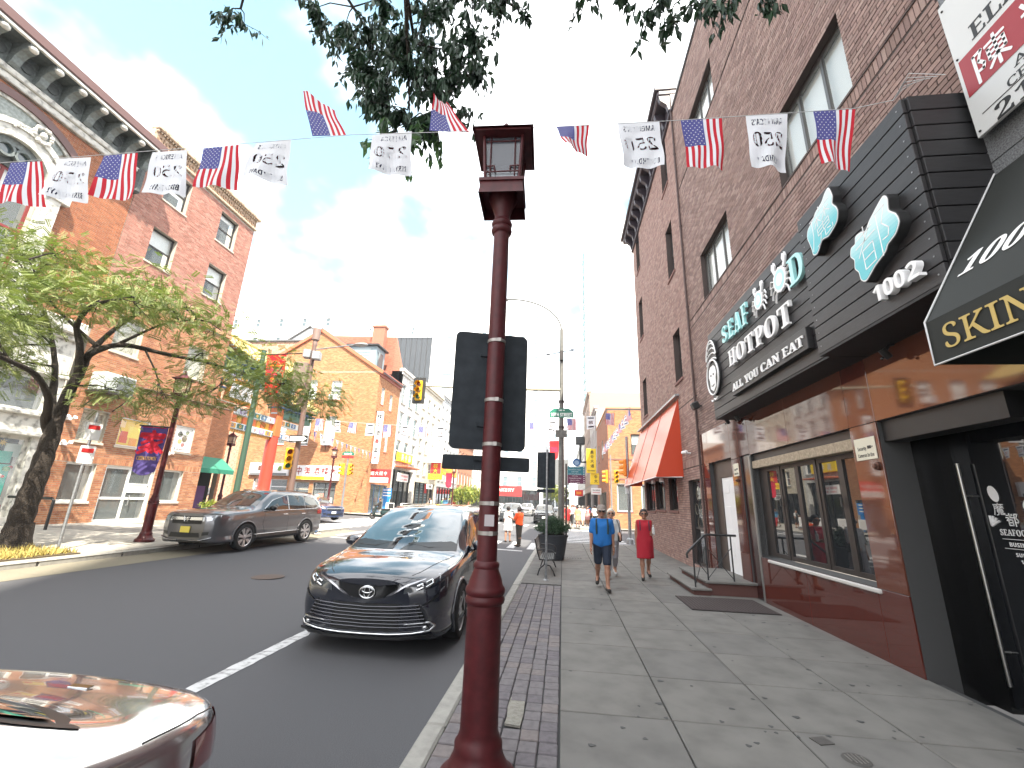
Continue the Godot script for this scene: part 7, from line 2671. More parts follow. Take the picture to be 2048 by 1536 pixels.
func face_tube(c: Car,pts: Array,r: float,off: float,rear := false) -> MB:
	var m = MB.new()
	var o = []
	for i in pts.size() - 1:
		for k in 6:
			var p: Vector2 = pts[i].lerp(pts[i + 1],k / 6.0)
			o.append(Vector3(p.x,p.y,c.nose(p.x,p.y,rear) + (-off if rear else off)))
	o.append(Vector3(pts[-1].x,pts[-1].y,c.nose(pts[-1].x,pts[-1].y,rear) + (-off if rear else off)))
	m.tube(o,r,6)
	return m


# window on the side: list of [z, low, high]
func side_patch(c: Car,q: Array,off: float,sg: float) -> MB:
	var m = MB.new()
	var rows = []
	for i in q.size() - 1:
		for t in (4 if i < q.size() - 2 else 5):
			var f = t / 4.0
			var z: float = lerpf(q[i][0],q[i + 1][0],f)
			var lo: float = lerpf(q[i][1],q[i + 1][1],f)
			var hi: float = lerpf(q[i][2],q[i + 1][2],f)
			var row = []
			for k in 7:
				var y = lerpf(lo,hi,k / 6.0)
				row.append(Vector3(sg * (c.side(z,y) + off),y,z))
			rows.append(row)
	sheet(m,rows,Vector3(sg,0.3,0))
	return m


func side_tube(c: Car,pts: Array,r: float,off: float,sg: float) -> MB:
	var m = MB.new()
	var o = []
	for i in pts.size() - 1:
		for k in 5:
			var p: Vector2 = pts[i].lerp(pts[i + 1],k / 5.0)
			o.append(Vector3(sg * (c.side(p.x,p.y) + off),p.y,p.x))
	o.append(Vector3(sg * (c.side(pts[-1].x,pts[-1].y) + off),pts[-1].y,pts[-1].x))
	m.tube(o,r,6)
	return m


# the windscreen, rear window or roof panel: list of [z, half-width, bow]
func top_patch(c: Car,q: Array,off: float,outward: Vector3) -> MB:
	var m = MB.new()
	var rows = []
	for i in q.size() - 1:
		for t in (5 if i < q.size() - 2 else 6):
			var f = t / 5.0
			var row = []
			var hw: float = lerpf(q[i][1],q[i + 1][1],f)
			for k in 15:
				var s = k / 7.0 - 1.0
				var z: float = lerpf(q[i][0],q[i + 1][0],f) - lerpf(q[i][2],q[i + 1][2],f) * s * s
				row.append(Vector3(s * hw,c.top(z,s * hw) + off,z))
			rows.append(row)
	sheet(m,rows,outward)
	return m


func wheel(t: Node3D,x: float,y: float,z: float,r: float,w: float,spokes: int,style: int,sg: float) -> void:
	var b = Basis(Vector3.BACK,-PI / 2 * sg)
	var m = MB.new()
	m.lathe([Vector2(r * 0.68,-w * 0.5),Vector2(r * 0.92,-w * 0.5),Vector2(r * 0.985,-w * 0.42),Vector2(r,-w * 0.3),Vector2(r,w * 0.3),Vector2(r * 0.985,w * 0.42),Vector2(r * 0.93,w * 0.5),Vector2(r * 0.74,w * 0.52),Vector2(r * 0.7,w * 0.45)],36,Vector3.ZERO,b,-1.0)
	var wh = Node3D.new()
	wh.name = "wheel"
	t.add_child(wh,true)
	wh.position = Vector3(x,y,z)
	put("tyre",m,mat("tyre",grey(0.018),0.85),wh)
	var d = MB.new()
	d.lathe([Vector2(0.0,w * 0.2),Vector2(r * 0.3,w * 0.18),Vector2(r * 0.7,w * 0.05),Vector2(r * 0.7,-w * 0.4)],30,Vector3.ZERO,b)
	put("rim_well",d,mat("rim_dark",grey(0.02),0.35,{"metal": 0.6}),wh)
	var s = MB.new()
	s.lathe([Vector2(r * 0.66,w * 0.40),Vector2(r * 0.69,w * 0.47),Vector2(r * 0.73,w * 0.48),Vector2(r * 0.72,w * 0.3)],36,Vector3.ZERO,b)
	s.lathe([Vector2(r * 0.15,w * 0.2),Vector2(r * 0.16,w * 0.42),Vector2(r * 0.1,w * 0.45),Vector2(0,w * 0.45)],18,Vector3.ZERO,b)
	for k in spokes:
		var a = TAU * k / spokes
		for q in ([-0.13,0.13] if style == 1 else [0.0]):
			var p0 = b * Vector3(cos(a + q * 0.4) * r * 0.12,w * 0.40,sin(a + q * 0.4) * r * 0.12)
			var p1 = b * Vector3(cos(a + q) * r * 0.69,w * 0.44,sin(a + q) * r * 0.69)
			var dir = (p1 - p0)
			var ax = b * Vector3.UP
			var sd = dir.normalized().cross(ax).normalized()
			var wd = r * (0.05 if style == 1 else 0.075)
			s.quad(p0 - sd * wd * 1.2,p0 + sd * wd * 1.2,p1 + sd * wd,p1 - sd * wd)
			s.quad(p0 - sd * wd * 1.2 - ax * 0.03,p0 - sd * wd * 1.2,p1 - sd * wd,p1 - sd * wd - ax * 0.03)
			s.quad(p0 + sd * wd * 1.2,p0 + sd * wd * 1.2 - ax * 0.03,p1 + sd * wd - ax * 0.03,p1 + sd * wd)
	put("rim",s,mat("rim_silver",Color(0.5,0.5,0.51),0.3,{"metal": 0.9}),wh)


func wheels(t: Node3D,c: Car,zf: float,zr: float,r: float,spokes: int,style: int,inset := 0.0) -> void:
	var blk = mat("arch_black",grey(0.006),0.9)
	for z in [zf,zr]:
		for sg in [-1.0,1.0]:
			# the dark wheel opening with its raised lip, then the wheel
			var rows = []
			var lip = []
			for i in 3:
				var row = []
				for k in 25:
					var a = -0.55 + (PI + 1.1) * k / 24.0
					var rr: float = r * 1.17 * [0.25,0.7,1.0][i]
					var p = Vector2(z + cos(a) * rr,maxf(r + sin(a) * rr,0.2))
					row.append(Vector3(sg * (c.side(p.x,maxf(p.y,0.24)) + 0.006 - (2 - i) * 0.002),p.y,p.x))
				rows.append(row)
			var m = MB.new()
			sheet(m,rows,Vector3(sg,0,0))
			put("wheel_arch",m,blk,t)
			for k in 25:
				var a = -0.4 + (PI + 0.8) * k / 24.0
				var p = Vector2(z + cos(a) * r * 1.19,r + sin(a) * r * 1.19)
				lip.append(Vector3(sg * (c.side(p.x,maxf(p.y,0.26)) + 0.004),p.y,p.x))
			var l = MB.new()
			l.tube(lip,0.022,6)
			put("arch_lip",l,t.get_child(0).material_override,t)
			wheel(t,sg * (c.side(z,r) - 0.095 - inset),r,z,r,0.24,spokes,style,sg)


func mirrors(t: Node3D,c: Car,z: float,y: float,m: Material) -> void:
	for sg in [-1.0,1.0]:
		var x = c.side(z,y)
		var a = MB.new()
		a.ball(Vector3(sg * (x + 0.13),y + 0.07,z),Vector3(0.13,0.085,0.10),12)
		a.tube([Vector3(sg * (x - 0.03),y,z),Vector3(sg * (x + 0.08),y + 0.03,z)],0.03,6)
		put("mirror",a,m,t)


const VAN := [
	[2.60,0,0.26,0.42,0.26,0.52,0.42,0.55,0.6,0.5,0.76,0.42,0.83,0.3,0.86,0.15,0.87,0,0.875],
	[2.53,0,0.21,0.68,0.21,0.77,0.42,0.79,0.6,0.74,0.80,0.62,0.875,0.43,0.91,0.22,0.925,0,0.93],
	[2.38,0,0.18,0.82,0.18,0.905,0.42,0.92,0.62,0.88,0.86,0.76,0.93,0.52,0.965,0.26,0.98,0,0.985],
	[2.08,0,0.18,0.89,0.18,0.965,0.42,0.975,0.64,0.945,0.92,0.83,0.995,0.56,1.035,0.28,1.05,0,1.055],
	[1.48,0,0.18,0.92,0.18,0.985,0.42,0.99,0.68,0.97,0.99,0.86,1.075,0.6,1.115,0.3,1.135,0,1.14],
	[0.95,0,0.18,0.92,0.18,0.985,0.42,0.99,0.7,0.98,1.02,0.865,1.26,0.73,1.375,0.4,1.41,0,1.42],
	[0.30,0,0.18,0.92,0.18,0.985,0.42,0.99,0.72,0.98,1.03,0.86,1.38,0.71,1.625,0.44,1.685,0,1.70],
	[-0.25,0,0.18,0.92,0.18,0.985,0.42,0.99,0.72,0.98,1.04,0.855,1.42,0.72,1.69,0.48,1.75,0,1.765],
	[-1.3,0,0.18,0.92,0.18,0.985,0.42,0.99,0.74,0.985,1.05,0.86,1.44,0.72,1.70,0.48,1.765,0,1.78],
	[-2.1,0,0.2,0.9,0.2,0.97,0.44,0.98,0.74,0.97,1.06,0.84,1.42,0.70,1.66,0.46,1.73,0,1.745],
	[-2.45,0,0.26,0.86,0.26,0.93,0.46,0.94,0.74,0.93,1.05,0.80,1.38,0.66,1.58,0.43,1.64,0,1.655],
	[-2.58,0,0.34,0.74,0.34,0.82,0.5,0.83,0.72,0.82,1.0,0.7,1.25,0.56,1.40,0.36,1.45,0,1.46]]
const SUV := [
	[2.50,0,0.34,0.45,0.34,0.56,0.5,0.60,0.68,0.58,0.9,0.5,1.0,0.36,1.04,0.18,1.05,0,1.055],
	[2.42,0,0.28,0.72,0.28,0.80,0.48,0.83,0.68,0.80,0.93,0.68,1.04,0.48,1.075,0.24,1.09,0,1.095],
	[2.25,0,0.25,0.84,0.25,0.91,0.46,0.93,0.7,0.91,0.98,0.80,1.08,0.55,1.115,0.28,1.13,0,1.135],
	[1.9,0,0.25,0.89,0.25,0.96,0.46,0.97,0.72,0.955,1.02,0.84,1.11,0.58,1.15,0.3,1.165,0,1.17],
	[1.15,0,0.25,0.9,0.25,0.975,0.46,0.98,0.76,0.97,1.07,0.86,1.16,0.62,1.20,0.31,1.215,0,1.22],
	[0.75,0,0.25,0.9,0.25,0.975,0.46,0.98,0.76,0.975,1.08,0.87,1.3,0.75,1.43,0.42,1.47,0,1.48],
	[0.3,0,0.25,0.9,0.25,0.975,0.46,0.98,0.77,0.975,1.09,0.87,1.40,0.74,1.65,0.46,1.71,0,1.725],
	[-0.3,0,0.25,0.9,0.25,0.975,0.46,0.98,0.78,0.975,1.10,0.865,1.44,0.74,1.70,0.5,1.765,0,1.78],
	[-1.3,0,0.26,0.9,0.26,0.975,0.46,0.98,0.79,0.975,1.12,0.86,1.44,0.73,1.69,0.5,1.76,0,1.775],
	[-2.05,0,0.3,0.88,0.3,0.96,0.48,0.97,0.8,0.96,1.13,0.83,1.42,0.69,1.63,0.46,1.70,0,1.715],
	[-2.38,0,0.36,0.84,0.36,0.92,0.52,0.93,0.8,0.92,1.10,0.77,1.34,0.62,1.50,0.42,1.57,0,1.585],
	[-2.48,0,0.42,0.72,0.42,0.80,0.54,0.82,0.78,0.81,1.02,0.66,1.2,0.5,1.3,0.34,1.35,0,1.36]]
const SEDAN := [
	[2.42,0,0.26,0.42,0.26,0.54,0.4,0.57,0.52,0.54,0.66,0.46,0.72,0.33,0.75,0.16,0.76,0,0.765],
	[2.3,0,0.2,0.72,0.2,0.80,0.38,0.82,0.54,0.78,0.72,0.66,0.79,0.47,0.82,0.24,0.835,0,0.84],
	[1.9,0,0.18,0.84,0.18,0.89,0.38,0.90,0.58,0.87,0.80,0.76,0.87,0.54,0.905,0.27,0.92,0,0.925],
	[1.0,0,0.18,0.86,0.18,0.915,0.38,0.92,0.62,0.90,0.88,0.79,0.95,0.58,0.985,0.29,1.0,0,1.005],
	[0.3,0,0.18,0.86,0.18,0.92,0.38,0.925,0.64,0.91,0.91,0.78,1.16,0.64,1.29,0.38,1.34,0,1.35],
	[-0.3,0,0.18,0.86,0.18,0.92,0.38,0.925,0.64,0.91,0.93,0.77,1.22,0.61,1.38,0.38,1.43,0,1.44],
	[-0.9,0,0.18,0.86,0.18,0.92,0.38,0.925,0.66,0.91,0.95,0.77,1.2,0.61,1.35,0.38,1.40,0,1.41],
	[-1.35,0,0.2,0.85,0.2,0.915,0.4,0.925,0.68,0.905,0.94,0.79,1.05,0.66,1.14,0.4,1.20,0,1.215],
	[-1.72,0,0.22,0.84,0.22,0.905,0.42,0.915,0.7,0.89,0.90,0.79,0.965,0.68,0.99,0.4,1.01,0,1.015],
	[-1.98,0,0.26,0.80,0.26,0.87,0.44,0.885,0.7,0.86,0.875,0.76,0.945,0.62,0.965,0.36,0.975,0,0.98],
	[-2.18,0,0.32,0.7,0.32,0.78,0.46,0.80,0.68,0.77,0.84,0.66,0.905,0.5,0.925,0.28,0.935,0,0.94],
	[-2.30,0,0.38,0.5,0.38,0.6,0.48,0.63,0.66,0.6,0.78,0.5,0.83,0.36,0.85,0.2,0.855,0,0.86]]


func V2(a: Array) -> Array:
	var o = []
	for i in range(0,a.size(),2): o.append(Vector2(a[i],a[i + 1]))
	return o


func vehicles() -> void:
	minivan()
	suv("grey_suv","dark grey metallic SUV with a yellow licence plate parked by the left kerb",Vector3(-10.36,0.125,-14.15),Vector3(0.93,1.0,1.1),mat("suv_grey",Color(0.115,0.115,0.122),0.28,{"metal": 0.55,"coat": 1.0}),true)
	suv("blue_car","dark blue car mostly hidden behind the grey SUV",Vector3(-16.0,0.3,-27.0),Vector3(0.93,0.82,0.95),mat("car_blue",Color(0.02,0.035,0.09),0.2,{"coat": 1.0}),false,1.1)
	suv("dark_suv","dark SUV driving towards the camera left of the sign post",Vector3(-4.95,-0.05,-44.0),Vector3.ONE,mat("suv_dark",Color(0.035,0.04,0.045),0.25,{"coat": 1.0}),false)
	suv("black_suv","black SUV parked behind the thin sign post further down the kerb",Vector3(-1.72,-0.11,-44.5),Vector3.ONE,mat("suv_black",Color(0.012,0.013,0.015),0.22,{"coat": 1.0}),false)
	suv("distant_black_car","distant dark car behind the black SUV",Vector3(-2.4,-0.11,-58.0),Vector3.ONE,M.suv_dark,false)
	suv("distant_white_car","distant white car left of the oncoming dark SUV",Vector3(-8.3,0.04,-56.0),Vector3(1,0.9,1),mat("car_white",grey(0.7),0.3,{"coat": 1.0}),false)
	suv("distant_grey_car","distant grey car behind the oncoming dark SUV",Vector3(-5.2,-0.04,-66.0),Vector3.ONE,mat("car_grey",grey(0.3),0.3,{"coat": 1.0}),false)
	silver_sedan()
	scooter()


func minivan() -> void:
	var c = Car.new(VAN)
	var t = thing("black_minivan","black minivan with a chrome-edged grille parked beside the near lantern post","minivan",Vector3(-2.46,-0.10,-8.2),0.02)
	var pm = mat("van_black",Color(0.011,0.013,0.021),0.12,{"coat": 1.0,"coat_rough": 0.01,"spec": 0.6})
	var chrome = mat("chrome",Color(0.62,0.63,0.64),0.12,{"metal": 1.0})
	var satin = mat("satin_chrome",Color(0.36,0.36,0.38),0.25,{"metal": 1.0})
	var blk = mat("trim_black",grey(0.008),0.4)
	put("body",c.body(),pm,t)
	put("windscreen",top_patch(c,[[1.50,0.80,0.16],[1.2,0.775,0.16],[0.8,0.715,0.15],[0.38,0.635,0.14],[0.32,0.61,0.14]],0.007,Vector3(0,1,1)),mat("windscreen",Color(0.045,0.075,0.085),0.02,{"spec": 1.0,"coat": 1.0}),t)
	# dark band round the glass
	put("windscreen_edge",top_patch(c,[[1.57,0.835,0.17],[0.29,0.635,0.14]],0.0035,Vector3(0,1,1)),blk,t)
	put("sunroof",top_patch(c,[[-0.05,0.48,0.05],[-0.75,0.48,0.0]],0.005,Vector3.UP),M.dark_glass,t)
	for s in [[0.42,-0.35,0.30],[-0.42,-0.28,0.22]]:
		var w = MB.new()
		w.tube([Vector3(s[0] + s[1],c.top(1.40,s[0] + s[1]) + 0.02,1.37),Vector3(s[0],c.top(1.48,s[0]) + 0.022,1.45),Vector3(s[0] + s[2],c.top(1.38,s[0] + s[2]) + 0.02,1.34)],0.011,6)
		put("wiper",w,blk,t)
	var dash = top_patch(c,[[1.50,0.5,0.14],[1.38,0.46,0.14]],0.0085,Vector3(0,1,1))
	for q in [[0.52,1.36,0.07],[0.62,1.36,0.07]]:
		var st = MB.new()
		st.box(Vector3(q[0],c.top(q[1],q[0]) + 0.011,q[1] - 0.06),Vector3(0.075,0.003,0.05),Basis(Vector3.RIGHT,0.5))
		put("sticker",st,M.letter_white,t)
	var rg = MB.new()
	var rp = []
	for k in 13: rp.append(Vector3(0.56 + cos(TAU * k / 12) * 0.05,c.top(1.16 - sin(TAU * k / 12) * 0.045,0.56) + 0.011,1.16 - sin(TAU * k / 12) * 0.045 - 0.05))
	rg.tube(rp,0.006,5,false)
	put("round_sticker",rg,blk,t)
	for sg in [-1.0,1.0]:
		for q in [[[0.98,1.075,1.09],[0.72,1.08,1.30]],[[0.66,1.085,1.33],[0.3,1.085,1.52],[-0.32,1.09,1.60]],[[-0.38,1.09,1.60],[-1.38,1.10,1.62]],[[-1.44,1.10,1.62],[-2.1,1.12,1.56],[-2.3,1.2,1.45]]]:
			put("side_window",side_patch(c,q,0.004,sg),M.dark_glass,t)
		put("window_trim",side_tube(c,V2([1.0,1.065,0.3,1.07,-1.4,1.085,-2.2,1.11]),0.009,0.006,sg),satin,t)
		for z in [0.0,-0.9]:
			put("door_handle",side_tube(c,V2([z,0.93,z - 0.22,0.935]),0.016,0.014,sg),chrome,t)
		for q in [V2([0.72,1.06,0.74,0.6,0.6,0.3]),V2([-0.36,1.08,-0.38,0.3]),V2([-1.42,1.08,-1.4,0.6,-1.3,0.4])]:
			put("door_seam",side_tube(c,q,0.004,0.0,sg),blk,t)
		put("sill_trim",side_tube(c,V2([1.3,0.3,-1.3,0.3]),0.014,0.004,sg),satin,t)
		var m = sg < 0
		# headlight, its dark housing and the chrome blade that runs into the nose
		put("headlight",face_patch(c,V2([0.46,0.715,0.60,0.745,0.75,0.79,0.87,0.86]),V2([0.48,0.80,0.62,0.845,0.76,0.89,0.85,0.925]),0.008,8,false,m),mat("headlight",Color(0.05,0.055,0.06),0.05,{"spec": 1.0,"coat": 1.0}),t)
		for q in [V2([0.62,0.765,0.70,0.80,0.68,0.835,0.62,0.81]),V2([0.73,0.80,0.80,0.845,0.78,0.88,0.72,0.85])]:
			var qq = []
			for p in q: qq.append(Vector2(p.x * sg,p.y))
			put("headlight_lens",face_tube(c,qq,0.014,0.016),chrome,t)
		put("chrome_blade",face_patch(c,V2([0.17,0.655,0.32,0.70,0.48,0.80,0.66,0.868,0.84,0.928]),V2([0.20,0.662,0.36,0.755,0.50,0.83,0.665,0.882,0.845,0.936]),0.014,4,false,m),satin,t)
		put("bumper_crease",face_patch(c,V2([0.70,0.60,0.80,0.66,0.86,0.72]),V2([0.70,0.585,0.805,0.64,0.875,0.69]),0.012,3,false,m),blk,t)
		var fl = []
		for p in V2([0.50,0.385,0.70,0.40,0.80,0.405,0.855,0.365,0.80,0.315,0.6,0.285,0.3,0.265,0.0,0.26]): fl.append(Vector2(p.x * sg,p.y))
		put("chrome_strip",face_tube(c,fl,0.013,0.016),chrome,t)
		var fg = MB.new()
		fg.ball(Vector3(sg * 0.745,0.352,c.nose(0.745,0.352) + 0.01),Vector3(0.035,0.025,0.02),12)
		put("fog_lamp",fg,chrome,t)
	# nose band, emblem, lower grille with its bars, lip
	put("nose_band",face_patch(c,V2([-0.50,0.80,-0.34,0.72,-0.17,0.655,0.0,0.648,0.17,0.655,0.34,0.72,0.50,0.80]),V2([-0.52,0.845,-0.36,0.825,-0.18,0.80,0.0,0.792,0.18,0.80,0.36,0.825,0.52,0.845]),0.010,6),mat("piano_black",grey(0.006),0.08,{"spec": 0.7}),t)
	put("lower_grille",face_patch(c,V2([-0.80,0.335,-0.4,0.30,0.0,0.29,0.4,0.30,0.80,0.335]),V2([-0.66,0.615,-0.35,0.60,0.0,0.59,0.35,0.60,0.66,0.615]),0.008,8),mat("grille_black",grey(0.004),0.5),t)
	for i in 7:
		var f = (i + 0.5) / 7.0
		var hw = lerpf(0.78,0.655,f)
		var y = lerpf(0.335,0.60,f)
		put("grille_bar",face_tube(c,V2([-hw,y + 0.016,-hw * 0.5,y - 0.012,0.0,y - 0.022,hw * 0.5,y - 0.012,hw,y + 0.016]),0.0095,0.018),mat("grille_bar",Color(0.09,0.09,0.10),0.25,{"metal": 0.9}),t)
	put("front_lip",face_patch(c,V2([-0.86,0.245,-0.45,0.215,0.0,0.21,0.45,0.215,0.86,0.245]),V2([-0.85,0.285,-0.45,0.245,0.0,0.24,0.45,0.245,0.85,0.285]),0.05,3),blk,t)
	var em = MB.new()
	var zc = c.nose(0,0.72) + 0.022
	for q in [[0.0,0.72,0.098,0.068,0.011],[0.0,0.72,0.036,0.062,0.009],[0.0,0.745,0.068,0.032,0.009]]:
		var pts = []
		for k in 25: pts.append(Vector3(q[0] + cos(TAU * k / 24) * q[2],q[1] + sin(TAU * k / 24) * q[3],zc))
		em.tube(pts,q[4],6,false)
	put("emblem",em,chrome,t)
	# hood edges and the crease down the bonnet
	for sg in [-1.0,1.0]:
		var hp = []
		for k in 12:
			var z = lerpf(2.5,1.55,k / 11.0)
			var x = lerpf(0.52,0.84,pow(k / 11.0,0.6))
			hp.append(Vector3(sg * x,c.top(z,x) + 0.0,z))
		var hm = MB.new()
		hm.tube(hp,0.005,5)
		put("bonnet_seam",hm,blk,t)
		var tl = face_patch(c,V2([0.55,1.0,0.70,0.98,0.82,0.95]),V2([0.52,1.12,0.68,1.15,0.80,1.12]),0.01,4,true,sg < 0)
		put("tail_light",tl,mat("tail_red",Color(0.2,0.01,0.012),0.1,{"coat": 1.0}),t)
		var rl = MB.new()
		var rr = []
		for k in 10: rr.append(Vector3(sg * 0.66,c.top(lerpf(-0.3,-2.0,k / 9.0),0.66) + 0.02,lerpf(-0.3,-2.0,k / 9.0)))
		rl.tube(rr,0.014,6)
		put("roof_rail",rl,blk,t)
	mirrors(t,c,0.78,1.08,pm)
	wheels(t,c,1.62,-1.44,0.355,5,1)


func suv(called: String,label: String,at: Vector3,sc: Vector3,pm: Material,near: bool,turn := 0.0) -> void:
	var c = Car.new(SUV,7 if near else 4)
	var t = thing(called,label,"car",at,turn)
	t.scale = sc
	var chrome: Material = M.chrome
	var blk: Material = M.trim_black
	put("body",c.body(),pm,t)
	put("windscreen",top_patch(c,[[1.10,0.80,0.14],[0.7,0.735,0.12],[0.32,0.655,0.1]],0.006,Vector3(0,1,1)),mat("suv_windscreen",Color(0.05,0.05,0.045),0.03,{"spec": 1.0}),t)
	for sg in [-1.0,1.0]:
		var m = sg < 0
		for q in [[[0.72,1.125,1.15],[0.40,1.13,1.40],[0.0,1.135,1.55],[-0.35,1.14,1.60]],[[-0.42,1.14,1.61],[-1.25,1.16,1.61]],[[-1.32,1.165,1.605],[-1.85,1.19,1.54],[-2.2,1.28,1.40]]]:
			put("side_window",side_patch(c,q,0.004,sg),mat("suv_glass",Color(0.03,0.033,0.033),0.03,{"spec": 0.9}),t)
		put("headlight",face_patch(c,V2([0.50,0.84,0.66,0.85,0.80,0.88,0.90,0.93]),V2([0.50,0.955,0.66,0.975,0.80,1.0,0.885,1.01]),0.008,6,false,m),mat("headlight_clear",Color(0.42,0.44,0.46),0.12,{"metal": 0.5,"coat": 1.0}),t)
		put("tail_light",face_patch(c,V2([0.52,0.98,0.7,0.96,0.86,0.96]),V2([0.5,1.1,0.68,1.16,0.82,1.2]),0.01,4,true,m),M.tail_red,t)
		put("tail_light",side_patch(c,[[-2.02,0.98,1.10],[-2.32,0.96,1.20]],0.012,sg),M.tail_red,t)
		put("lower_cladding",side_patch(c,[[1.2,0.27,0.42],[-1.25,0.27,0.42]],0.006,sg),blk,t)
		put("fog_lamp",face_patch(c,V2([0.56,0.47,0.72,0.49]),V2([0.56,0.56,0.74,0.57]),0.012,3,false,m),blk,t)
		if near:
			put("window_trim",side_tube(c,V2([0.85,1.11,-1.9,1.16,-2.28,1.27]),0.011,0.007,sg),chrome,t)
			put("window_trim",side_tube(c,V2([0.75,1.17,0.35,1.45,-0.35,1.63,-1.3,1.63,-1.95,1.53]),0.010,0.006,sg),chrome,t)
			put("pillar_trim",side_tube(c,V2([-0.385,1.13,-0.385,1.62]),0.016,0.005,sg),chrome,t)
			put("side_trim",side_tube(c,V2([1.1,0.42,-1.2,0.44]),0.013,0.012,sg),chrome,t)
			for z in [-0.1,-1.05]: put("door_handle",side_tube(c,V2([z,0.99,z - 0.22,0.995]),0.016,0.014,sg),chrome,t)
			for q in [V2([0.72,1.1,0.76,0.7,0.6,0.4]),V2([-0.39,1.12,-0.42,0.42]),V2([-1.3,1.14,-1.25,0.8,-1.1,0.6])]: put("door_seam",side_tube(c,q,0.004,0.0,sg),blk,t)
			var rl = MB.new()
			var rr = []
			for k in 10: rr.append(Vector3(sg * 0.68,c.top(lerpf(0.0,-1.9,k / 9.0),0.68) + 0.03,lerpf(0.0,-1.9,k / 9.0)))
			rl.tube(rr,0.016,6)
			put("roof_rail",rl,blk,t)
			put("bumper_strip",face_tube(c,V2([sg * 0.2,0.335,sg * 0.55,0.35,sg * 0.82,0.42]),0.018,0.02),M.satin_chrome,t)
	put("grille",face_patch(c,V2([-0.48,0.77,0.0,0.76,0.48,0.77]),V2([-0.5,0.97,0.0,0.97,0.5,0.97]),0.008,6),M.grille_black,t)
	put("grille_chrome",face_patch(c,V2([-0.5,0.87,0.0,0.865,0.5,0.87]),V2([-0.5,0.95,0.0,0.945,0.5,0.95]),0.02,3),chrome,t)
	put("lower_grille",face_patch(c,V2([-0.5,0.42,0.0,0.41,0.5,0.42]),V2([-0.46,0.54,0.0,0.53,0.46,0.54]),0.008,4),M.grille_black,t)
	var pl = MB.new()
	pl.box(Vector3(0.0,0.62,c.nose(0,0.62) + 0.02),Vector3(0.31,0.16,0.012))
	put("licence_plate",pl,mat("plate_yellow",Color(0.65,0.52,0.08),0.5) if near else M.white_paint,t)
	if near:
		var em = MB.new()
		var ez = c.nose(0,0.91) + 0.045
		em.tube([Vector3(-0.075,0.98,ez),Vector3(-0.045,0.83,ez)],0.013,6)
		em.tube([Vector3(0.075,0.98,ez),Vector3(0.045,0.83,ez)],0.013,6)
		em.tube([Vector3(-0.06,0.905,ez),Vector3(0.06,0.905,ez)],0.012,6)
		put("emblem",em,chrome,t)
	mirrors(t,c,0.55,1.13,blk)
	wheels(t,c,1.42,-1.42,0.375,5 if not near else 7,1)


func silver_sedan() -> void:
	var c = Car.new(SEDAN)
	var t = thing("silver_sedan","silver sedan whose boot and rear window show in the near left corner","car",Vector3(-2.42,-0.09,-0.03),0.0)
	var pm = mat("silver_paint",Color(0.56,0.57,0.58),0.16,{"metal": 0.85,"coat": 1.0,"coat_rough": 0.02})
	put("body",c.body(),pm,t)
	put("rear_window",top_patch(c,[[-0.98,0.56,-0.05],[-1.35,0.63,-0.1],[-1.62,0.69,-0.12]],0.008,Vector3(0,1,-1)),M.windscreen,t)
	put("rear_window_edge",top_patch(c,[[-0.94,0.59,-0.05],[-1.35,0.67,-0.1],[-1.69,0.745,-0.13]],0.004,Vector3(0,1,-1)),M.trim_black,t)
	put("windscreen",top_patch(c,[[0.95,0.72,0.14],[0.0,0.58,0.1]],0.006,Vector3(0,1,1)),M.windscreen,t)
	for sg in [-1.0,1.0]:
		for q in [[[0.45,0.96,1.12],[0.0,0.97,1.26],[-0.35,0.98,1.30]],[[-0.42,0.98,1.30],[-0.9,1.0,1.26],[-1.25,1.02,1.1]]]: put("side_window",side_patch(c,q,0.004,sg),M.dark_glass,t)
		put("tail_light",face_patch(c,V2([0.42,0.70,0.62,0.70,0.80,0.72]),V2([0.40,0.80,0.60,0.81,0.76,0.85]),0.01,6,true,sg < 0),M.tail_red,t)
		put("tail_light",side_patch(c,[[-1.95,0.72,0.83],[-2.22,0.68,0.84]],0.008,sg),M.tail_red,t)
		put("boot_seam",side_tube(c,V2([-1.7,0.93,-2.0,0.90,-2.2,0.86]),0.004,0.0,sg),M.trim_black,t)
		put("door_seam",side_tube(c,V2([-0.38,0.96,-0.4,0.3]),0.004,0.0,sg),M.trim_black,t)
		put("headlight",face_patch(c,V2([0.4,0.6,0.6,0.62,0.8,0.66]),V2([0.4,0.7,0.6,0.73,0.78,0.77]),0.008,5,false,sg < 0),M.headlight_clear,t)
	put("bumper_seam",face_tube(c,V2([-0.82,0.60,0.0,0.58,0.82,0.60]),0.005,0.002,true),M.trim_black,t)
	var dg = MB.new()
	dg.box(Vector3(0.28,c.top(-1.95,0.28) + 0.004,-1.95),Vector3(0.10,0.004,0.03))
	put("boot_badge",dg,M.chrome,t)
	mirrors(t,c,0.5,0.95,pm)
	wheels(t,c,1.4,-1.35,0.33,5,1)


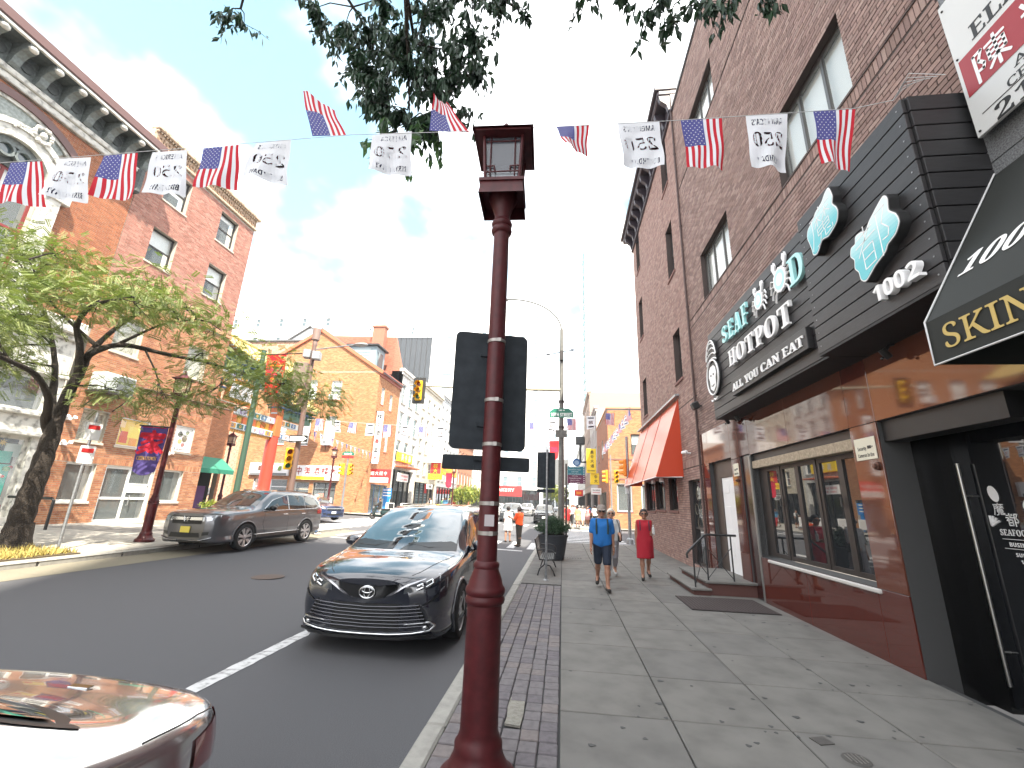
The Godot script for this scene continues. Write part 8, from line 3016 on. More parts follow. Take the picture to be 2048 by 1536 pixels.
func scooter() -> void:
	var t = thing("motor_scooter","dark motor scooter crossing by the far left corner","scooter",Vector3(-13.9,0.2,-33.0),-1.1)
	var blk = mat("scooter_black",Color(0.012,0.03,0.03),0.35)
	for z in [0.55,-0.55]:
		var w = MB.new()
		w.lathe([Vector2(0.12,-0.05),Vector2(0.24,-0.05),Vector2(0.25,0),Vector2(0.24,0.05),Vector2(0.12,0.05)],18,Vector3(0,0.25,z),Basis(Vector3.BACK,PI / 2))
		put("wheel",w,M.tyre,t)
	var b = MB.new()
	b.box(Vector3(0,0.5,-0.4),Vector3(0.32,0.4,0.8),Basis.IDENTITY,0.12)
	b.box(Vector3(0,0.3,0.1),Vector3(0.32,0.1,0.6),Basis.IDENTITY,0.04)
	b.box(Vector3(0,0.62,0.42),Vector3(0.36,0.62,0.12),Basis(Vector3.RIGHT,-0.3),0.05)
	b.tube([Vector3(0,0.3,0.55),Vector3(0,1.0,0.36)],0.04,8)
	put("body",b,blk,t)
	var s = MB.new()
	s.box(Vector3(0,0.74,-0.38),Vector3(0.3,0.1,0.7),Basis.IDENTITY,0.04)
	put("seat",s,M.letter_black,t)
	var h = MB.new()
	h.tube([Vector3(-0.34,1.0,0.26),Vector3(0,1.02,0.34),Vector3(0.34,1.0,0.26)],0.02,6)
	put("handlebar",h,M.black_metal,t)
	var l = MB.new()
	l.ball(Vector3(0,0.85,0.52),Vector3(0.08,0.08,0.05),10)
	put("headlight",l,M.headlight_clear,t)
	var bx = MB.new()
	bx.box(Vector3(0,1.0,-0.75),Vector3(0.4,0.38,0.36),Basis.IDENTITY,0.04)
	put("delivery_box",bx,M.letter_black,t)


# a smooth skin over tapered bones [from, to, r0, r1]: blended distances, meshed as surface nets
func skin(mb: MB,bones: Array,cell: float,k: float,cut = null) -> void:
	var lo = Vector3(1e9,1e9,1e9)
	var hi = -lo
	for b in bones:
		var r: float = maxf(b[2],b[3]) + k + cell * 2.0
		for e in [b[0],b[1]]:
			lo = lo.min(e - Vector3(r,r,r))
			hi = hi.max(e + Vector3(r,r,r))
	var nx: int = int((hi.x - lo.x) / cell) + 2
	var ny: int = int((hi.y - lo.y) / cell) + 2
	var nz: int = int((hi.z - lo.z) / cell) + 2
	var f: PackedFloat32Array = PackedFloat32Array()
	f.resize(nx * ny * nz)
	f.fill(9.0)
	for b in bones:
		var a: Vector3 = b[0]
		var d: Vector3 = b[1] - a
		var l2: float = maxf(d.length_squared(),1e-9)
		var r0: float = b[2]
		var dr: float = b[3] - b[2]
		var m: float = maxf(b[2],b[3]) + k + cell * 1.5
		var mn: Vector3 = (a.min(b[1]) - Vector3(m,m,m) - lo) / cell
		var mx: Vector3 = (a.max(b[1]) + Vector3(m,m,m) - lo) / cell
		for iz in range(maxi(0,int(mn.z)),mini(nz,int(mx.z) + 1)):
			for iy in range(maxi(0,int(mn.y)),mini(ny,int(mx.y) + 1)):
				var at: int = (iz * ny + iy) * nx
				for ix in range(maxi(0,int(mn.x)),mini(nx,int(mx.x) + 1)):
					var p: Vector3 = lo + Vector3(ix,iy,iz) * cell - a
					var t: float = clampf(p.dot(d) / l2,0.0,1.0)
					var v: float = (p - d * t).length() - r0 - dr * t
					var w: float = f[at + ix]
					var h: float = maxf(k - absf(v - w),0.0) / k
					f[at + ix] = minf(v,w) - h * h * k * 0.25
	if cut != null:   # keep only what lies inside the planes [point,normal]
		for iz in nz:
			for iy in ny:
				for ix in nx:
					var i: int = (iz * ny + iy) * nx + ix
					if f[i] < 0.1:
						for c in cut: f[i] = maxf(f[i],(lo + Vector3(ix,iy,iz) * cell - c[0]).dot(c[1]))
	var id = {}
	var base = mb.v.size()
	var offs = [0,1,nx,nx + 1,nx * ny,nx * ny + 1,nx * ny + nx,nx * ny + nx + 1]
	for iz in nz - 1:
		for iy in ny - 1:
			for ix in nx - 1:
				var i: int = (iz * ny + iy) * nx + ix
				var s = 0
				for q in 8:
					if f[i + offs[q]] < 0.0: s += 1
				if s == 0 or s == 8: continue
				var sum = Vector3.ZERO
				var n = 0
				for e in [[0,1],[2,3],[4,5],[6,7],[0,2],[1,3],[4,6],[5,7],[0,4],[1,5],[2,6],[3,7]]:
					var va: float = f[i + offs[e[0]]]
					var vb: float = f[i + offs[e[1]]]
					if (va < 0.0) == (vb < 0.0): continue
					var t: float = va / (va - vb)
					var pa = Vector3(e[0] & 1,(e[0] >> 1) & 1,e[0] >> 2)
					var pb = Vector3(e[1] & 1,(e[1] >> 1) & 1,e[1] >> 2)
					sum += pa.lerp(pb,t)
					n += 1
				var g = Vector3(f[i + 1] - f[i] + f[i + offs[7]] - f[i + offs[6]],f[i + nx] - f[i] + f[i + offs[7]] - f[i + offs[5]],f[i + nx * ny] - f[i] + f[i + offs[7]] - f[i + offs[3]])
				id[i] = mb.vert(lo + (Vector3(ix,iy,iz) + sum / n) * cell,g.normalized())
	var st = [1,nx,nx * ny]
	for i in id:
		for ax in 3:
			var a: int = i
			var b2: int = i + st[ax]
			if b2 >= f.size() or (f[a] < 0.0) == (f[b2] < 0.0): continue
			var u: int = st[(ax + 1) % 3]
			var v2: int = st[(ax + 2) % 3]
			if not (id.has(i - u) and id.has(i - v2) and id.has(i - u - v2)): continue
			var q = [id[i],id[i - u],id[i - u - v2],id[i - v2]]
			if f[a] < 0.0: mb.ix.append_array(PackedInt32Array([q[0],q[2],q[1],q[0],q[3],q[2]]))
			else: mb.ix.append_array(PackedInt32Array([q[0],q[1],q[2],q[0],q[2],q[3]]))


var hand_mesh: Mesh


# a relaxed right hand, wrist at the origin, fingers down, thumb towards +z
func hand() -> Mesh:
	if hand_mesh == null:
		var b = [[Vector3(0,0.01,0),Vector3(0,-0.03,0),0.024,0.026],[Vector3(0,-0.03,0.022),Vector3(0,-0.085,0.028),0.015,0.014],[Vector3(0,-0.03,-0.012),Vector3(0,-0.085,-0.022),0.016,0.013],[Vector3(0,-0.03,0.005),Vector3(0,-0.09,0.004),0.017,0.014]]
		for q in [[0.03,0.070],[0.010,0.080],[-0.010,0.074],[-0.029,0.058]]:
			var p0 = Vector3(0,-0.088,q[0])
			var p1 = p0 + Vector3(-0.010,-q[1] * 0.5,q[0] * 0.1)
			var p2 = p1 + Vector3(-0.024,-q[1] * 0.38,0)
			b.append([p0,p1,0.0095,0.0088]); b.append([p1,p2,0.0086,0.0075])
		b.append([Vector3(-0.004,-0.025,0.024),Vector3(-0.018,-0.06,0.052),0.013,0.010])
		b.append([Vector3(-0.018,-0.06,0.052),Vector3(-0.026,-0.09,0.054),0.010,0.008])
		var m = MB.new()
		skin(m,b,0.0055,0.008)
		hand_mesh = m.mesh()
	return hand_mesh


func limb(o: Vector3,l: float,a: float,out: float) -> Vector3:
	return o + Vector3(sin(out) * l,-cos(a) * cos(out) * l,sin(a) * l)


# p: legs [[hip, knee], [hip, knee]], arms [[shoulder, elbow, outward], ...] with left first, then clothes and hair
func person(label: String,at: Vector3,turn: float,p: Dictionary,group := "") -> Node3D:
	var t = thing("person",label,"person",at,turn,group)
	var s: float = p.get("h",1.75) / 1.75
	t.scale = Vector3.ONE * s
	var cell: float = p.get("cell",0.016)
	var fem: bool = p.get("fem",false)
	var sk = mat("skin_" + p.get("skin","light"),{"light": Color(0.46,0.25,0.17),"tan": Color(0.33,0.165,0.105),"dark": Color(0.12,0.06,0.04)}[p.get("skin","light")],0.55)
	var fat: float = p.get("fat",1.0)
	var hipx = 0.092
	var shx = 0.165 if fem else 0.185
	var hip = [Vector3(-hipx,0.93,0),Vector3(hipx,0.93,0)]
	var sh = [Vector3(-shx,1.405,-0.01),Vector3(shx,1.405,-0.01)]
	var knee = []; var ank := []; var toe := []; var elb := []; var wri := []
	for i in 2:
		var q: Array = p.legs[i]
		var sg = -1.0 if i == 0 else 1.0
		knee.append(limb(hip[i],0.43,q[0],0.03 * sg * -1.0 + q[2] * sg if q.size() > 2 else 0.0))
		ank.append(limb(knee[i],0.42,q[0] - q[1],0.0))
		toe.append(ank[i] + Vector3(0.02 * sg,0,0) + Vector3(0,-cos(q[0] - q[1]) * 0.045 + sin(q[0] - q[1]) * 0.10,sin(q[0] - q[1]) * -0.0 + 0.16))
		var w: Array = p.arms[i]
		elb.append(limb(sh[i],0.285,w[0],w[2] * sg))
		wri.append(limb(elb[i],0.255,w[0] + w[1],w[2] * sg * 0.4 - (w[3] * sg if w.size() > 3 else 0.0)))
	# the foot lowest in the pose stands on the ground
	var low: float = minf(minf(ank[0].y,ank[1].y),minf(toe[0].y + 0.03,toe[1].y + 0.03)) - 0.092
	if not p.get("seated",false): t.position.y -= low * s
	var bw = 0.105 if fem else 0.12
	var torso = [[Vector3(-0.075,0.97,0.0),Vector3(-0.07 if fem else -0.08,1.15,0.01),0.115 * fat,(0.09 if fem else 0.105) * fat],[Vector3(0.075,0.97,0.0),Vector3(0.07 if fem else 0.08,1.15,0.01),0.115 * fat,(0.09 if fem else 0.105) * fat],
		[Vector3(-0.06,1.15,0.01),Vector3(-0.085,1.33,0.0),0.095 * fat,bw * 0.95],[Vector3(0.06,1.15,0.01),Vector3(0.085,1.33,0.0),0.095 * fat,bw * 0.95],[Vector3(0,1.05,0.03),Vector3(0,1.28,0.025),0.10 * fat,0.11 * fat],
		[Vector3(-shx + 0.03,1.405,-0.01),Vector3(shx - 0.03,1.405,-0.01),0.062,0.062],[Vector3(-0.02,1.42,-0.01),Vector3(-0.09,1.42,-0.01),0.06,0.055],[Vector3(0.02,1.42,-0.01),Vector3(0.09,1.42,-0.01),0.06,0.055]]
	var arms = []
	var legs = []
	for i in 2:
		arms.append([[sh[i],elb[i],0.054,0.042],[elb[i],wri[i],0.042,0.028]])
		legs.append([[hip[i],knee[i],0.092 * fat,0.060],[knee[i],knee[i].lerp(ank[i],0.35) + Vector3(0,0,-0.012),0.056,0.056],[knee[i].lerp(ank[i],0.35) + Vector3(0,0,-0.012),ank[i],0.056,0.036],[ank[i],toe[i],0.036,0.03]])
	var hd = Vector3(0,1.615,0.02)
	var all = torso + arms[0] + arms[1] + legs[0] + legs[1]
	all.append([Vector3(0,1.42,-0.01),hd + Vector3(0,-0.06,-0.02),0.056,0.05])
	var m = MB.new()
	skin(m,all,cell,0.035)
	# head on a finer grid, joined to the neck
	var hb = [[hd + Vector3(0,0.035,-0.012),hd + Vector3(0,0.02,0.01),0.088,0.084],[hd + Vector3(0,-0.03,0.03),hd + Vector3(0,-0.075,0.042),0.062,0.042],[hd + Vector3(0,-0.02,-0.01),hd + Vector3(0,-0.12,-0.02),0.06,0.05],
		[hd + Vector3(0,0.01,0.092),hd + Vector3(0,-0.022,0.108),0.011,0.016],[hd + Vector3(-0.086,0.0,-0.005),hd + Vector3(-0.088,-0.035,0.0),0.016,0.012],[hd + Vector3(0.086,0.0,-0.005),hd + Vector3(0.088,-0.035,0.0),0.016,0.012]]
	skin(m,hb,minf(cell,0.009) if cell < 0.03 else cell * 0.6,0.02)
	if cell < 0.03:
		for i in 2:
			var d: Vector3 = (wri[i] - elb[i]).normalized()
			var y = -d
			var z = (Vector3(0,0,1) - y * y.z).normalized() if absf(y.z) < 0.95 else Vector3.UP
			if p.arms[i].size() > 4: z = z.rotated(y,p.arms[i][4])
			var x = y.cross(z) * (-1.0 if i == 0 else 1.0)
			m.add(hand(),Transform3D(Basis(x,y,z),wri[i] + d * 0.012))
	put("body",m,sk,t)
	# clothes follow the same bones, a little larger
	var grow = func(bs: Array,e: float,e2 := -1.0) -> Array:
		var o = []
		for b in bs: o.append([b[0],b[1],b[2] + e,b[3] + (e if e2 < 0.0 else e2)])
		return o
	var part_of = func(b: Array,fr: float) -> Array: return [b[0],b[0].lerp(b[1],fr),b[2],lerpf(b[2],b[3],fr)]
	for c in p.clothes:
		var bs = []
		var cut = []
		match c[0]:
			"shirt":
				bs = grow.call(torso,0.016)
				for i in 2:
					if c[2] > 0.0: bs += grow.call([part_of.call(arms[i][0],minf(c[2],1.0))],0.014,0.026)
					if c[2] > 1.0: bs += grow.call([part_of.call(arms[i][1],c[2] - 1.0)],0.016)
				cut = [[Vector3(0,1.475 if c[2] > 0.0 else 1.45,0),Vector3.UP],[Vector3(0,c[3] if c.size() > 3 else 0.90,0),Vector3.DOWN]]
			"shorts","trousers":
				bs = grow.call([torso[0],torso[1]],0.012)
				for i in 2:
					if c[2] <= 1.0: bs += grow.call([part_of.call(legs[i][0],c[2])],0.012,0.026)
					else: bs += grow.call([legs[i][0],part_of.call([knee[i],ank[i],0.06,0.05],c[2] - 1.0)],0.016,0.018)
				cut = [[Vector3(0,1.03,0),Vector3.UP]]
			"dress":
				bs = grow.call(torso,0.017)
				for i in 2: bs += grow.call([part_of.call(legs[i][0],c[2])],0.03,0.075)
				bs.append([Vector3(0,0.95,0),Vector3(0,0.93 - 0.4 * c[2],0.02),0.15,0.15])
				cut = [[Vector3(0,1.465,0),Vector3.UP],[Vector3(0,0.93 - 0.43 * c[2],0),Vector3.DOWN],[Vector3(0.155,0,0),Vector3(1,-0.18,0)],[Vector3(-0.155,0,0),Vector3(-1,-0.18,0)]]
				cut = cut.slice(0,2)
			"shoes":
				for i in 2: bs += [[ank[i] + Vector3(0,-0.048,-0.04),toe[i] + Vector3(0,-0.018,0.02),0.047,0.040]]
		var cm = MB.new()
		skin(cm,bs,cell,0.03,cut)
		put({"shirt": "shirt","shorts": "shorts","trousers": "trousers","dress": "dress","shoes": "shoes"}[c[0]],cm,c[1],t)
	# hair, hat, glasses
	var hm = MB.new()
	var hr: Array = [[hd + Vector3(0,0.05,-0.03),hd + Vector3(0,0.045,0.0),0.095,0.089],[hd + Vector3(-0.05,0.0,-0.04),hd + Vector3(0.05,0.0,-0.04),0.068,0.068]]
	if p.get("hair_long",0.0) > 0.0: hr += [[hd + Vector3(-0.075,0.03,0.0),hd + Vector3(-0.08,-p.hair_long,-0.02),0.045,0.03],[hd + Vector3(0.075,0.03,0.0),hd + Vector3(0.08,-p.hair_long,-0.02),0.045,0.03],[hd + Vector3(0,0.0,-0.07),hd + Vector3(0,-p.hair_long,-0.08),0.06,0.05]]
	skin(hm,hr,cell * 0.6 if cell < 0.03 else cell,0.02,[[hd + Vector3(0,0.045,0.055),Vector3(0,-0.62,0.78)]])
	put("hair",hm,p.hair,t)
	if cell > 0.03: return t
	var fm = MB.new()
	fm.box(hd + Vector3(0,-0.055,0.086),Vector3(0.045,0.008,0.012),Basis.IDENTITY,0.003)
	put("mouth",fm,mat("lips",Color(0.3,0.09,0.08),0.6),t)
	var gm = MB.new()
	for sg in [-1.0,1.0]:
		if p.get("glasses",false):
			gm.box(hd + Vector3(sg * 0.036,0.012,0.092),Vector3(0.058,0.042,0.012),Basis(Vector3.UP,sg * 0.25),0.005)
			gm.box(hd + Vector3(sg * 0.080,0.018,0.04),Vector3(0.006,0.008,0.11))
		else: gm.ball(hd + Vector3(sg * 0.034,0.012,0.082),Vector3(0.013,0.008,0.008),8)
	put("sunglasses" if p.get("glasses",false) else "eyes",gm,M.letter_black,t)
	return t


func cloth(key: String,c: Color) -> Material: return mat("cloth_" + key,c,0.85,{"tex": "fine","scale": 6.0})


func people() -> void:
	var shoe_w = cloth("white",grey(0.6))
	var shoe_b = cloth("dark_shoe",Color(0.03,0.025,0.022))
	var grey_hair = mat("hair_grey",Color(0.35,0.32,0.29),0.7)
	var dark_hair = mat("hair_dark",Color(0.015,0.012,0.012),0.6)
	var blue = cloth("blue",Color(0.015,0.17,0.52))
	var navy = cloth("navy",Color(0.02,0.03,0.055))
	var a = person("man in a bright blue polo shirt and dark shorts walking with a backpack",Vector3(0.88,0.0,-10.25),-0.03,{"h": 1.76,"skin": "tan","fat": 1.06,
		"legs": [[-0.34,0.42],[0.22,0.05]],"arms": [[0.10,0.18,0.16],[-0.16,0.22,0.16]],
		"clothes": [["shirt",blue,0.72,0.86],["shorts",navy,0.86],["shoes",shoe_b]],"hair": grey_hair,"glasses": true})
	var cp = MB.new()
	cp.lathe([Vector2(0.105,-0.015),Vector2(0.106,0.02),Vector2(0.09,0.075),Vector2(0.05,0.105),Vector2(0,0.11)],20,Vector3(0,1.665,0.0))
	cp.box(Vector3(0,1.66,0.125),Vector3(0.15,0.012,0.09),Basis(Vector3.RIGHT,0.25),0.005)
	put("cap",cp,cloth("cap",Color(0.33,0.28,0.25)),a)
	var bk = MB.new()
	for sg in [-1.0,1.0]: bk.tube([Vector3(sg * 0.12,1.15,0.14),Vector3(sg * 0.125,1.32,0.145),Vector3(sg * 0.12,1.45,0.06),Vector3(sg * 0.12,1.46,-0.06),Vector3(sg * 0.12,1.35,-0.15)],0.022,6)
	bk.box(Vector3(0,1.22,-0.22),Vector3(0.3,0.42,0.16),Basis.IDENTITY,0.06)
	put("backpack",bk,cloth("pack",Color(0.02,0.05,0.055)),a)
	var sc = MB.new()
	sc.lathe([Vector2(0.036,-0.012),Vector2(0.038,0),Vector2(0.036,0.012)],14,Vector3(0.275,0.90,-0.06))
	put("watch",sc,M.steel,a)
	person("white haired woman in white patterned clothes walking behind the man in blue",Vector3(1.27,0.0,-12.0),-0.05,{"h": 1.70,"fem": true,"skin": "light",
		"legs": [[0.24,0.05],[-0.28,0.4]],"arms": [[-0.1,0.3,0.14],[0.25,1.0,0.12]],
		"clothes": [["shirt",shoe_w,0.9,0.92],["trousers",mat("cloth_print",Color(0.5,0.48,0.52),0.85,{"tex": "granite","scale": 1.5}),1.62],["shoes",shoe_w]],"hair": mat("hair_white",Color(0.62,0.57,0.48),0.8),"hair_long": 0.06,"glasses": true})
	var bag = thing("shoulder_bag","dark shoulder bag carried by the white haired woman","bag",Vector3(1.47,0.98,-11.93))
	var bm = MB.new()
	bm.box(Vector3.ZERO,Vector3(0.10,0.22,0.26),Basis.IDENTITY,0.04)
	put("pouch",bm,shoe_b,bag)
	var bs = MB.new()
	bs.tube([Vector3(0.0,0.1,0.05),Vector3(-0.02,0.3,0.08),Vector3(-0.06,0.43,0.02),Vector3(-0.04,0.3,-0.1),Vector3(0,0.1,-0.06)],0.012,6)
	put("strap",bs,shoe_b,bag)
	var red = cloth("red",Color(0.47,0.012,0.03))
	var r = person("woman in a red sleeveless dress walking with a water bottle",Vector3(2.11,0.0,-12.0),-0.08,{"h": 1.70,"fem": true,"skin": "tan",
		"legs": [[0.15,0.05],[-0.24,0.38]],"arms": [[-0.12,0.2,0.14],[0.1,1.5,0.10,0.2]],
		"clothes": [["dress",red,0.98],["shoes",shoe_b]],"hair": dark_hair,"glasses": true})
	var bo = thing("water_bottle","clear water bottle in the red dressed woman's hand","bottle",Vector3(2.28,1.10,-11.70))
	var wm = MB.new()
	wm.lathe([Vector2(0,0),Vector2(0.032,0.0),Vector2(0.034,0.02),Vector2(0.034,0.15),Vector2(0.014,0.19),Vector2(0.014,0.21)],14)
	put("bottle",wm,mat("bottle_plastic",Color(0.7,0.75,0.75),0.1,{"alpha": 0.45}),bo)
	var wc = MB.new()
	wc.lathe([Vector2(0.016,0.205),Vector2(0.016,0.23),Vector2(0,0.23)],10)
	put("cap",wc,M.white_paint,bo)
	var pk = MB.new()
	for sg in [-1.0,1.0]: pk.tube([Vector3(sg * 0.115,1.2,0.125),Vector3(sg * 0.115,1.34,0.13),Vector3(sg * 0.11,1.45,0.05),Vector3(sg * 0.11,1.44,-0.06)],0.014,6)
	put("backpack_strap",pk,navy,r)
	# in the road and across the street
	var org = cloth("orange",Color(0.85,0.09,0.015))
	person("person in an orange shirt and black trousers standing on the zebra crossing",Vector3(-1.92,-0.12,-20.1),-2.2,{"h": 1.68,"skin": "tan","cell": 0.022,
		"legs": [[0.05,0.0],[-0.05,0.0]],"arms": [[0.3,1.9,0.2],[0.3,1.7,0.2]],"clothes": [["shirt",org,0.7,0.88],["trousers",shoe_b,1.9],["shoes",shoe_b]],"hair": dark_hair})
	person("person in white shirt and jeans walking behind the grey SUV",Vector3(-10.85,0.12,-18.6),1.9,{"h": 1.72,"skin": "light","cell": 0.022,
		"legs": [[0.3,0.1],[-0.3,0.3]],"arms": [[0.2,0.5,0.1],[-0.2,0.5,0.1]],"clothes": [["shirt",shoe_w,1.8,0.85],["trousers",cloth("jeans",Color(0.06,0.11,0.2)),1.9],["shoes",shoe_w]],"hair": grey_hair})
	person("rider in dark clothes and helmet on the motor scooter",Vector3(-14.02,0.12,-33.06),-1.1,{"h": 1.7,"skin": "tan","cell": 0.032,"seated": true,
		"legs": [[1.35,1.4],[1.35,1.4]],"arms": [[0.7,0.5,0.1],[0.7,0.5,0.1]],"clothes": [["shirt",shoe_b,1.9,0.9],["trousers",shoe_b,1.9],["shoes",shoe_b]],"hair": mat("helmet",Color(0.02,0.03,0.03),0.3)})
	# the crowd beyond the crossing: a few built figures, then copies in other clothes
	var protos = []
	var cl = [cloth("c_red",Color(0.6,0.03,0.03)),cloth("c_white",grey(0.65)),cloth("c_yellow",Color(0.5,0.42,0.2)),cloth("c_black",grey(0.02)),cloth("c_pink",Color(0.6,0.3,0.3)),cloth("c_green",Color(0.1,0.25,0.15)),cloth("c_sky",Color(0.1,0.3,0.5)),cloth("c_tan",Color(0.45,0.33,0.2))]
	var nm = ["red","white","khaki","black","pink","green","sky blue","tan"]
	var spots = [[0.45,-37.8,0,0],[1.25,-36.6,2,2],[0.85,-40.0,1,3],[1.75,-38.8,1,1],[2.2,-39.6,0,4],[2.65,-36.9,1,3],[2.9,-41.0,3,1],[0.2,-41.5,3,0],[1.1,-43.0,4,1],[1.6,-42.2,1,7],[2.3,-43.4,5,3],[0.6,-45.0,7,3],[1.4,-46.2,0,1],[2.0,-47.0,1,0],[2.7,-45.6,6,3],[0.3,-48.0,1,7],[1.0,-49.5,3,3],[1.7,-51.0,4,1],[2.4,-50.0,1,6],[3.0,-48.6,0,3],[-12.6,-47.0,6,0],[-13.3,-48.5,5,1],[-14.0,-46.0,1,3],[-12.9,-52.0,0,1],[-13.8,-55.0,3,1],[-2.6,-21.6,1,1]]
	for i in 3:
		protos.append(person("",Vector3(0,0,-300),0.0,{"h": [1.72,1.64,1.78][i],"fem": i == 1,"skin": ["light","tan","tan"][i],"cell": 0.036,"legs": [[[0.3,0.1],[-0.3,0.35]],[[0.06,0.0],[-0.06,0.05]],[[-0.22,0.3],[0.24,0.05]]][i],"arms": [[[-0.2,0.3,0.12],[0.2,0.4,0.12]],[[0.3,1.4,0.1],[0.0,0.2,0.15]],[[0.15,0.4,0.12],[-0.2,0.3,0.12]]][i],
			"clothes": [["shirt",cl[0],0.8,0.88],[["shorts",cl[1],0.9],["dress",cl[1],0.9],["trousers",cl[1],1.85]][i],["shoes",shoe_b]],"hair": [grey_hair,dark_hair,dark_hair][i]}))
	for i in spots.size():
		var q: Array = spots[i]
		var o: Node3D = protos[i % 3] if i < 3 else protos[i % 3].duplicate()
		if i >= 3:
			o.name = numbered("person")
			add_child(o,true)
		var base_y: float = 0.0 if q[0] > -1.0 else (walk_y(q[0]) if q[0] < -5.0 else road_y(q[0]))
		var rise: float = o.position.y if i < 3 else protos[i % 3].get_meta("rise")
		if i < 3: o.set_meta("rise",rise)
		o.position = Vector3(q[0],base_y + rise,q[1])
		o.rotation.y = [0.1,2.9,-0.4,3.3][i % 4]
		for ch in o.get_children():
			if ch.name == "shirt": ch.material_override = cl[q[2]]
			elif ch.name in ["shorts","dress","trousers"]: ch.material_override = cl[q[3]]
		var where = "beyond the crossing" if q[0] > 0 else ("on the far left pavement" if q[0] < -5 else "beside the orange shirt")
		var like = 0
		for j in i:
			if spots[j][2] == q[2] and spots[j][3] == q[3] and (spots[j][0] > 0) == (q[0] > 0): like += 1
		tag(o,"distant person in %s top and %s %s %s%s" % [nm[q[2]],nm[q[3]],["shorts","dress","trousers"][i % 3],where,["",", further back",", furthest back"][mini(like,2)]],"person","people walking beyond the crossing")


func leaf_mesh(l: float,w: float) -> Mesh:
	var m = MB.new()
	var a = Vector3(0,0,0); var b := Vector3(w * 0.5,-l * 0.4,0.012); var c := Vector3(0,-l,0.0); var d := Vector3(-w * 0.5,-l * 0.4,0.012); var e := Vector3(0,-l * 0.45,-0.006)
	m.tri(a,e,b); m.tri(e,c,b); m.tri(a,d,e); m.tri(d,c,e)
	return m.mesh()


# a spray of paired leaflets along a thin stalk
func spray_mesh(l: float,n: int,ll: float,lw: float) -> Mesh:
	var m = MB.new()
	for i in n:
		var p = Vector3(l * (i + 0.6) / n,-0.06 * l * pow(float(i) / n,2.0),0)
		for s in [-1.0,1.0]:
			var o = Vector3(0.35 * ll,-0.12 * ll,s * ll)
			var q = Vector3(lw * 0.5,0.15 * lw,0)
			m.tri(p,p + o * 0.5 + q,p + o)
			m.tri(p,p + o,p + o * 0.5 - q)
	return m.mesh()


func limb_tube(called: String,pts: Array,r0: float,r1: float,m: Material,t: Node3D) -> void:
	var cv = Curve3D.new()
	for i in pts.size():
		var tg: Vector3 = (pts[mini(i + 1,pts.size() - 1)] - pts[maxi(i - 1,0)]) * 0.16
		cv.add_point(pts[i],-tg,tg)
	var n = pts.size() * 5
	var o = []
	var rr = []
	for i in n + 1:
		o.append(cv.sample_baked(cv.get_baked_length() * i / n))
		rr.append(lerpf(r0,r1,pow(float(i) / n,0.8)) * (1.0 + 0.07 * sin(i * 2.1)))
	var mb = MB.new()
	mb.tube(o,rr,10)
	put(called,mb,m,t)


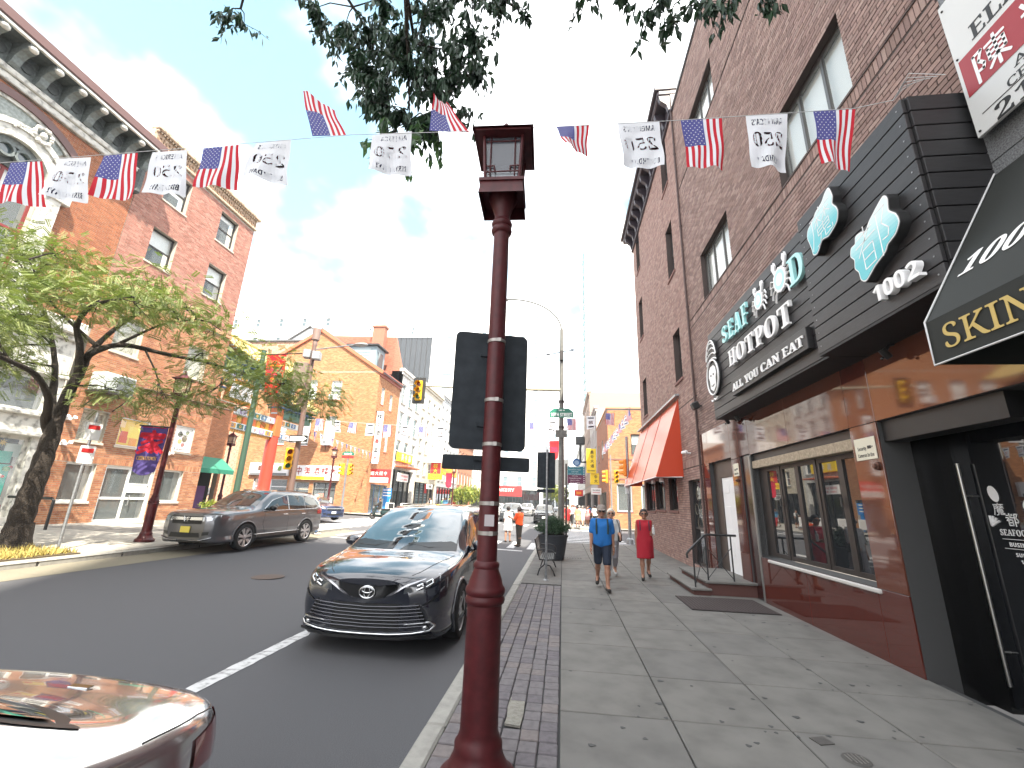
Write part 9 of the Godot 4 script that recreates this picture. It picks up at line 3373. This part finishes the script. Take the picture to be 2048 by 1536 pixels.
func plants() -> void:
	rng.seed = 99
	# the honey locust across the street
	var t = thing("honey_locust","leaning feathery green street tree by the left kerb","tree")
	var bark = mat("bark",Color(0.085,0.065,0.05),0.95,{"tex": "bark","scale": 1.1,"bump": "bark","bump_cm": 3.0})
	var trunk = [Vector3(-12.92,0.15,-9.4),Vector3(-12.95,0.9,-9.4),Vector3(-12.88,1.9,-9.4),Vector3(-12.84,3.05,-9.4)]
	limb_tube("trunk",trunk,0.27,0.17,bark,t)
	var fl = MB.new()
	fl.lathe([Vector2(0.42,-0.05),Vector2(0.34,0.12),Vector2(0.28,0.35),Vector2(0.25,0.7)],14,Vector3(-12.92,0.2,-9.4))
	put("root_flare",fl,bark,t)
	var limbs = [[[-12.84,3.0,-9.4,-12.78,3.93,-9.4,-12.6,4.67,-9.4,-13.1,5.49,-9.9,-13.09,6.46,-10.4,-12.81,7.3,-10.9],0.16,0.03],[[-12.62,4.6,-9.4,-12.46,5.33,-9.1,-12.47,5.8,-8.9,-11.74,6.2,-8.6,-10.5,6.3,-8.4],0.10,0.02],
		[[-12.86,3.0,-9.4,-13.01,3.3,-9.3,-12.46,3.85,-8.8,-12.25,4.3,-8.2,-11.9,4.5,-7.0,-11.7,5.2,-6.0],0.11,0.02],[[-12.75,4.9,-9.5,-12.41,5.23,-9.4,-12.31,5.67,-10.0,-11.96,5.75,-11.0,-11.06,5.7,-11.9,-9.6,5.3,-12.6,-8.4,4.9,-12.8],0.09,0.015],
		[[-12.9,3.2,-9.4,-13.3,3.9,-9.5,-13.7,4.9,-9.6,-14.4,6.2,-9.6,-15.2,7.4,-9.4],0.11,0.02],[[-13.0,5.6,-9.9,-13.9,6.6,-9.2,-14.2,7.6,-8.6],0.06,0.015],[[-12.45,5.7,-10.0,-11.6,6.4,-10.3,-10.6,6.6,-10.4],0.05,0.012]]
	var tips = []
	for l in limbs:
		var raw: Array = l[0]
		var pts = []
		for i in range(0,raw.size(),3): pts.append(Vector3(raw[i],raw[i + 1],raw[i + 2]))
		limb_tube("limb",pts,l[1],l[2],bark,t)
		for i in range(2,pts.size()):
			tips.append(pts[i])
			tips.append(pts[i].lerp(pts[i - 1],0.5))
	var cent = []
	for q in [[-15.9,8.2,-9.2],[-15.0,8.3,-9.6],[-14.2,8.2,-9.3],[-13.4,7.6,-9.9],[-12.6,7.2,-10.2],[-11.6,7.0,-10.3],[-10.7,6.8,-10.0],[-9.9,6.3,-10.6],[-9.0,5.6,-11.8],[-8.0,5.0,-12.4],[-8.6,5.0,-11.6],[-10.0,5.4,-11.8],[-11.0,5.9,-11.4],[-11.6,6.3,-8.6],[-10.6,6.2,-8.6],[-12.4,6.5,-8.6],[-13.4,6.8,-8.8],[-14.4,7.2,-8.9],[-15.3,7.2,-9.1],[-15.6,6.3,-9.3],[-14.6,6.2,-9.0],[-13.8,5.9,-8.4],[-12.6,5.2,-7.2],[-12.2,4.9,-6.4],[-11.7,5.4,-6.2],[-13.0,5.1,-7.6],[-13.6,5.2,-7.4],[-11.9,4.3,-9.9],[-11.0,4.2,-10.4],[-10.3,4.5,-11.0],[-12.8,8.0,-10.6],[-14.9,5.1,-9.0],[-14.0,4.6,-8.6],[-9.3,4.7,-12.0],[-16.4,8.9,-9.4],[-16.8,7.6,-8.8],[-7.9,4.75,-12.9]]: cent.append(Vector3(q[0],q[1],q[2]))
	# twigs reach from the limbs to every clump of leaves
	var tw = MB.new()
	for c in cent:
		var best: Vector3 = tips[0]
		for p in tips:
			if p.distance_to(c) < best.distance_to(c): best = p
		tw.tube([best,best.lerp(c,0.5) + Vector3(0,0.1,0),c],[0.03,0.02,0.01],6)
		for k in 4:
			var e: Vector3 = c + Vector3(rng.randf_range(-0.6,0.6),rng.randf_range(-0.3,0.35),rng.randf_range(-0.6,0.6))
			tw.tube([c.lerp(best,0.3),c.lerp(e,0.6),e],[0.012,0.009,0.004],5)
	put("twigs",tw,bark,t,null,"stuff")
	var sp = []
	var sc = []
	for c in cent:
		for k in 230:
			var d = Vector3(rng.randfn(),rng.randfn() * 0.42,rng.randfn())
			if d.length() > 2.0: d = d.normalized() * 1.9
			var p: Vector3 = c + d * Vector3(0.5,0.75,0.5)
			var a = atan2(d.z,d.x)
			var b = Basis(Vector3.UP,-a + rng.randfn() * 0.7) * Basis(Vector3.BACK,-0.45 + rng.randfn() * 0.4) * Basis(Vector3.RIGHT,rng.randfn() * 0.5)
			sp.append(Transform3D(b.scaled(Vector3.ONE * rng.randf_range(0.7,1.25)),p))
			sc.append(Color(0.13,0.175,0.06).lerp(Color(0.27,0.29,0.11),clampf(rng.randf() * 0.8 + d.y * 0.15,0,1)))
	many("leaf_sprays",spray_mesh(0.24,8,0.052,0.03),mat("locust_leaf",Color.WHITE,0.6,{"vcol": true,"back": Color(0.45,0.55,0.2)}),sp,t,sc)
	# the dark leaves hanging into the top of the view from a tree behind
	var o = thing("overhanging_tree","dark leaved street tree whose branches hang into the top of the view","tree")
	limb_tube("trunk",[Vector3(-0.5,-0.05,4.6),Vector3(-0.55,2.0,4.5),Vector3(-0.7,5.0,4.0)],0.2,0.14,bark,o)
	var hubs = []
	var cl = []
	for q in [[-6.3,10.35,-5.2],[-5.95,10.25,-5.3],[-4.5,10.3,-5.2],[-3.9,10.0,-5.3],[-3.4,9.6,-5.2],[-3.0,9.2,-5.3],[-3.3,8.8,-5.2],[-2.8,9.6,-5.5],[-2.3,9.2,-5.3],[-2.0,9.7,-5.0],[-1.5,9.3,-5.2],[-1.1,9.85,-5.2],[-0.65,9.75,-5.3],[-2.9,8.4,-5.2],[-2.5,8.5,-5.1],[-2.05,8.2,-5.3],[-2.95,8.0,-5.3],[-2.6,7.75,-5.2],[-2.15,7.6,-5.2],[-1.8,8.3,-5.1],[-1.4,8.6,-5.2],[-2.4,7.3,-5.3],[-3.6,9.2,-5.3],[-2.6,9.0,-5.0],[-2.2,8.7,-5.3],[-1.75,8.9,-5.2],[-1.95,7.25,-5.25],[-2.75,7.25,-5.25],[-1.55,7.75,-5.2],[-2.35,9.9,-5.2],[-1.6,10.2,-5.1],[-3.1,10.2,-5.2],
		[0.3,8.9,-4.5],[1.15,8.3,-4.5],[1.4,8.15,-4.5],[1.7,8.25,-4.4],[1.95,8.35,-4.5],[2.3,8.45,-4.5],[2.65,8.5,-4.5],[1.35,8.5,-4.4],[0.8,8.8,-4.5]]:
		cl.append(Vector3(q[0],q[1],q[2]))
	for l in [[[-0.7,5.0,4.0,-1.8,8.2,0.5,-2.2,9.3,-3.0,-2.4,8.9,-5.0],0.12],[[-0.7,5.0,4.0,-3.0,9.0,0.0,-4.4,10.6,-3.5,-6.0,10.5,-5.2],0.10],[[-0.7,5.0,4.0,0.2,8.0,1.0,1.0,8.8,-2.5,1.7,8.5,-4.4],0.09],[[-2.2,9.3,-3.0,-1.4,9.6,-4.4,-0.8,9.8,-5.2],0.05],[[-2.3,9.1,-4.2,-2.5,8.5,-5.1,-2.45,7.6,-5.25],0.04],[[-4.4,10.6,-3.5,-3.6,9.9,-5.0,-3.1,9.1,-5.25],0.05]]:
		var pts = []
		for i in range(0,l[0].size(),3): pts.append(Vector3(l[0][i],l[0][i + 1],l[0][i + 2]))
		limb_tube("branch",pts,l[1],l[1] * 0.2,bark,o)
		for p in pts: if p.z < -2.0: hubs.append(p)
	var ot = MB.new()
	var op = []
	var oc = []
	for ci in cl.size():
		var c: Vector3 = cl[ci]
		var best: Vector3 = hubs[0]
		for p in hubs:
			if p.distance_to(c) < best.distance_to(c): best = p
		ot.tube([best,best.lerp(c,0.6) + Vector3(0,0.12,0),c],[0.014,0.01,0.006],5)
		var sparse = ci < 2 or ci > 31 or ci in [12,26,28]
		for tk in (4 if sparse else 10):
			var e: Vector3 = c + Vector3(rng.randf_range(-0.36,0.36),rng.randf_range(-0.42,0.22),rng.randf_range(-0.4,0.4))
			ot.tube([c,c.lerp(e,0.5) + Vector3(0,0.04,0),e],[0.006,0.005,0.003],5)
			for k in (13 if sparse else 19):
				var s = (k + 0.5) / 19.0
				var p: Vector3 = c.lerp(e,s * 1.15) + Vector3(rng.randfn() * 0.035,rng.randfn() * 0.03,rng.randfn() * 0.035)
				var b = Basis(Vector3.UP,rng.randf() * TAU) * Basis(Vector3.RIGHT,rng.randf_range(-1.0,0.25)) * Basis(Vector3.UP,rng.randfn() * 0.5)
				op.append(Transform3D(b.scaled(Vector3.ONE * rng.randf_range(0.7,1.15)),p))
				oc.append(Color(0.022,0.052,0.026) * rng.randf_range(0.7,1.5))
	put("twigs",ot,bark,o,null,"stuff")
	var lm = leaf_mesh(0.19,0.074)
	var lms = []
	for k in 3: lms.append(mat("dark_leaf_%d" % k,Color(0.022,0.052,0.026) * (0.8 + 0.3 * k),0.5,{"back": Color(0.10,0.2,0.06)}))
	var idx = range(op.size())
	idx.sort_custom(func(a,b): return op[a].origin.y < op[b].origin.y)
	var rest = []
	var restc = []
	for j in idx.size():
		if j < 300: put_n("leaf",j,lm,lms[j % 3],o,op[idx[j]])
		else: rest.append(op[idx[j]]); restc.append(oc[idx[j]])
	many("leaves",lm,mat("dark_leaf",Color.WHITE,0.5,{"vcol": true,"back": Color(0.10,0.2,0.06)}),rest,o,restc)
	# planter with its shrub
	var pl = thing("planter","large dark blue grey round planter behind the bench","planter",Vector3(-0.30,0,-15.2))
	var pm = MB.new()
	pm.lathe([Vector2(0.33,0.0),Vector2(0.36,0.02),Vector2(0.47,0.68),Vector2(0.50,0.72),Vector2(0.50,0.77),Vector2(0.46,0.78),Vector2(0.44,0.7),Vector2(0.0,0.69)],28)
	put("pot",pm,mat("planter_grey",Color(0.04,0.045,0.055),0.6,{"tex": "soft","scale": 2.0}),pl)
	var sh = thing("planter_shrub","spiky dark green shrub growing in the round planter","shrub",Vector3(-0.30,0.7,-15.2))
	var st = MB.new()
	var bp = []
	var bc = []
	for k in 130:
		var a = rng.randf() * TAU
		var r = rng.randf_range(0.1,0.62)
		var e = Vector3(cos(a) * r,0.58 - 0.75 * r * r + rng.randf_range(-0.12,0.1),sin(a) * r)
		st.tube([Vector3(cos(a) * 0.15,0,sin(a) * 0.15),e * 0.6 + Vector3(0,0.05,0),e],[0.008,0.006,0.003],4)
		for j in 42:
			var p = e * rng.randf_range(0.45,1.03) + Vector3(rng.randfn(),rng.randfn(),rng.randfn()) * 0.022
			bp.append(Transform3D(Basis.from_euler(Vector3(rng.randf() * TAU,rng.randf() * TAU,rng.randf() * TAU)),p))
			bc.append(Color(0.035,0.075,0.04).lerp(Color(0.10,0.16,0.08),rng.randf() * rng.randf()))
	put("stems",st,bark,sh,null,"stuff")
	many("leaves",leaf_mesh(0.07,0.02),mat("shrub_leaf",Color.WHITE,0.6,{"vcol": true,"back": Color(0.15,0.25,0.1)}),bp,sh,bc)
	# sunlit trees far down the street, and a yellow shrub by the orange office
	var far = [[-11.6,0.3,-50.5,1.7,3.2,"yellow green young tree far down the left pavement"],[-11.9,0.3,-58.0,1.6,3.6,"second small green tree behind the yellow green one on the left"],[-0.2,0.0,-70.0,1.8,5.0,"green tree far down the right kerb"],[-9.0,0.0,-150.0,4.0,8.0,"hazy green tree left of centre at the end of the street"],[-4.0,0.0,-155.0,4.5,8.5,"hazy green tree in the middle at the end of the street"],[-17.6,0.4,-20.5,0.5,1.0,"small yellowing shrub beside the orange brick office corner"]]
	for q in far:
		var f = thing("small_tree" if q[4] > 2.0 else "shrub",q[5],"tree" if q[4] > 2.0 else "shrub",Vector3(q[0],q[1],q[2]))
		limb_tube("trunk",[Vector3.ZERO,Vector3(0.05,q[4] * 0.3,0),Vector3(0,q[4] * 0.7,0)],0.03 * q[4],0.01 * q[4],bark,f)
		var lp = []
		var lc = []
		for k in 900:
			var d = Vector3(rng.randfn(),rng.randfn(),rng.randfn()).normalized() * pow(rng.randf(),0.4)
			d *= 0.8 + 0.25 * sin(d.x * 7.0 + q[2]) * cos(d.y * 6.0 + d.z * 5.0)
			lp.append(Transform3D(Basis.from_euler(Vector3(rng.randf() * TAU,rng.randf() * TAU,0)).scaled(Vector3.ONE * q[3] * 1.1),Vector3(d.x * q[3],q[4] * 0.66 + d.y * q[4] * 0.36,d.z * q[3])))
			lc.append(Color(0.12,0.19,0.025).lerp(Color(0.28,0.27,0.04),rng.randf()))
		many("leaves",leaf_mesh(0.2,0.1),mat("far_leaf",Color.WHITE,0.6,{"vcol": true,"back": Color(0.4,0.5,0.1)}),lp,f,lc)


# a printed flag hung between four corners: stars and stripes, or the birthday print seen from behind
func flag(c: Array,kind: int,wave: float,fine: bool) -> Array:
	var at = func(u: float,v: float) -> Vector3:
		var a: Vector3 = c[0].lerp(c[1],u)
		var b: Vector3 = c[2].lerp(c[3],u)
		return a.lerp(b,v) + Vector3(0.012 * sin(v * 7.0 + wave) * v,0,(0.035 * sin(u * 5.0 + wave) + 0.02 * sin(u * 11.0 + v * 4.0 + wave * 2.0)) * v)
	var m = MB.new()
	var canton = MB.new()
	var stars = MB.new()
	var red = Color(0.50,0.012,0.03)
	var wht = Color(0.72,0.74,0.78)
	for k in 13:
		var n = 12 if fine else 5
		for j in n:
			var v0 = float(j) / n
			var v1 = float(j + 1) / n
			if kind == 0 and k < 7:
				v0 = lerpf(0.56,1.0,v0); v1 = lerpf(0.56,1.0,v1)
			m.col = wht if kind == 1 else (red if k % 2 == 0 else wht)
			m.quad(at.call(k / 13.0,v1),at.call((k + 1) / 13.0,v1),at.call((k + 1) / 13.0,v0),at.call(k / 13.0,v0))
			if kind == 0 and k < 7:
				v0 = 0.56 * j / n; v1 = 0.56 * (j + 1) / n
				canton.quad(at.call(k / 13.0,v1),at.call((k + 1) / 13.0,v1),at.call((k + 1) / 13.0,v0),at.call(k / 13.0,v0))
	if kind == 0:
		for r in 11:
			for q in (5 if r % 2 == 0 else 4):
				var u = 0.5385 * (q * 2 + (1 if r % 2 == 0 else 2)) / 10.0
				var v = 0.56 * (r + 0.7) / 11.4
				for z in ([-0.004,0.004] if fine else [0.004]):
					var pts = []
					for k in (10 if fine else 4):
						var an = PI / 2 + TAU * k / (10 if fine else 4)
						var rr = 0.021 if k % 2 == 0 or not fine else 0.0085
						pts.append(at.call(u + cos(an) * rr,v - sin(an) * rr * 0.7) + Vector3(0,0,z))
					stars.cap(pts,Vector3(0,0,z))
	elif fine:
		var warp = func(p: Vector3) -> Vector3: return at.call(0.5 - p.x,0.5 - p.y) + Vector3(0,0,p.z)
		write(canton,"AMERICA'S",0.76,0.12,Transform3D(Basis.IDENTITY,Vector3(0,0.36,-0.004)),0.008,false,true,0.0,warp)
		write(canton,"BIRTHDAY!",0.72,0.12,Transform3D(Basis.IDENTITY,Vector3(-0.03,-0.36,-0.004)),0.008,false,true,0.0,warp)
		write(stars,"250",0.78,0.27,Transform3D(Basis.IDENTITY,Vector3(0,0.02,-0.006)),0.012,true,true,0.12,warp)
	else:
		var warp = func(p: Vector3) -> Vector3: return at.call(0.5 - p.x,0.5 - p.y) + Vector3(0,0,p.z)
		canton.add(bar_mesh(0.7,0.09),Transform3D(Basis.IDENTITY,Vector3(0,0.34,0)),func(p): return at.call(0.5 - p.x,0.5 - p.y) + Vector3(0,0,p.z * 5.0))
		canton.add(bar_mesh(0.66,0.09),Transform3D(Basis.IDENTITY,Vector3(0,-0.34,0)),func(p): return at.call(0.5 - p.x,0.5 - p.y) + Vector3(0,0,p.z * 5.0))
		stars.add(letters("250",0.22,0.01).duplicate(),Transform3D.IDENTITY,warp)
	return [m,canton,stars]


func hang(c: Array,kind: int,wave: float,fine: bool,label: String,group: String) -> Node3D:
	var f = flag(c,kind,wave,fine)
	var t = thing("bunting_flag",label,"flag",Vector3.ZERO,0.0,group)
	put("cloth",f[0],mat("flag_cloth",Color.WHITE,0.8,{"vcol": true,"back": Color(0.55,0.55,0.55)}),t)
	put("canton" if kind == 0 else "lettering",f[1],mat("flag_blue",Color(0.035,0.04,0.17),0.8,{"back": Color(0.1,0.1,0.3)}),t)
	put("stars" if kind == 0 else "number",f[2],mat("flag_star",grey(0.75),0.8) if kind == 0 else mat("flag_red",Color(0.5,0.012,0.03),0.8),t)
	return t


func cord(called: String,label: String,pts: Array,r: float) -> void:
	var m = MB.new()
	m.tube(pts,r,5)
	tag(put(called,m,mat("cord_white",grey(0.5),0.7)),label,"cord")


func bunting() -> void:
	var g = "flags on the near bunting"
	var z = -4.0
	cord("near_bunting","thin bunting cord strung over the street in front of the near lantern",[Vector3(-11.5,6.05,z),Vector3(-7.66,6.0,z),Vector3(-4.16,6.04,z),Vector3(-2.6,6.06,z),Vector3(-1.34,6.0,z),Vector3(-0.1,5.97,z),Vector3(1.3,5.94,z),Vector3(3.1,5.94,z),Vector3(3.43,5.93,-3.92)],0.004)
	var kn = MB.new()
	for k in 5: kn.tube([Vector3(3.42,5.92,-3.92),Vector3(3.46,5.97 + k * 0.02,-3.85 + k * 0.03),Vector3(3.52 + 0.03 * k,5.96 - 0.03 * k,-3.75 + k * 0.04)],0.004,5)
	tag(put("cord_knot",kn,M.cord_white),"frayed knot tying the bunting cord to the sign box corner","cord")
	var fl = [[0,-7.48,5.99,-6.98,5.98,-7.33,5.30,-6.74,5.28],[1,-6.72,6.0,-6.23,5.99,-6.70,5.36,-6.13,5.31],[0,-6.04,6.0,-5.54,6.01,-5.97,5.33,-5.4,5.29],[1,-5.32,6.0,-4.82,6.0,-5.27,5.37,-4.68,5.30],[0,-4.59,6.01,-4.1,6.03,-4.55,5.39,-4.02,5.38],[1,-3.86,6.03,-3.39,6.05,-3.91,5.50,-3.37,5.41],[1,-2.32,6.03,-1.82,6.05,-2.26,5.44,-1.79,5.45],
		[1,0.62,5.95,1.08,5.94,0.66,5.33,1.10,5.34],[0,1.31,5.94,1.75,5.93,1.34,5.29,1.72,5.27],[1,2.0,5.94,2.43,5.93,1.97,5.23,2.35,5.21],[0,2.69,5.94,3.11,5.93,2.63,5.21,2.96,5.19]]
	var lb = ["stars and stripes flag furthest left on the near bunting","white birthday flag between the two leftmost striped flags","stars and stripes flag in front of the ornate building's brickwork","white birthday flag in front of the parapet of the brick office","stars and stripes flag in front of the office's carved parapet","tilted white birthday flag against the sky left of the blown flag","white birthday flag hanging below the dark leaves left of the lantern","white birthday flag in front of the dark cornice right of the lantern","stars and stripes flag in front of the upper brick wall, left of its white neighbour","white birthday flag in front of the wide upper window","stars and stripes flag closest to the corner of the black sign box"]
	for i in fl.size():
		var q: Array = fl[i]
		hang([Vector3(q[1],q[2],z),Vector3(q[3],q[4],z),Vector3(q[5],q[6],z + 0.05),Vector3(q[7],q[8],z - 0.04)],q[0],i * 1.3,true,lb[i],g)
	hang([Vector3(-3.11,6.08,z),Vector3(-2.66,6.06,z),Vector3(-3.50,7.02,z - 0.15),Vector3(-2.98,6.62,z - 0.1)],0,0.6,true,"blown up striped flag standing above the cord left of the leaves",g)
	hang([Vector3(-1.60,6.04,z),Vector3(-1.10,5.97,z),Vector3(-1.63,6.72,z - 0.12),Vector3(-1.48,6.66,z - 0.2)],0,2.2,true,"blown and folded striped flag among the leaves left of the lantern",g)
	hang([Vector3(-0.08,5.97,z),Vector3(0.30,5.96,z),Vector3(0.02,5.60,z + 0.1),Vector3(0.27,5.64,z - 0.1)],0,1.1,true,"half rolled striped flag just right of the near lantern",g)
	# the second and third strings over the crossing
	cord("crossing_bunting","second bunting cord over the far side of the crossing",[Vector3(-16.0,6.4,-25),Vector3(-12.6,6.22,-25),Vector3(-9.0,6.05,-25),Vector3(-5.0,6.1,-25),Vector3(-1.8,6.5,-25),Vector3(1.0,6.95,-25),Vector3(4.0,7.3,-25)],0.012)
	var y_at = func(x: float) -> float: return 6.05 + 0.0072 * pow(x + 8.0,2.0) + (0.012 * (x + 8.0) if x > -8.0 else 0.0)
	for i in 17:
		var x = -15.4 + i * 1.12
		var y: float = y_at.call(x)
		var dx = 0.05 * sin(i * 2.3)
		hang([Vector3(x,y,-25),Vector3(x + 0.5,y,-25),Vector3(x + dx,y - 0.72 - 0.1 * cos(i * 1.7),-24.9),Vector3(x + 0.5 + dx,y - 0.7,-25.1)],i % 2,i * 0.9,false,"%s %s flag counted from the left on the crossing cord" % [["1st","1st","2nd","2nd","3rd","3rd","4th","4th","5th","5th","6th","6th","7th","7th","8th","8th","9th"][i],"striped" if i % 2 == 0 else "white"],"flags on the crossing cord")
	for s in [[Vector3(-16.2,5.95,-26.0),Vector3(-17.3,5.75,-37.6),13,"left"],[Vector3(4.0,7.5,-25.4),Vector3(3.4,6.6,-37.2),11,"right"]]:
		cord("side_bunting","bunting cord running along the %s side of the cross street" % s[3],[s[0],s[0].lerp(s[1],0.5) - Vector3(0,0.15,0),s[1]],0.012)
		for i in s[2]:
			var p: Vector3 = s[0].lerp(s[1],(i + 0.3) / s[2]) - Vector3(0,0.1,0)
			var d: Vector3 = (s[1] - s[0]).normalized() * 0.5
			hang([p,p + d,p + Vector3(0.15,-0.6,0),p + d + Vector3(-0.1,-0.62,0)],1 if i % 3 else 0,i * 1.1,false,"%s flag from the near end of the %s side street cord" % [["first","second","third","fourth","fifth","sixth","seventh","eighth","ninth","tenth","eleventh","twelfth","last"][i],s[3]],"flags along the %s side of the cross street" % s[3])
